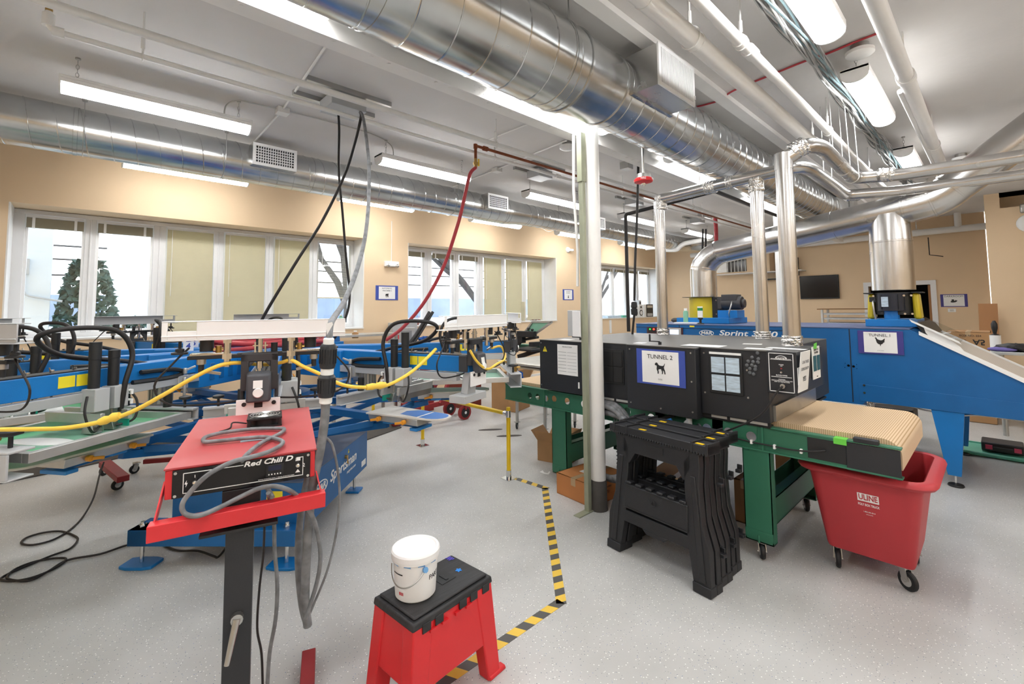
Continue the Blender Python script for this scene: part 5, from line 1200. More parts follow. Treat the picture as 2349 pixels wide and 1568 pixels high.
# speakers and radio on the far window sill
for x, lab in ((11.35, 'left white bookshelf speaker on the far window sill'), (11.62, 'right white bookshelf speaker on the far window sill')):
    o = thing('speaker', lab, 'speaker', (x, W+.02, 1.27), 'speakers on the far sill'); B().box(x-.11, x+.11, W-.01, W+.17, 1.27, 1.62).build('cabinet', 'paper', o, .004)
    B().cyl((x, W-.014, 1.39), (x, W-.009, 1.39), .085, 24).build('woofer', 'ink', o); B().cyl((x, W-.018, 1.39), (x, W-.014, 1.39), .058, 24).build('woofer_cone', 'paper', o); B().cyl((x, W-.014, 1.55), (x, W-.009, 1.55), .035, 20).build('tweeter', 'ink', o)
o = thing('speaker', 'small grey speaker stacked on the right white speaker', 'speaker', (11.6, W+.05, 1.62)); B().box(11.54, 11.66, W, W+.12, 1.62, 1.75).build('cabinet', 'grey_paint', o, .003); B().cyl((11.6, W-.004, 1.67), (11.6, W, 1.67), .035, 18).build('woofer', 'ink', o)
o = thing('radio', 'black and white boxy stereo right of the two white speakers', 'stereo', (11.95, W+.02, 1.27)); B().box(11.78, 11.90, W-.01, W+.16, 1.27, 1.63).build('side_unit', 'paper', o, .003); B().box(11.90, 12.28, W-.01, W+.16, 1.27, 1.63).build('body', 'black', o, .004); B().box(11.95, 12.24, W-.014, W-.01, 1.29, 1.37).build('display', 'grey_paint', o); B().box(11.95, 12.24, W-.014, W-.01, 1.53, 1.60).build('grille', 'alu', o)
tag(B().cbox((10.35, W+.12, 1.30), (.62, .2, .055)).build('paper_stack', 'paper_print'), 'stack of papers on the left of the farthest window sill', 'papers')
tag(B().cbox((10.85, W+.1, 1.30), (.2, .14, .06)).build('green_box', 'mint'), 'small green box beside the papers on the farthest sill', 'box')
# wall air handler on the far wall
o = thing('air_handler', 'beige wall air handler with an open black grille on the far wall', 'air conditioner', (12.75, 4.6, 2.42)); B().box(12.6, 12.98, 3.9, 5.25, 2.42, 2.95).build('casing', 'wall_paint', o, .01)
B().box(12.595, 12.6, 4.45, 4.95, 2.46, 2.78).build('open_grille', 'screen_black', o)
b = B()
for k in range(6): b.box(12.585, 12.6, 4.47+.09*k, 4.485+.09*k, 2.46, 2.78)
b.build('grille_slats', 'alu', o); B().box(12.59, 12.6, 4.95, 5.22, 2.46, 2.78).build('metal_panel', 'alu', o); B().box(12.55, 12.98, 3.2, 5.3, 2.40, 2.42).build('shelf_edge', 'frame_white', o)
o = thing('wall_shelf', 'thin dark shelf under the wall air handler', 'shelf', (12.85, 3.85, 2.22)); B().box(12.75, 13.0, 3.4, 4.3, 2.22, 2.245).build('board', 'ink', o)
o = thing('wall_speaker', 'small black upright device on the far wall beside the air handler', 'speaker', (12.9, 3.42, 2.3)); B().box(12.85, 13, 3.36, 3.46, 2.3, 2.75).build('case', 'black', o, .004)
# red lowered hose in the distance, near hose
rp = [(2.76, 3.44, 2.93), at(1078, 400, y=3.44), at(1066, 450, y=3.48), at(1050, 515, y=3.55), at(1018, 610, y=3.7), at(975, 690, y=3.85), at(925, 750, y=4.0), at(885, 780, y=4.1)]
tag(B().tube(smoothpath([V(p) for p in rp], 8), .017, 12).build('air_hose', 'red_hose'), 'thick red air hose drooping from the copper pipe to the press', 'hose')
tag(B().tube(smoothpath([at(1641, 500, x=8.6), at(1643, 545, x=8.6), at(1641, 585, x=8.6), at(1634, 640, x=8.6)], 6), .035, 10).build('air_hose', 'red_hose'), 'red hose hanging in the distance near the far wall', 'hose')
b = B()
for px in (1612, 1619): b.tube([at(px, 525, x=8.3), at(px, 545, x=8.3), at(px-1, 590, x=8.3)], .018, 8)
tag(b.build('drop_cables', 'cable_black'), 'two black cables dropping from the farthest grey ceiling box', 'cable')
# ================================================================== behind the guard rail
tb = thing('steel_table', 'stainless steel table with casters behind the far end of the black dryer', 'table', (4.65, 4.15, 0)); zt = .86
B().box(4.08, 5.2, 3.75, 4.62, zt-.03, zt).build('table_top', 'alu', tb, .006); B().cyl((4.08, 3.75, zt-.018), (4.08, 4.62, zt-.018), .02, 12).build('front_edge', 'steel', tb)
for x, y in ((4.15, 4.34), (4.72, 4.36), (4.15, 3.85), (4.72, 3.85)):
    lg = B().cyl((x, y, .09), (x, y, zt-.03), .020, 14).build('leg', 'steel', tb); caster(None, x, y, .09, .04, lg, tilt=.6, w_=.022)
B().box(4.12, 4.95, 3.9, 4.4, .78, .80).build('shelf', 'steel', tb)
mp_ = thing('manual_press', 'black manual press with a raised framed screen behind the steel table', 'manual press', (5.6, 5.2, 0))
B().cyl((5.6, 5.2, .0), (5.6, 5.2, .85), .06, 18).build('pedestal', 'green', mp_); B().box(5.35, 5.85, 4.95, 5.45, 0, .04).build('base', 'green', mp_)
B().box(5.52, 5.68, 4.5, 5.9, .86, .93).build('arm_rail', 'green', mp_, .003); B().box(5.3, 5.9, 5.15, 5.25, .93, 1.0).build('cross_rail', 'black', mp_)
s0 = [at(*p, x=5.45) for p in ((1197, 771), (1222, 738), (1266, 738), (1230, 764))]
def slab(b, q, n, t): n = V(n)*t; b.prism(q, n); return b
fr = B(); q = [V(p) for p in s0]; nn = (q[1]-q[0]).cross(q[2]-q[1]).normalized()
for a, c in zip(q, q[1:]+q[:1]): fr.beam(a, c, .03, .03, nn)
fr.build('screen_frame', 'steel', mp_); slab(B(), [p for p in q], nn, .004).build('screen_mesh', 'mesh_green', mp_)
a0, a1 = at(1190, 800, x=5.45), at(1228, 765, x=5.45)
b = B().beam(at(1172, 812, x=5.45), at(1200, 775, x=5.45), .05, .05).beam(at(1165, 798, x=5.45), at(1185, 793, x=5.45), .04, .04); b.build('lift_arm', 'black', mp_, .003)
b = B().cbox((at(1208, 766, x=5.4)), (.10, .36, .10), rz(.1)).cbox(at(1195, 775, x=5.4), (.10, .14, .16)).beam(at(1185, 782, x=5.45), at(1233, 773, x=5.45), .08, .04); b.build('clamp_head', 'black', mp_, .008)
b = B()
for px, py in ((1183, 752), (1213, 753), (1221, 756), (1180, 774)):
    p = at(px, py, x=5.38); b.sphere(p, .028, 10, (1, 1, .7)).cyl(p-V((0, 0, .09)), p, .010, 8)
b.build('knob', 'black', mp_)
b = B().cbox(at(1218, 800, x=5.3), (.5, .5, .03)).beam(at(1190, 818, x=5.4), at(1235, 803, x=5.4), .06, .07); b.build('pallet', 'black', mp_)
for k, (p, sq, m, lab) in enumerate(((at(1172, 838, x=4.6), (.7, .8, 1.9), 'cloth_white', 'white rag draped by the edge of the steel table'), (at(1180, 862, x=4.75), (1.3, 2.0, 1.0), 'cloth_blue', 'crumpled blue cloth hanging behind the steel table leg'), (at(975, 778, x=4.2), (.8, 2.2, .5), 'cloth_blue', 'blue cloth heaped behind the right press arm'))):
    bb = B().sphere(p, .085, 18, sq)
    for v in bb.bm.verts: v.co += V((random.uniform(-1, 1), random.uniform(-1, 1), random.uniform(-1, 1)))*.018
    tag(bb.build('rag', m, smooth=25), lab, 'cloth')
# red hand truck / pallet jack
pj = thing('hand_truck', 'dark red wheeled dolly under the right arm of the press', 'dolly', (3.6, 5.3, 0))
b = B().beam((3.2, 5.25, .26), (3.95, 5.20, .30), .04, .06).beam((3.2, 5.55, .26), (3.95, 5.55, .30), .04, .06).beam((3.95, 5.15, .30), (3.95, 5.6, .30), .05, .06).beam((3.55, 5.2, .28), (3.75, 5.25, .62), .04, .05).beam((3.55, 5.5, .28), (3.75, 5.5, .62), .04, .05).beam((3.2, 5.2, .26), (3.2, 5.6, .26), .04, .05).beam((3.95, 5.2, .30), (3.97, 5.2, .14), .05, .03); b.build('frame', 'red_dark', pj, .004)
b = B().beam((3.35, 5.4, .26), (3.6, 5.4, .66), .06, .04).beam((3.62, 5.45, .3), (3.50, 5.45, .62), .10, .05); b.build('body_panel', 'black', pj)
for x, y in ((3.97, 5.22), (3.97, 5.58), (3.2, 5.16), (3.1, 5.55)):
    wv = B().cyl((x, y-.022, .10), (x, y+.022, .10), .10, 28).build('wheel', 'red_dark', pj); B().cyl((x, y-.025, .10), (x, y+.025, .10), .07, 24).build('tyre_side', 'rubber', wv); B().cyl((x, y-.03, .10), (x, y+.03, .10), .02, 12).build('hub', 'chrome', wv)
cb = thing('wall_cabinet', 'reddish brown wooden stand between the press and the window wall', 'cabinet', (4.55, 5.95, 0)); B().box(4.35, 4.75, 5.8, 6.2, 0, .98).build('body', 'brown_red', cb, .004); B().box(4.30, 4.80, 5.75, 6.25, .98, 1.03).build('top', 'brown_red', cb, .004)
tag(B().box(3.55, 3.95, 5.95, 6.25, .02, .70).build('red_bin', 'red_dark', bev=.01), 'dark red bin behind the press near the wall', 'bin')
fm = B().prism([at(*p, z=.001) for p in ((780, 1032), (921, 981), (892, 962), (760, 1000))], (0, 0, .012)); tag(fm.build('floor_mat', 'mat_dark'), 'dark anti-fatigue mat under the press', 'mat')
fm = B().prism([at(*p, z=.001) for p in ((0, 1110), (170, 1075), (420, 1018), (400, 1000), (0, 1040))], (0, 0, .012)); tag(fm.build('floor_mat', 'mat_dark'), 'dark floor mat below the left print arm', 'mat')
for k, (px, py, lab) in enumerate(((1125, 985, 'left black footprint marking on the floor'), (1168, 999, 'right black footprint marking beside the yellow post'))):
    p = at(px, py, z=.001); bb = B(); d = rz(-.6); pts = []
    for i in range(24): t = 2*PI*i/24; rr = .045*(1+.18*math.cos(2*t+.4)); pts.append(V((p.x, p.y, .0004))+d @ V((3.0*rr*math.cos(t), rr*1.1*math.sin(t), 0)))
    bb.prism(pts, (0, 0, .001)); tag(bb.build('footprint_decal', 'mat_dark'), lab, 'floor marking', 'footprint markings')
fm = B(); q = [at(*p, z=.0005) for p in ((1238, 1082), (1247, 1086), (1258, 1088), (1263, 1082), (1260, 1080), (1256, 1085), (1248, 1083), (1245, 1078))]; fm.prism(q, (0, 0, .001)); tag(fm.build('tape_mark', 'paper'), 'white corner tape mark by the far green leg', 'tape')
# ================================================================== right background
tb2 = thing('work_table', 'work table with metal legs at the right edge behind the blue dryer', 'table', (8.3, -.35, 0)); B().box(7.9, 8.7, -1.3, .10, .95, .985).build('table_top', 'alu', tb2, .004)
for x, y in ((7.98, .02), (8.62, .02), (8.62, -1.2), (7.98, -1.2)): B().cyl((x, y, 0), (x, y, .95), .025, 12, r2=.035).build('leg', 'steel', tb2)
bb = B().sphere((8.05, -.10, 1.03), .11, 16, (1, 1.5, .45))
for v in bb.bm.verts: v.co += V((random.uniform(-1, 1), random.uniform(-1, 1), random.uniform(-1, 1)))*.012
tag(bb.build('garment', 'black', smooth=25), 'dark folded garment on the right background table', 'garment')
bb = B().sphere((7.98, -.0, 1.01), .08, 14, (.8, 1.6, .35)); tag(bb.build('garment', pm('cloth_violet', '6f66a8', .8)), 'violet cloth beside the dark garment on the right table', 'garment')
o = thing('lint_roller', 'white lint roller with a black handle standing on the right table', 'lint roller', (8.3, .05, .985)); B().cyl((8.3, .05, .985), (8.3, .05, 1.16), .05, 20).build('roll', 'paper', o); B().lathe((8.3, .05, 1.16), [(.05, 0), (.015, .02), (.03, .09), (.03, .14), (.012, .18)], 16).build('handle', 'black', o)
tag(B().beam((10.4, .14, 0), (10.8, .12, 1.55), .22, .03, (1, 0, 0)).build('leaning_board', 'wood'), 'narrow brown board leaning in the far right corner', 'board')
rk = thing('screen_rack', 'rack of stacked grey screen frames below the television', 'rack', (11.9, 2.2, 0))
for y in (1.80, 2.62): 
    for x in (11.65, 12.15): B().box(x-.02, x+.02, y-.02, y+.02, 0, 1.46).build('upright', 'alu', rk)
B().box(11.6, 12.2, 1.72, 2.70, 1.46, 1.48).build('top_sheet', 'cardboard_dark', rk)
for k in range(9): o2 = B().box(11.62, 12.18, 1.83, 2.59, .55+.10*k, .585+.10*k).build('screen_frame', 'grey_paint'); tag(o2, 'grey screen frame, number %d from the bottom of the rack below the television' % (k+1), 'screen frame', 'frames in the far rack')
tc_ = thing('tool_case', 'black and teal tool case on the floor behind the blue leg', 'tool case', (7.0, .95, 0)); B().box(6.85, 7.25, .72, 1.35, 0, .16).build('lower_shell', 'teal_case', tc_, .012); B().box(6.85, 7.25, .72, 1.35, .16, .36).build('upper_shell', 'black', tc_, .012); B().box(6.84, 6.85, .95, 1.10, .12, .2).build('latch', 'grey_paint', tc_)
dl = thing('plastic_dolly', 'flat mint green tray on the floor at the right', 'tray', (6.95, .1, 0)); q = [(6.75, .42), (7.15, .42), (7.2, .38), (7.2, -.18), (7.15, -.22), (6.75, -.22), (6.7, -.18), (6.7, .38)]
B().prism([(x, y, .012) for x, y in q], (0, 0, .02)).build('deck', 'mint', dl, .006); B().tube([(x, y, .035) for x, y in q], .012, 8, closed=True).build('rim', 'mint', dl)
kc = thing('drill_case', 'small black case with pink latches on the mint tray', 'tool case', (6.95, .05, .033)); B().box(6.82, 7.08, -.10, .20, .046, .135).build('shell', 'plastic_black', kc, .012); B().box(6.805, 6.82, -.08, -.03, .07, .11).build('latch', 'pink', kc); B().box(6.805, 6.82, .12, .17, .07, .11).build('latch', 'pink', kc); B().cbox((6.80, .045, .09), (.03, .14, .02)).build('handle', 'plastic_black', kc)
st = thing('trestle', 'black folding trestle legs seen under the blue dryer', 'trestle', (8.0, 1.3, 0)); 
b = B().beam((8.0, 1.22, 0), (8.0, 1.30, .75), .03, .03).beam((8.0, 1.45, 0), (8.0, 1.34, .75), .03, .03).beam((8.0, 1.25, .35), (8.0, 1.40, .35), .02, .02); b.build('legs', 'black', st)
tag(B().box(8.9, 9.3, -.75, -.25, .02, .42).build('crate', 'black', bev=.01), 'dark crate under the right background table', 'crate')
o = thing('exit_sign', 'white oval wall light at the right edge of the projecting wall', 'wall light', at(2343, 513, x=X2)); p = at(2345, 513, x=X2); b = B().sphere((X2-.02, p.y-.10, p.z), .17, 20, (.25, 1, .9)); b.build('cover', 'white_plastic', o)
p = at(2343, 478, x=X2); o = thing('wall_sensor', 'small dark fixture above the oval wall light', 'fixture', (X2, p.y, p.z)); B().box(X2-.12, X2, p.y-.15, p.y+.02, p.z-.08, p.z+.06).build('body', 'steel', o, .02)
tag(B().tube([(12.4, .9, 2.9), (12.45, .9, 2.55), (12.45, .7, 2.5)], .01, 6).build('wire_loop', 'cable_black'), 'thin black wire looping on the far wall by the pipe', 'wire')
# ================================================================== automatic screen printing press
HX, HY = 1.20, 4.16
pr = thing('printing_press', 'big blue carousel screen printing press filling the left half of the shop', 'printing press', (HX, HY, 0))
# chassis
P0 = V((1.03, 3.04, 0)); uS = V((.70, .714, 0)); uF = V((-.714, .70, 0))
TC = Matrix(((uS.x, uF.x, 0, P0.x), (uS.y, uF.y, 0, P0.y), (0, 0, 1, 0), (0, 0, 0, 1)))
B(TC).box(.02, 1.24, .0, .82, .165, .47).build('chassis', 'blue_dark', pr, .004)
B(TC).box(.02, 1.24, .0, .82, .47, .476).build('chassis_top', pm('slate_top', '53617a', .45), pr)
B(TC).box(-.075, .03, -.01, 1.02, .13, .225).build('front_tube', 'blue_dark', pr, .004)
B(TC).box(-.075, .10, .90, 1.02, .13, .225).build('outrigger', 'blue_dark', pr, .004)
for u, v, rot in ((-.03, .06, 0), (-.03, .96, 0), (1.10, .06, 1), (1.10, .76, 1)):
    f = B(TC).cyl((u, v, .02), (u, v, .26 if u < 0 else .17), .012, 12).cyl((u, v, .225), (u, v, .245), .022, 6).build('leveling_screw', 'chrome', pr)
    b = B(TC); s_ = .055
    b.prism([(u-.05, v-.10, 0), (u+.05, v-.10, 0), (u+.065, v-.05, 0), (u+.065, v+.05, 0), (u+.05, v+.10, 0), (u-.05, v+.10, 0), (u-.065, v+.05, 0), (u-.065, v-.05, 0)] if not rot else [(u-.055, v-.055, 0), (u+.055, v-.055, 0), (u+.055, v+.055, 0), (u-.055, v+.055, 0)], (0, 0, .018)); b.build('foot_plate', 'blue', f, .003)
def ctext(s, u, z, size, m='paper', **k): return text(s, pr, TC @ V((u, -.0015, z)), uS, (0, 0, 1), size, m, **k)
ctext('Sportsman', .71, .345, .105, bold=.02, shear=.22, width=.52); ctext('mrprint.com', .86, .272, .03, bold=.02, shear=.2, width=.19)
b = B(TC).tube([(.30+.10*math.cos(t), -.0012, .335+.042*math.sin(t)) for t in [2*PI*i/36 for i in range(36)]], .004, 6, closed=True); b.build('emblem', 'paper', pr)
ctext('M&R', .30, .335, .06, bold=.03, shear=.1, width=.155)
tri_sticker(TC @ V((.80, -.0005, .415)), uS, (0, 0, 1), .032, '', pr)
b = B(TC).cyl((.73, -.02, .405), (.73, 0, .405), .014, 12).cyl((.73, -.02, .40), (.735, -.022, .35), .004, 6).cyl((.73, -.02, .40), (.722, -.02, .36), .003, 6); b.build('lock_and_key', 'brass', pr)
B(TC).box(1.10, 1.20, -.002, 0, .20, .245).build('rating_plate', 'paper', pr)
B(TC).box(-.002+.02, .02, .12, .22, .33, .42).build('yellow_sticker', 'sticker_yellow', pr)
# hub
B().lathe((HX, HY, .476), [(.20, 0), (.20, .08), (.15, .10), (.15, .30), (.26, .32), (.26, .40), (.12, .42), (.12, .6)], 28).build('center_column', 'blue_dark', pr)
b = B()
for k in range(10):
    a = math.radians(2+36*k); c, s = math.cos(a), math.sin(a)
    pass
b.lathe((HX, HY, 1.085), [(.40, 0), (.44, .01), (.44, .155), (.40, .165)], 10); b.build('head_hub', 'blue_dark', pr, .004)
# ---- one print arm in its own frame (r outwards, t across, z up)
def arm_T(a): return Matrix.Translation((HX, HY, 0)) @ Matrix.Rotation(math.radians(a), 4, 'Z')
ZB = 1.155; ZT = 1.255
def print_arm(a, name='print_arm', full=True, head=True, rc=1.45, front=False, side=-1):
    T = arm_T(a); S = side
    ar = B(T).box(.38, 1.97, -.055, .055, ZB, ZT).box(.38, .86, -.085, .085, ZB-.10, ZT-.004).build(name, 'blue', pr, .004)
    b = B(T)
    for k in range(4): b.box(.50+.08*k, .54+.08*k, S*.085-.004, S*.085+.004, ZB-.06, ZB+.05)
    b.build('vent_louvre', 'blue_dark', ar, .003)
    B(T).box(.86, 1.90, S*.062-.022, S*.062+.022, ZB-.052, ZB-.006).build('stroke_rail', pm('rail_grey', 'b9bbbd', .4, .3, var=.05) if 'rail_grey' not in M else 'rail_grey', ar, .002)
    B(T).box(1.35, 1.94, -.045, .045, ZT, ZT+.006).build('control_strip', 'black', ar)
    b = B(T)
    for k in range(5): b.cyl((1.42+.10*k, -.02, ZT+.006), (1.42+.10*k, -.02, ZT+.016), .010, 8).cyl((1.45+.10*k, .015, ZT+.006), (1.46+.10*k, .02, ZT+.032), .0035, 6)
    b.build('toggle_switches', 'chrome', ar)
    for s in (-1, 1):
        B(T).box(1.50, 1.565, s*.0555-.001, s*.0555+.001, ZB+.028, ZB+.085).build('yellow_sticker', 'sticker_yellow', ar); B(T).box(1.572, 1.645, s*.0555-.001, s*.0555+.001, ZB+.03, ZB+.085).build('yellow_sticker', 'sticker_yellow', ar)
    # energy chain along the beam
    P = [T @ V(p) for p in ((1.25, S*.075, ZB+.055), (1.05, S*.078, ZB+.045), (.98, S*.08, ZB+.02), (1.05, S*.082, ZB-.0), (1.30, S*.08, ZB+.005))]
    B().tube(smoothpath(P, 6), .013, 6).build('energy_chain', 'rubber', ar)
    # squeegee carriage
    b = B(T).box(rc-.085, rc-.012, S*.115-.042, S*.115+.042, ZB-.10, ZB+.012).box(rc+.012, rc+.085, S*.115-.042, S*.115+.042, ZB-.10, ZB+.012); cg = b.build('carriage_block', 'grey_paint', ar, .003)
    for dr_ in (-.048, .048):
        b = B(T).cyl((rc+dr_, S*.10, ZB+.012), (rc+dr_, S*.10, ZT+.055), .024, 20).cyl((rc+dr_, S*.10, ZT+.056), (rc+dr_, S*.10, ZT+.12+dr_*.5), .0255, 20); b.build('air_cylinder', 'black', ar)
        b = B(T).cyl((rc+dr_, S*.10, ZB-.16), (rc+dr_, S*.10, ZB-.10), .008, 10).hexa([(rc+dr_-.02, S*.06, ZB-.21), (rc+dr_+.02, S*.06, ZB-.21), (rc+dr_+.02, S*.14, ZB-.21), (rc+dr_-.02, S*.14, ZB-.21), (rc+dr_-.02, S*.08, ZB-.155), (rc+dr_+.02, S*.08, ZB-.155), (rc+dr_+.02, S*.12, ZB-.155), (rc+dr_-.02, S*.12, ZB-.155)]); b.build('squeegee_clamp', 'steel', ar, .002)
    b = B(T)
    for q, w_ in ((-.055, .20), (.055, .17)): b.hexa([(rc+q-.018, -w_, .995), (rc+q+.004, -w_, .995), (rc+q+.004, w_, .995), (rc+q-.018, w_, .995), (rc+q-.012, -w_, 1.045), (rc+q+.010, -w_, 1.045), (rc+q+.010, w_, 1.045), (rc+q-.012, w_, 1.045)])
    b.build('squeegee_holder', 'alu', ar, .002)
    B(T).box(rc-.066, rc-.058, -.19, .19, .957, .998).build('squeegee_blade', 'teal', ar)
    B(T).hexa([(rc+.04, -.165, .957), (rc+.045, -.165, .957), (rc+.045, .165, .957), (rc+.04, .165, .957), (rc+.05, -.165, 1.0), (rc+.055, -.165, 1.0), (rc+.055, .165, 1.0), (rc+.05, .165, 1.0)]).build('flood_bar', 'steel', ar)
    # hose looping from the cylinders
    P = [T @ V(p) for p in ((rc-.05, S*.15, ZB-.12), (rc-.06, S*.16, ZB+.02), (rc-.10, S*.15, ZT+.08), (rc-.03, S*.12, ZT+.20), (rc+.16, S*.05, ZT+.215), (rc+.22, -S*.02, ZT+.17), (rc+.10, -S*.03, ZT+.08), (rc-.15, -S*.02, ZT+.03), (rc-.32, 0, ZT-.01))]
    B().tube(smoothpath(P, 7), .0125, 10).build('air_hose', 'cable_black', ar)
    P = [T @ V(p) for p in ((rc+.10, S*.13, ZB-.02), (rc+.13, S*.16, ZB-.10), (rc+.10, S*.17, ZB-.19), (rc+.04, S*.14, ZB-.17))]
    b = B().tube(smoothpath(P, 6), .006, 6); P = [T @ V(p) for p in ((rc-.09, S*.14, ZB-.01), (rc-.12, S*.17, ZB-.08), (rc-.10, S*.18, ZB-.17), (rc-.04, S*.14, ZB-.19))]; b.tube(smoothpath(P, 6), .006, 6); b.build('air_tubes', 'cable_black', ar)
    b = B(T)
    for dz_ in (-.02, -.07): b.cyl((rc-.09, S*.145, ZB+dz_), (rc-.09, S*.175, ZB+dz_), .007, 8).cyl((rc-.09, S*.170, ZB+dz_-.02), (rc-.09, S*.170, ZB+dz_), .007, 8)
    b.build('air_fitting', 'white_plastic', ar)
    # rear frame holder with its screws
    hz = .985
    b = B(T).box(1.12, 1.165, -.335, .335, hz, hz+.012).box(1.12, 1.128, -.335, .335, hz-.05, hz).box(1.12, 1.165, -.335, .335, hz-.055, hz-.048); b.build('frame_holder', 'rail_grey', ar, .002)
    for t in (-.26, .26):
        b = B(T).cyl((1.14, t, hz+.012), (1.14, t, hz+.06), .007, 10).lathe((1.14, t, hz+.055), [(.012, 0), (.030, .006), (.030, .018), (.012, .024)], 16); b.build('clamp_knob', 'black', ar)
        B(T).cyl((1.14, t*.55, hz+.012), (1.14, t*.55, hz+.10), .021, 18).build('clamp_cylinder', 'black', ar)
    b = B(T).cyl((1.05, 0, ZB-.16), (1.05, 0, ZB-.05), .055, 20)
    for k in range(14): t = 2*PI*k/14; b.beam(T.inverted() @ (T @ V((1.05+.056*math.cos(t), .056*math.sin(t), ZB-.155))), (1.05+.056*math.cos(t), .056*math.sin(t), ZB-.055), .006, .012)
    b = b.lathe((1.05, 0, ZB-.185), [(.045, 0), (.06, .01), (.06, .03)], 20); b.build('drive_motor', 'steel', ar)
    # micro adjust bolts under the rail
    b = B(T).box(.95, 1.02, S*.062-.03, S*.062+.03, ZB-.08, ZB-.0).cyl((.985, S*.10, ZB-.16), (.985, S*.10, ZB-.01), .008, 10).beam((.985, S*.10, ZB+.03), (.93, S*.12, ZB+.05), .01, .012).cyl((.985, S*.10, ZB+.01), (.985, S*.10, ZB+.045), .012, 10); b.build('stop_clamp', 'alu', ar, .002)
    if head: arm_head(a, ar, T, S)
    return ar
def arm_head(a, ar, T, S, z_up=1.365):
    r = 2.0
    # bracket of two legs with a cross piece
    hd = B(T).box(r-.03, r-.004, -.072, -.042, 1.20, z_up-.005).box(r-.03, r-.004, .042, .072, 1.20, z_up-.005).box(r-.03, r-.004, -.072, .072, z_up-.04, z_up-.003).prism([(r-.03, -.042, z_up-.04), (r-.03, -.02, z_up-.04), (r-.03, -.042, z_up-.065)], (.026, 0, 0)).prism([(r-.03, .042, z_up-.04), (r-.03, .042, z_up-.065), (r-.03, .02, z_up-.04)], (.026, 0, 0)).box(r-.09, r-.03, -.075, -.06, 1.16, 1.26).box(r-.09, r-.03, .06, .075, 1.16, 1.26).build('head_bracket', pm('bracket_grey', '3f4043', .45, .2) if 'bracket_grey' not in M else 'bracket_grey', ar, .004)
    B(T).hexa([(r+.0, -.05, 1.155), (r+.05, -.046, 1.155), (r+.05, .046, 1.155), (r+.0, .05, 1.155), (r-.02, -.05, 1.285), (r+.035, -.046, 1.272), (r+.035, .046, 1.272), (r-.02, .05, 1.285)]).build('control_box', pm('box_slate', '47494f', .5) if 'box_slate' not in M else 'box_slate', ar, .008)
    q = [V((r+.0505, -.02, 1.222)), V((r+.0505, .02, 1.222))]
    B(T).hexa([(r+.044, -.020, 1.215), (r+.047, -.020, 1.215), (r+.047, .016, 1.215), (r+.044, .016, 1.215), (r+.0395, -.020, 1.248), (r+.0425, -.020, 1.248), (r+.0425, .016, 1.248), (r+.0395, .016, 1.248)]).build('white_label', 'paper', ar)
    B(T).lathe((r+.044, .0, 1.195), [(.020, 0), (.021, .008), (.018, .014)], 18, (1, 0, .1)).build('push_button', 'white_plastic', ar)
    B(T).box(r+.002, r+.012, -.085, .085, 1.075, 1.165).build('end_plate', 'white_enamel', ar, .002)
    b = B(T)
    for t in (-.055, .06): b.cyl((r+.012, t, 1.145), (r+.016, t, 1.145), .009, 14)
    b.box(r+.0115, r+.0135, -.016, .016, 1.128, 1.152); b.build('bolt_holes', 'black', ar)
    # cross plate, posts and the raised white frame clamp
    b = B(T).box(r-.06, r-.01, -.27, -.07, z_up-.02, z_up-.004).box(r-.06, r-.01, .07, .27, z_up-.02, z_up-.004).box(r-.055, r-.015, -.09, .09, z_up-.012, z_up); b.build('cross_plate', 'black', ar, .003)
    b = B(T).box(r-.058, r-.008, -.262, -.12, z_up-.004, z_up+.006).box(r-.058, r-.008, .12, .262, z_up-.004, z_up+.006); b.build('plate_cap', 'chrome', ar, .002)
    zb = 1.432
    for t in (-.125, .125):
        b = B(T).cyl((r-.01, t, z_up-.055), (r-.01, t, zb), .0135, 16).cyl((r-.01, t, z_up-.022), (r-.01, t, z_up+.002), .020, 6).cyl((r-.01, t, zb-.02), (r-.01, t, zb), .018, 6); b.build('guide_rod', 'chrome', ar)
    for t in (-.205, .205):
        B(T).cyl((r-.04, t, z_up+.012), (r-.04, t, zb), .026, 22).build('lift_cylinder', 'black', ar)
        b = B(T).cyl((r-.03, t*1.08, z_up-.075), (r-.03, t*1.08, z_up-.04), .011, 14); b.build('grip_knob', 'black', ar)
        b = B(T).cyl((r-.03, t*1.08, z_up-.042), (r-.03, t*1.08, z_up-.02), .018, 14); b.build('collar', 'steel', ar)
        B(T).beam((r-.03, t*1.08, z_up-.07), (r-.02, t*.72, z_up-.085), .008, .012).build('lever', 'steel', ar)
        b = B(T).cyl((r-.02, t*1.45, zb-.05), (r-.02, t*1.45, zb), .006, 10).lathe((r-.02, t*1.45, zb-.062), [(.030, 0), (.030, .008), (.016, .012), (.016, .022), (.008, .026)], 18); b.build('leveling_foot', 'black', ar)
        b = B(T).cyl((r-.035, t*.78, z_up+.0), (r-.035, t*.78, z_up+.035), .012, 10).cyl((r-.035, t*.70, z_up+.02), (r-.035, t*.88, z_up+.02), .006, 8); b.build('air_fitting', 'brass', ar)
        P = [T @ V(p) for p in ((r-.03, t*1.30, z_up+.03), (r-.02, t*1.55, z_up-.03), (r-.02, t*1.85, z_up-.12), (r-.03, t*1.60, z_up-.20), (r-.04, t*.8, z_up-.215), (r-.05, t*.35, z_up-.21))]
        B().tube(smoothpath(P, 6), .0042, 6).build('air_tube', 'cable_black', ar)
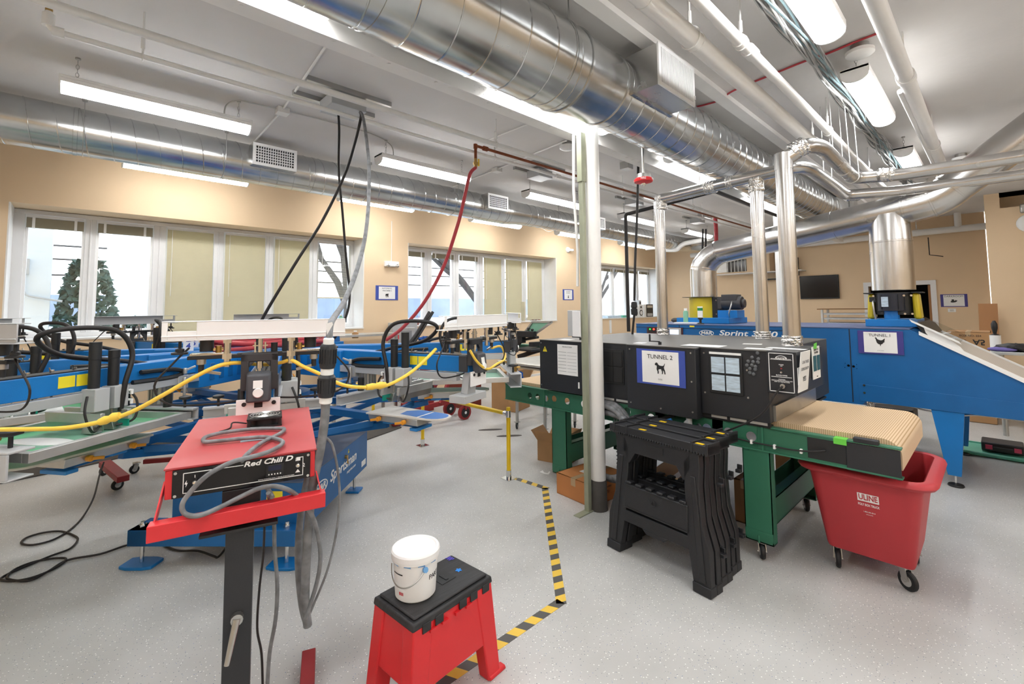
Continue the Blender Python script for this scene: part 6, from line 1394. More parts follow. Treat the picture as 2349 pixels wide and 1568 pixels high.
    b = B(T).cyl((r-.02, 0, z_up-.07), (r-.02, 0, z_up-.02), .014, 12).cyl((r-.02, 0, z_up-.085), (r-.02, 0, z_up-.07), .009, 10).cyl((r-.02, 0, z_up), (r-.02, 0, zb), .010, 12).cyl((r-.02, -.02, z_up), (r-.02, -.02, z_up+.045), .004, 8).cyl((r-.02, .02, z_up), (r-.02, .02, z_up+.045), .004, 8).beam((r-.02, -.03, z_up+.03), (r-.02, .03, z_up+.03), .006, .005); b.build('centre_clevis', 'chrome', ar)
    B(T).cyl((r-.04, S*.055, z_up), (r-.04, S*.055, z_up+.04), .014, 14).build('valve', 'black', ar)
    y0, y1 = -.355, .355; c0 = -.32 if a == 252 else .32
    sg = -1 if 1 else 1
    z1 = zb+.078
    b = B(T)   # C channel: face plate with a cut-out at one end, top and bottom lips
    w0, w1 = (-.335, -.235)
    b.box(r+.012, r+.018, y0, w0, zb, z1-.004).box(r+.012, r+.018, w1, y1, zb, z1-.004).box(r+.012, r+.018, w0, w1, zb, zb+.036)
    b.box(r-.045, r+.020, y0, y1, zb-.005, zb).box(r-.03, r+.020, y0, y1, z1-.004, z1).box(r+.018, r+.022, y0, y1, zb+.012, zb+.018)
    b.build('clamp_bar', 'white_enamel' if a in (252, 288, 326) else 'rail_grey', ar, .002)
def screen(a, label, z=.955, r0=1.14, r1=1.92, hw=.305):
    T = arm_T(a)
    o = thing('printing_screen', label, 'printing screen', T @ V(((r0+r1)/2, 0, z-.02)), 'screens clamped in the press')
    f = .034
    b = B(T).box(r0, r1, -hw, -hw+f, z-.02, z+.02).box(r0, r1, hw-f, hw, z-.02, z+.02).box(r0, r0+f, -hw+f, hw-f, z-.02, z+.02).box(r1-f, r1, -hw+f, hw-f, z-.02, z+.02); b.build('frame', 'alu', o, .002)
    B(T).box(r0+f, r1-f, -hw+f, hw-f, z-.019, z-.017).build('mesh', 'emulsion' if a in (217.5, 184) else 'mesh_green', o)
    B(T).box(r0+f+.09, r1-f-.14, -hw+f+.10, hw-f-.10, z-.0169, z-.0165).build('stencil', 'mesh_green' if a in (217.5,) else 'paper', o)
    bb = B(T).sphere((r0+.52, 0, z-.016), .05, 14, (1.2, 3.6, .16)); bb.build('ink_puddle', 'white_enamel' if a != 326 else 'blue_ink', o)
    return o
def front_holder(a, ar):
    T = arm_T(a); z = .955
    b = B(T).box(1.925, 2.02, -.345, .345, z+.045, z+.055).box(2.01, 2.02, -.345, .345, z-.055, z+.045).box(1.925, 2.02, -.345, .345, z-.06, z-.053); b.build('front_holder', 'grey_paint', ar, .003)
    for t in (-.27, .27):
        b = B(T).cyl((1.96, t, z+.055), (1.96, t, z+.11), .008, 10).lathe((1.96, t, z+.10), [(.012, 0), (.040, .008), (.042, .020), (.012, .026)], 6); b.build('clamp_knob', 'black', ar)
        b = B(T).cyl((1.99, t*.8, z+.055), (1.99, t*.8, z+.12), .014, 12).cyl((1.96, t*.8, z+.09), (2.03, t*.8, z+.09), .010, 8); b.build('micro_screw', 'brass', ar)
    b = B(T).beam((1.99, -.10, z+.05), (1.985, -.08, 1.16), .05, .03).beam((1.99, .10, z+.05), (1.985, .08, 1.16), .05, .03); b.build('holder_strut', 'grey_paint', ar, .003)
ARMS = {}
for a, sd in ((252, 1), (288, -1), (326, -1), (217.5, 1), (184, 1), (149, 1), (113, 1), (77, -1)):
    ARMS[a] = print_arm(a, rc=1.45 if a != 217.5 else 1.47, side=sd)
for a, lab in ((217.5, 'aluminium screen with bright green stencil in the left front print arm'), (326, 'aluminium screen with blue ink in the right rear print arm'), (184, 'aluminium screen with green stencil in the leftmost print arm'), (149, 'aluminium screen in the rear left print arm by the windows'), (113, 'aluminium screen in the rear print arm facing the windows')):
    screen(a, lab); front_holder(a, ARMS[a])
T = arm_T(288); b = B(T).beam((1.93, .0, 1.02), (1.95, 0, 1.16), .09, .05).box(1.87, 1.99, -.12, .12, .975, 1.02); b.build('holder_strut', 'grey_paint', ARMS[288], .003)
# ---- pallets on blue lower arms
def pallet(a, m_top='pallet_top', z=.85, stain=False, r1=1.78):
    T = arm_T(a)
    b = B(T).box(.20, 1.55, -.030, .030, z-.085, z-.035).beam((.24, 0, z-.32), (1.25, .0, z-.10), .035, .045); pa = b.build('pallet_arm', 'blue_dark', pr, .003)
    hw = .125; pts = [(1.17, -hw), (r1-.10, -hw*.72)]+[(r1-.10+.10*math.sin(t), -hw*.72*math.cos(t)) for t in [PI*i/10 for i in range(1, 10)]]+[(r1-.10, hw*.72), (1.17, hw)]
    pl = B(T).prism([(x, y, z-.012) for x, y in pts], (0, 0, .012)).build('pallet_board', m_top, pa, .002)
    if stain:
        pts2 = [(r1-.36, -.06), (r1-.12, -.085)]+[(r1-.12+.10*math.sin(t), -.085*math.cos(t)) for t in [PI*i/8 for i in range(1, 8)]]+[(r1-.12, .085), (r1-.30, .10), (r1-.38, .03)]
        B(T).prism([(x, y, z) for x, y in pts2], (0, 0, .0006)).build('ink_stain', 'blue_ink', pa)
        B(T).box(r1-.20, r1-.185, -.085, .085, z+.0006, z+.001).build('tape_line', 'paper', pa)
    b = B(T).prism([(1.17, -.105, z-.012), (1.17, .105, z-.012), (1.17, .095, z-.055), (1.17, -.095, z-.055)], (.43, 0, 0)); b.build('pallet_bracket', 'alu', pa, .002)
    for rr in (1.28, 1.50):
        for s in (-1, 1):
            b = B(T).cyl((rr, s*.105, z-.035), (rr, s*.13, z-.035), .016, 12).beam((rr, s*.13, z-.035), (rr-.055, s*.135, z-.045), .014, .016); b.build('lock_lever', 'orange', pa, .003)
    b = B(T).box(1.28, 1.36, -.08, .08, z-.072, z-.058).box(1.52, 1.58, -.08, .08, z-.095, z-.075); b.build('blue_clip', 'blue_clip', pa, .004)
    return pa
for k in range(10):
    a = 288+36*k
    pallet(a, stain=(k == 0))
b = B()
for k in range(10):
    a0, a1 = math.radians(288+36*k), math.radians(324+36*k)
    for rr in (.55, 1.12): b.beam((HX+rr*math.cos(a0), HY+rr*math.sin(a0), .745), (HX+rr*math.cos(a1), HY+rr*math.sin(a1), .745), .03, .035)
b.build('tie_ring', 'blue_dark', pr)
# ---- numbers, hose coil and cabinet over the hub
for a, s in ((77, '7'), (41, '8'), (113, '6'), (149, '5'), (184, '4')):
    T = arm_T(a); c = T @ V((.62, 0, ZT+.005)); yaw = math.atan2(-c.y, -c.x); xd = V((-math.sin(yaw), math.cos(yaw), 0))
    c = c+V((-.01*math.cos(yaw)*0, 0, 0)); n = V((math.cos(yaw), math.sin(yaw), 0))
    b = B().hexa([c+xd*u+V((0, 0, v))+n*d for d in (0, .004) for u, v in ((-.032, 0), (.032, 0), (.032, .085), (-.032, .085))]); pl = b.build('number_plate', 'paper', pr)
    text(s, pl, c+V((0, 0, .034))+n*.0047, xd, (0, 0, 1), .055, 'sign_blue', bold=.03); text('M&R', pl, c+V((0, 0, .072))+n*.0047, xd, (0, 0, 1), .015, 'sign_blue', bold=.03)
cab = B(Matrix.Translation((HX+.62, HY+.62, 0)) @ Matrix.Rotation(.3, 4, 'Z')).hexa([(-.13, -.10, ZT-.03), (.13, -.10, ZT-.03), (.13, .10, ZT-.03), (-.13, .10, ZT-.03), (-.13, -.08, ZT+.10), (.13, -.08, ZT+.10), (.13, .10, ZT+.10), (-.13, .10, ZT+.10)]).build('hub_cabinet', 'blue_dark', pr, .004)
B(Matrix.Translation((HX+.62, HY+.62, 0)) @ Matrix.Rotation(.3, 4, 'Z')).box(-.28, .16, -.12, .12, ZB, ZT-.03).build('cabinet_arm', 'blue', pr, .004)
b = B()
for k in range(4):
    rr = .33+.015*k; zz = ZT+.025+.022*(k % 3); ph = k*1.3
    b.tube([(HX-.05+rr*1.15*math.cos(t), HY-.02+rr*math.sin(t), zz+.02*math.sin(2*t+ph)) for t in [2*PI*i/44 for i in range(44)]], .017, 10, closed=True)
tag(b.build('hose_coil', 'red_hose'), 'thick red air hose coiled on top of the press hub', 'hose')
# ---- yellow extension cord strung round the arm ends
yc = [at(0, 985, z=1.02) if 0 else None]
cp = [((-20, 984), 1.05, 225), ((60, 984), 1.05, 0), ((150, 982), 1.05, 0), ((225, 968), 1.06, 0), ((300, 945), 1.08, 0), ((370, 910), 1.12, 0), ((440, 870), 1.18, 0), ((490, 845), 1.22, 0), ((530, 832), 1.25, 0)]
rA = [1.92, 1.92, 1.92, 1.92, 1.95, 1.98, 2.0, 2.0, 2.0]
def ray_r(px, py, r):
    """the nearer point of the sight line at distance r from the hub axis"""
    d = CF + CR*((px-1174.5)/FPX) - CU*((py-638.92)/FPX); ox, oy = -HX, -HY
    A_ = d.x*d.x+d.y*d.y; Bq = ox*d.x+oy*d.y; Cq = ox*ox+oy*oy-r*r; D_ = max(0, Bq*Bq-A_*Cq); return EYE+d*((-Bq-math.sqrt(D_))/A_)
Y1 = [ray_r(px, py, r) for (px, py), r in (((-30, 985), 2.06), ((60, 984), 2.06), ((150, 981), 2.06), ((235, 966), 2.06), ((300, 945), 2.05), ((370, 908), 2.04), ((440, 868), 2.03), ((490, 843), 2.02), ((525, 833), 2.0), ((560, 832), 1.96), ((600, 836), 1.94), ((640, 832), 1.96), ((668, 826), 2.0), ((695, 840), 2.03), ((735, 858), 2.05), ((785, 882), 2.06), ((835, 888), 2.06), ((885, 884), 2.06), ((930, 862), 2.06), ((965, 835), 2.05), ((1000, 800), 2.03))]
yo = thing('extension_cord', 'yellow extension cord strung from arm end to arm end round the press', 'cord', Y1[8])
B().tube(smoothpath(Y1, 6), .0085, 10).build('cord', 'yellow_cord', yo)
for px, py, p2 in ((250, 962, (270, 955)), (862, 887, (880, 885))):
    a_, c_ = ray_r(px-22, py+6 if px < 500 else py+1, 2.06), ray_r(p2[0]+5, p2[1]-3, 2.06)
    B().tube([a_, a_.lerp(c_, .3), a_.lerp(c_, .5), a_.lerp(c_, .7), c_], [.013, .017, .013, .019, .013], 12).build('plug', 'yellow_cord', yo)
Y2 = [ray_r(px, py, r) for (px, py), r in (((1078, 803), 2.03), ((1095, 830), 2.05), ((1118, 846), 2.05), ((1140, 834), 2.04), ((1158, 822), 2.0), ((1150, 795), 1.98), ((1128, 798), 1.98))]
yo = thing('extension_cord', 'yellow cord looping off the right rear arm end of the press', 'cord', Y2[3]); B().tube(smoothpath(Y2, 6), .008, 10).build('cord', 'yellow_cord', yo)
# ---- red cart with casters and the roller under the left arm
rc_ = thing('equipment_cart', 'low red rolling frame on casters under the left print arm', 'cart', (at(262, 1085, z=.14).x, at(262, 1085, z=.14).y, 0))
qa, qb = at(240, 1062, z=.15), at(283, 1098, z=.13)
B().beam(qa, qb, .085, .05).build('frame_bar', 'red_dark', rc_, .004); b = B().beam(at(330, 1058, z=.12), at(430, 1050, z=.12), .04, .04); b.build('frame_bar', 'red_dark', rc_, .004)
q = at(275, 1095, z=.10); caster(None, q.x, q.y, .115, .045, rc_, tilt=.3); q = at(243, 1062, z=.12); caster(None, q.x, q.y+.05, .115, .045, rc_, tilt=.8); q = at(313, 1060, z=.10); caster(None, q.x, q.y, .10, .04, rc_, tilt=.2)
# ---- black cable lying on the floor, left
fc = [(238, 1060), (228, 1090), (215, 1140), (190, 1185), (160, 1215), (120, 1238), (75, 1249), (49, 1245), (62, 1232), (100, 1221), (140, 1218), (170, 1228), (178, 1238), (160, 1258), (115, 1275), (60, 1298), (20, 1315), (1, 1327), (8, 1331), (40, 1331), (80, 1322), (125, 1303), (150, 1285), (142, 1279), (90, 1285), (40, 1302), (16, 1322), (30, 1330), (70, 1330), (110, 1310), (155, 1284), (230, 1270), (290, 1250), (335, 1242), (365, 1243), (385, 1254), (410, 1262), (455, 1263), (490, 1275), (500, 1277), (515, 1260), (528, 1232)]
P = []
for i, (px, py) in enumerate(fc):
    zz = .009 if 3 < i < len(fc)-2 else (.009+.07*max(0, 3-i) if i <= 3 else .02+.08*(i-len(fc)+2))
    P.append(at(px, py, z=zz))
tag(B().tube(smoothpath(P, 6), .0065, 8).build('floor_cable', 'cable_black'), 'black cable looping over the floor at the left of the press base', 'cable')
# ================================================================== flash curing unit in the foreground
FL, FR_, BR_, BL_ = V((.19, 1.66, 0)), V((.57, 1.55, 0)), V((.785, 2.23, 0)), V((.375, 2.30, 0))
xd = (FR_-FL).normalized(); yd = V((-xd.y, xd.x, 0)); wF = (FR_-FL).length; dF = .68
fo = thing('flash_dryer', 'red flash curing unit with black control panel on a black post, foreground left', 'flash dryer', (.375, 1.60, 0))
TF = Matrix(((xd.x, yd.x, 0, FL.x), (xd.y, yd.y, 0, FL.y), (0, 0, 1, 0), (0, 0, 0, 1)))
b = B().hexa([FL+V((0, 0, 1.012)), FR_+V((0, 0, 1.012)), BR_+V((0, 0, 1.012)), BL_+V((0, 0, 1.012)), FL+V((0, 0, 1.095)), FR_+V((0, 0, 1.095)), BR_+V((0, 0, 1.095)), BL_+V((0, 0, 1.095))]); b.build('housing', 'red_paint', fo, .003)
g = .004
b = B().hexa([FL+V((-g, -g, 1.0955)), FR_+V((g, -g, 1.0955)), BR_+V((g, g, 1.0955)), BL_+V((-g, g, 1.0955)), FL+V((-g, -g, 1.101)), FR_+V((g, -g, 1.101)), BR_+V((g, g, 1.101)), BL_+V((-g, g, 1.101))]); b.build('top_cover', 'red_top', fo, .001)
b = B(TF).box(.018, wF-.014, -.006, 0, 1.014, 1.093); b.build('control_panel', pm('panel_black', '131316', .25, var=.05), fo, .001)
y_ = -.0075
b = B(TF)
for z in (1.026, 1.082): b.box(.045, wF-.035, y_, y_+.0012, z-.001, z+.001)
for x in (.045, wF-.036): b.box(x-.001, x+.001, y_, y_+.0012, 1.026, 1.082)
b.build('panel_border', 'paper', fo)
b = B(TF)
for x in (.026, wF-.021):
    for z in (1.022, 1.086): b.cyl((x, -.010, z), (x, -.006, z), .0042, 10)
b.build('screw', 'chrome', fo)
def ftext(s, x, z, size, m='paper', **k): return text(s, fo, TF @ V((x, -.0082, z)), xd, (0, 0, 1), size, m, **k)
B(TF).box(.195, wF-.055, -.0078, -.006, 1.074, 1.0905).build('title_backing', 'panel_black', fo)
ftext('Red Chili D', .262, 1.083, .021, bold=.03, shear=.25, width=.135)
ftext('www.mrprint.com | store.mrprint.com', .285, 1.031, .0058, width=.10)
ftext('I', .073, 1.070, .011, bold=.02); ftext('O', .073, 1.037, .011, bold=.02); ftext('2', .362, 1.056, .016, bold=.01)
for x, z in ((.073, 1.053), (.345, 1.058)):
    B(TF).cyl((x, -.012, z), (x, -.006, z), .006, 12).cyl((x, -.026, z+.004), (x, -.010, z), .003, 8).build('toggle_switch', 'chrome', fo)
shape_p = [(-.5, 0), (.15, .9), (.1, .2), (.5, .25), (-.1, -.9), (-.02, -.15)]
B(TF).prism([(.052+x*.008, -.0085, 1.052+y*.011) for x, y in shape_p], (0, .001, 0)).build('bolt_mark', 'paper', fo)
B(TF).box(.255, .305, -.010, -.006, 1.036, 1.072).build('timer', 'black', fo, .001); B(TF).box(.262, .298, -.0108, -.010, 1.054, 1.068).build('timer_display', pm('timer_screen', '1c2440', .2), fo)
b = B(TF)
for k in range(5): b.cyl((.264+.008*k, -.012, 1.043), (.264+.008*k, -.010, 1.043), .002, 8)
b.build('timer_buttons', 'paper', fo)
B(TF).box(.338, .352, -.0078, -.006, 1.072, 1.082).build('pictogram', 'paper', fo); B(TF).prism([(.345, -.0078, 1.046), (.352, -.0078, 1.036), (.338, -.0078, 1.036)], (0, .0012, 0)).build('pictogram', 'paper', fo)
# bumper frame
BLf, BRf = V((.147, 1.60, 0)), V((.585, 1.495, 0)); fd = V((-xd.y*0-.25, -.97, 0)).normalized()
b = B().hexa([BLf+V((0, 0, .928)), BRf+V((0, 0, .928)), BRf+yd*.04+V((0, 0, .928)), BLf+yd*.04+V((0, 0, .928)), BLf+V((0, 0, .972)), BRf+V((0, 0, .972)), BRf+yd*.04+V((0, 0, .972)), BLf+yd*.04+V((0, 0, .972))]); b.build('bumper_bar', 'red_paint', fo, .002)
for p, q in ((BLf+xd*.004, FL+V((0, .02, 0))), (BRf-xd*.004, FR_+V((0, .02, 0)))):
    b = B().hexa([p+V((0, 0, .93)), p+xd*.004+V((0, 0, .93)), p+xd*.004+yd*.04+V((0, 0, .93)), p+yd*.04+V((0, 0, .93)), q+V((0, 0, 1.06)), q+xd*.004+V((0, 0, 1.06)), q+xd*.004+yd*.04+V((0, 0, 1.05)), q+yd*.04+V((0, 0, 1.05))]); b.build('bumper_arm', 'red_paint', fo)
PX, PY = .372, 1.60
b = B(Matrix.Translation((PX, PY, 0)) @ Matrix.Rotation(math.atan2(xd.y, xd.x), 4, 'Z')).box(-.036, .036, -.03, .03, .04, .905); b.build('post', 'black_paint', fo, .003)
b = B(Matrix.Translation((PX, PY, 0)) @ Matrix.Rotation(math.atan2(xd.y, xd.x), 4, 'Z')).box(-.10, .10, -.045, .06, .905, .914).box(-.05, .05, .0, .10, .914, 1.012); b.build('mount_bracket', 'black', fo, .002)
p = TF @ V((.175, -.072, .62)); b = B(Matrix.Translation((PX, PY, 0)) @ Matrix.Rotation(math.atan2(xd.y, xd.x), 4, 'Z')).cyl((.0, -.031, .66), (.0, -.05, .66), .016, 12).cyl((0, -.05, .665), (-.02, -.075, .56), .010, 10, r2=.007); b.build('height_lever', 'steel', fo)
b = B().beam((.785, 2.165, .035), (.42, 1.22, .035), .055, .05); b.build('base_leg', 'red_dark', fo, .003); b = B().beam((.30, 2.33, .035), (-.08, 1.38, .035), .055, .05); b.build('base_leg', 'red_dark', fo, .003) if 0 else b.bm.free()
b = B().beam((PX-.12, PY+.05, .035), (.58, PY-.02, .035), .055, .05).beam((PX-.2, PY+.15, .035), (PX-.3, PY-.45, .035), .055, .05); b.build('base_cross', 'red_dark', fo, .003)
# fan on top
fc_ = V((.545, 2.02, 1.101)); TFn = Matrix.Translation(fc_) @ Matrix.Rotation(-.28, 4, 'Z')
o = thing('cooling_fan', 'square black cooling fan with wire grille lying on the red flash unit', 'fan', fc_)
b = B(TFn).box(-.06, .06, -.06, .06, 0, .006).box(-.06, .06, -.06, .06, .030, .036)
for sx_, sy_ in ((-1, -1), (1, -1), (1, 1), (-1, 1)): b.cyl((sx_*.052, sy_*.052, .006), (sx_*.052, sy_*.052, .03), .007, 8)
b.build('fan_frame', 'black', o)
B(TFn).cyl((0, 0, .006), (0, 0, .031), .05, 24).build('fan_rotor', 'rubber', o)
b = B(TFn)
for rr in (.012, .022, .032, .042, .052): b.tube([(rr*math.cos(t), rr*math.sin(t), .039) for t in [2*PI*i/28 for i in range(28)]], .0018, 5, closed=True)
for k in range(4): t = PI/4+PI/2*k; b.cyl((.0, .0, .038), (.07*math.cos(t), .07*math.sin(t), .038), .0015, 5)
b.build('finger_guard', 'steel', o)
B().tube(smoothpath([fc_+V((-.06, .02, .01)), fc_+V((-.10, .05, .015)), fc_+V((-.12, .0, .006)), fc_+V((-.16, -.03, .006))], 5), .003, 6).build('fan_wire', 'cable_black', o)
tag(B().cbox((.462, 1.80, 1.1018), (.10, .022, .001), rz(-.25)).build('label_sticker', 'paper_print'), 'torn white label stuck on the red flash unit top', 'sticker')
# spray-spattered cable heaped on the flash unit
cz = 1.101
hb = [((800-170, 1062), .99), ((610, 1125), None)]
pts = [at(612, 1140, z=1.0)]
def tp(px, py, z=1.112): return at(px, py, z=z)
cab = [tp(625, 1140, .985), tp(600, 1098, 1.02), tp(575, 1082, 1.05), tp(556, 1062, 1.085), tp(566, 1042, 1.112), tp(600, 1015), tp(640, 995), tp(652, 985), tp(640, 982), tp(575, 984), tp(510, 992), tp(472, 1002), tp(468, 1012), tp(490, 1012), tp(560, 1005), tp(610, 1002), tp(645, 1010), tp(645, 1020), tp(615, 1036), tp(575, 1048), tp(530, 1060), tp(475, 1090, 1.09), tp(435, 1130, 1.04), tp(418, 1158, 1.01), tp(425, 1178, .985), tp(455, 1182, .982), tp(500, 1165, .985), tp(560, 1135, 1.0), tp(600, 1118, 1.02), tp(640, 1116, 1.02), tp(680, 1135, .97), tp(715, 1180, .90), tp(730, 1230, .80), tp(735, 1280, .72), tp(728, 1330, .64), tp(712, 1385, .56), tp(700, 1420, .52)]
tag(B().tube(smoothpath(cab, 6), .0068, 10).build('grey_cable', 'cable_grey'), 'paint-spattered grey cable looped over the red flash unit and its bumper', 'cable')
P = [at(615, 1130, z=1.0), at(628, 1190, x=.48), at(630, 1260, x=.49), at(636, 1340, x=.50), at(632, 1420, x=.50), at(618, 1500, x=.50), at(612, 1600, x=.50)]
tag(B().tube(smoothpath(P, 6), .0062, 8).build('grey_cable', 'cable_grey'), 'grey cable hanging straight down behind the flash unit post', 'cable')
P = [at(607, 1195, x=.50), at(604, 1270, x=.51), at(595, 1350, x=.51), at(590, 1440, x=.51), at(600, 1500, x=.52), at(603, 1600, x=.52)]
tag(B().tube(smoothpath(P, 6), .0042, 8).build('dark_cable', 'cable_black'), 'thin dark cable hanging beside the flash unit post', 'cable')
# power connector on the thick cable from the ceiling box
def fdp(px, py, fd):
    d = CF + CR*((px-1174.5)/FPX) - CU*((py-638.92)/FPX); return EYE+d*(fd/d.dot(CF))
pc = thing('power_cable', 'thick paint-spattered cable from the ceiling with a big twist-lock connector', 'cable', fdp(752, 850, 1.5))
P = [EB+V((.16, .02, .06)), at(833, 270, z=2.98), fdp(845, 360, 3.0), fdp(846, 450, 2.75), fdp(838, 540, 2.5), fdp(818, 620, 2.25), fdp(790, 690, 1.95), fdp(768, 725, 1.7), fdp(758, 745, 1.55), fdp(755, 790, 1.5)]
B().tube(smoothpath([tuple(p) for p in P], 7), .011, 10).build('cable', 'cable_grey', pc)
a_, c_ = fdp(754, 783, 1.5), fdp(747, 920, 1.5)
ax = (c_-a_)
def seg(t0, t1, rr, nm, m, ribs=0):
    p, q = a_+ax*t0, a_+ax*t1; b = B(); n_ = (q-p).length; k = 10
    b.lathe(p, [(rr*.8, 0), (rr, n_*.12), (rr, n_*.88), (rr*.9, n_)], 28, ax)
    if ribs:
        e = ax.normalized(); u = e.orthogonal().normalized(); v = e.cross(u)
        for i in range(16): t = 2*PI*i/16; off = (u*math.cos(t)+v*math.sin(t))*rr; b.beam(p+off+e*n_*.2, p+off+e*n_*.8, .004, .004, off)
    return b.build(nm, m, pc, smooth=30)
seg(-.06, .06, .017, 'strain_relief', 'white_plastic'); seg(.04, .44, .0255, 'connector_body', 'black_paint', 1); seg(.43, .56, .0205, 'connector_sleeve', 'paper'); seg(.55, .92, .0265, 'connector_body', 'black_paint', 1); seg(.90, 1.03, .020, 'strain_relief', 'white_plastic')
P = [c_, fdp(745, 960, 1.5), fdp(735, 1030, 1.5), fdp(718, 1110, 1.5), fdp(708, 1200, 1.5), fdp(702, 1300, 1.52), fdp(700, 1380, 1.54), fdp(706, 1434, 1.55)]
B().tube(smoothpath(P, 7), [.0145]*22+[.0155]*28 if 0 else .0145, 10).build('cable_tail', 'cable_grey', pc)
P = [fdp(706, 1434, 1.55), fdp(692, 1380, 1.57), fdp(684, 1280, 1.58), fdp(690, 1180, 1.58), fdp(703, 1110, 1.56), fdp(712, 1080, 1.55)]
B().tube(smoothpath(P, 7), .012, 10).build('cable_tail', 'cable_grey', pc)
P = [fdp(745, 1002, 1.52), fdp(762, 1020, 1.53), fdp(775, 1080, 1.54), fdp(779, 1150, 1.55), fdp(770, 1230, 1.56), fdp(750, 1310, 1.56), fdp(722, 1380, 1.56), fdp(700, 1432, 1.55)]
B().tube(smoothpath(P, 7), .0042, 8).build('thin_wire', 'cable_grey', pc)
B().hexa([fdp(x, y, d) for d in (1.488, 1.492) for x, y in ((748, 742), (762, 738), (764, 716+28), (750, 768))]).build('tie_tag', 'paper', pc)
# two more black cables from the ceiling box to the press
P = [EB+V((.15, 0, .05)), at(826, 280, z=3.0), at(795, 390, y=3.6), at(740, 505, y=3.65), at(680, 600, y=3.7), at(605, 725, y=3.8), at(585, 775, y=3.9)]
tag(B().tube(smoothpath([tuple(p) for p in P], 7), .011, 10).build('power_cable', 'cable_black'), 'black cable slanting from the ceiling box down behind the white clamp bar', 'cable')
P = [EB+V((-.02, .05, .0)), at(778, 300, y=3.75), at(777, 390, y=3.75), at(785, 480, y=3.75), at(795, 600, y=3.75), at(802, 670, y=3.75), at(797, 715, y=3.75), at(778, 760, y=3.8), at(755, 790, y=3.9)]
tag(B().tube(smoothpath([tuple(p) for p in P], 7), .010, 10).build('power_cable', 'cable_black'), 'black cable hanging straight from the ceiling box to the press hub', 'cable')
b = B()
for k in range(2): b.tube(smoothpath([at(985+8*k, 715, y=3.6), at(955+8*k, 765, y=3.6), at(928+10*k, 800, y=3.6), at(915+10*k, 812, y=3.6)], 5), .014, 8)
tag(b.build('drop_cables', 'cable_black'), 'pair of black cables entering the right print arm behind its cylinders', 'cable')
for k, (px, py, r, h, m, lab) in enumerate(((782, 740, .035, .20, 'mesh_green', 'tall spray can on the sill end beside the ceiling cables'), (815, 768, .045, .09, 'cardboard', 'short brown tub by the window wall behind the blue hub cabinet'))):
    p = at(px, py, y=6.5); o = thing('spray_can' if k == 0 else 'tub', lab, 'can' if k == 0 else 'tub', (p.x, p.y, p.z-h/2)); B().lathe((p.x, p.y, p.z-h/2), [(r*.95, 0), (r, .006), (r, h*.85), (r*.6, h*.93), (r*.6, h)], 18).build('body', m, o); B().cyl((p.x, p.y, p.z+h/2), (p.x, p.y, p.z+h/2+.02), r*.5, 12).build('cap', 'paper', o)
sh = thing('side_bench', 'low grey bench under the nearest window carrying a can and a tub', 'bench', (3.1, 6.55, 0)); B().box(2.55, 3.6, 6.35, 6.85, 1.16, 1.19).build('bench_top', 'alu', sh)
for x, y in ((2.6, 6.4), (3.55, 6.4), (2.6, 6.8), (3.55, 6.8)): B().box(x-.02, x+.02, y-.02, y+.02, 0, 1.16).build('leg', 'steel', sh)
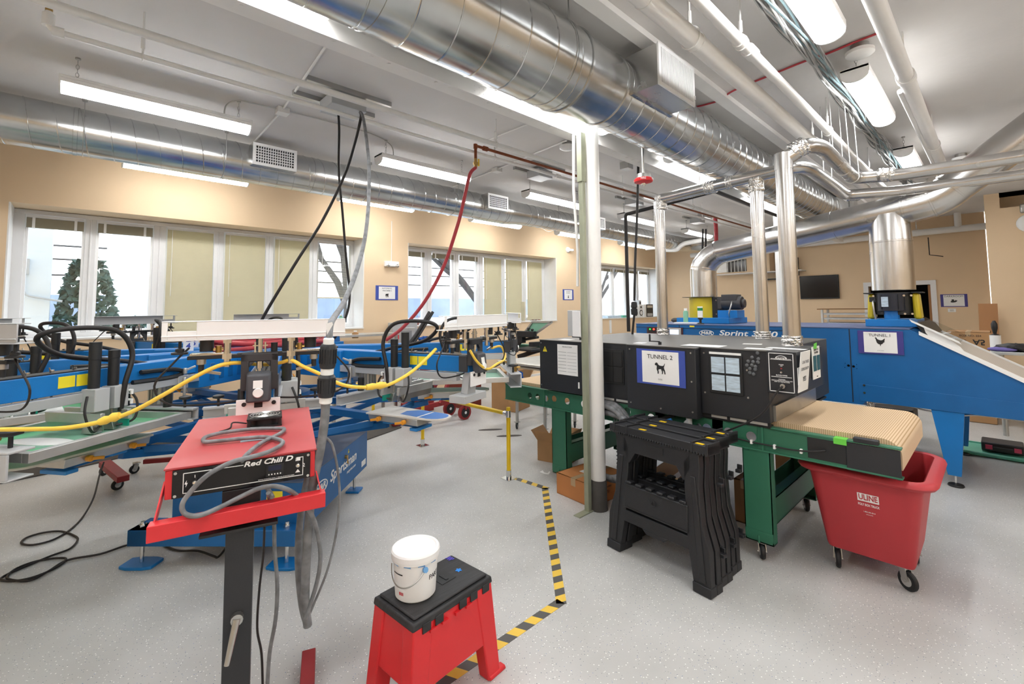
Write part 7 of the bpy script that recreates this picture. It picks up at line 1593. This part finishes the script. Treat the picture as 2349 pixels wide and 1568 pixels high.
# ================================================================== outside the windows
struct('ground', B().box(-40, 60, 7.6, 90, -.4, -.3), 'ext_ground')
struct('exterior_wall', B().box(-1.6, -.32, 8.6, 8.8, -.3, 4.5), 'ext_white')
o = thing('conduit', 'grey outlet and conduit on the pale outside wall past the first pane', 'conduit', (-.55, 8.58, 1.8)); B().box(-.60, -.52, 8.54, 8.6, 2.05, 2.25).build('outlet_box', 'grey_paint', o); B().tube(bendpath([(-.56, 8.57, 2.05), (-.56, 8.57, 1.78), (-.2, 8.57, 1.70)], .08), .015, 8).build('tube', 'grey_paint', o)
sh_ = thing('shed', 'white box trailer outside the second pane of the nearest window', 'trailer', (1.0, 12, -.3)); B().box(.35, 1.9, 11.5, 13.5, -.1, 3.1).build('body', 'white_enamel', sh_, .02)
def bush(c, r, h, n, label):
    b = B()
    for i in range(n):
        t, u = random.random()*6.28, random.random(); k = math.sqrt(1-u*u*.9); p = V((c[0]+r*k*math.cos(t), c[1]+r*k*math.sin(t), c[2]+h*u))
        q = V((random.uniform(-1, 1), random.uniform(-1, 1), random.uniform(-1, 1))).normalized(); v = q.orthogonal().normalized(); s = .07
        b.face([p-q*s, p+v*s*.6, p+q*s, p-v*s*.6])
    tag(b.build('shrub', 'leaf', smooth=0), label, 'shrub')
bush((.05, 9.0, -.3), .42, 2.6, 1500, 'tall evergreen shrub outside between the first two panes')
bush((.75, 9.4, -.3), .5, 1.75, 1100, 'low round shrub outside the second pane of the nearest window')
def tree(x, y, h, label, seed):
    random.seed(seed); b = B()
    def br(p, d, L_, r, k):
        q = p+d*L_; b.tube([p, (p+q)/2+V((random.uniform(-.05, .05), 0, random.uniform(-.03, .06)))*L_, q], [r, r*.85, r*.65], 6)
        if k:
            for _ in range(3):
                e = (d+V((random.uniform(-.9, .9), random.uniform(-.5, .5), random.uniform(-.25, .6)))).normalized(); br(q, e, L_*.72, r*.62, k-1)
    br(V((x, y, -.3)), V((.05, 0, 1)), h*.34, .16, 5)
    tag(b.build('bare_tree', 'bark'), label, 'tree', 'bare trees outside')
tree(2.2, 13.0, 6.5, 'bare tree outside the nearest window', 3); tree(4.6, 10.8, 5.5, 'forked bare tree trunk outside the last pane of the nearest window', 5)
tree(9.2, 11.5, 6.0, 'bare tree leaning outside the middle window', 8); tree(19.0, 14.0, 6.0, 'bare tree outside the farthest window', 12)
for k, z in enumerate((3.0, 2.7, 2.35)): tag(B().cyl((-6, 14, z), (14, 14.5, z+.1), .02, 6).build('power_line', 'bark'), '%s power line outside the nearest window' % ('upper', 'middle', 'lower')[k], 'power line')
tag(B().box(-30, 120, 88, 89, -.3, 4.0).build('far_shore', 'ext_hill'), 'blue-grey far shore on the horizon outside', 'hill', kind='stuff')
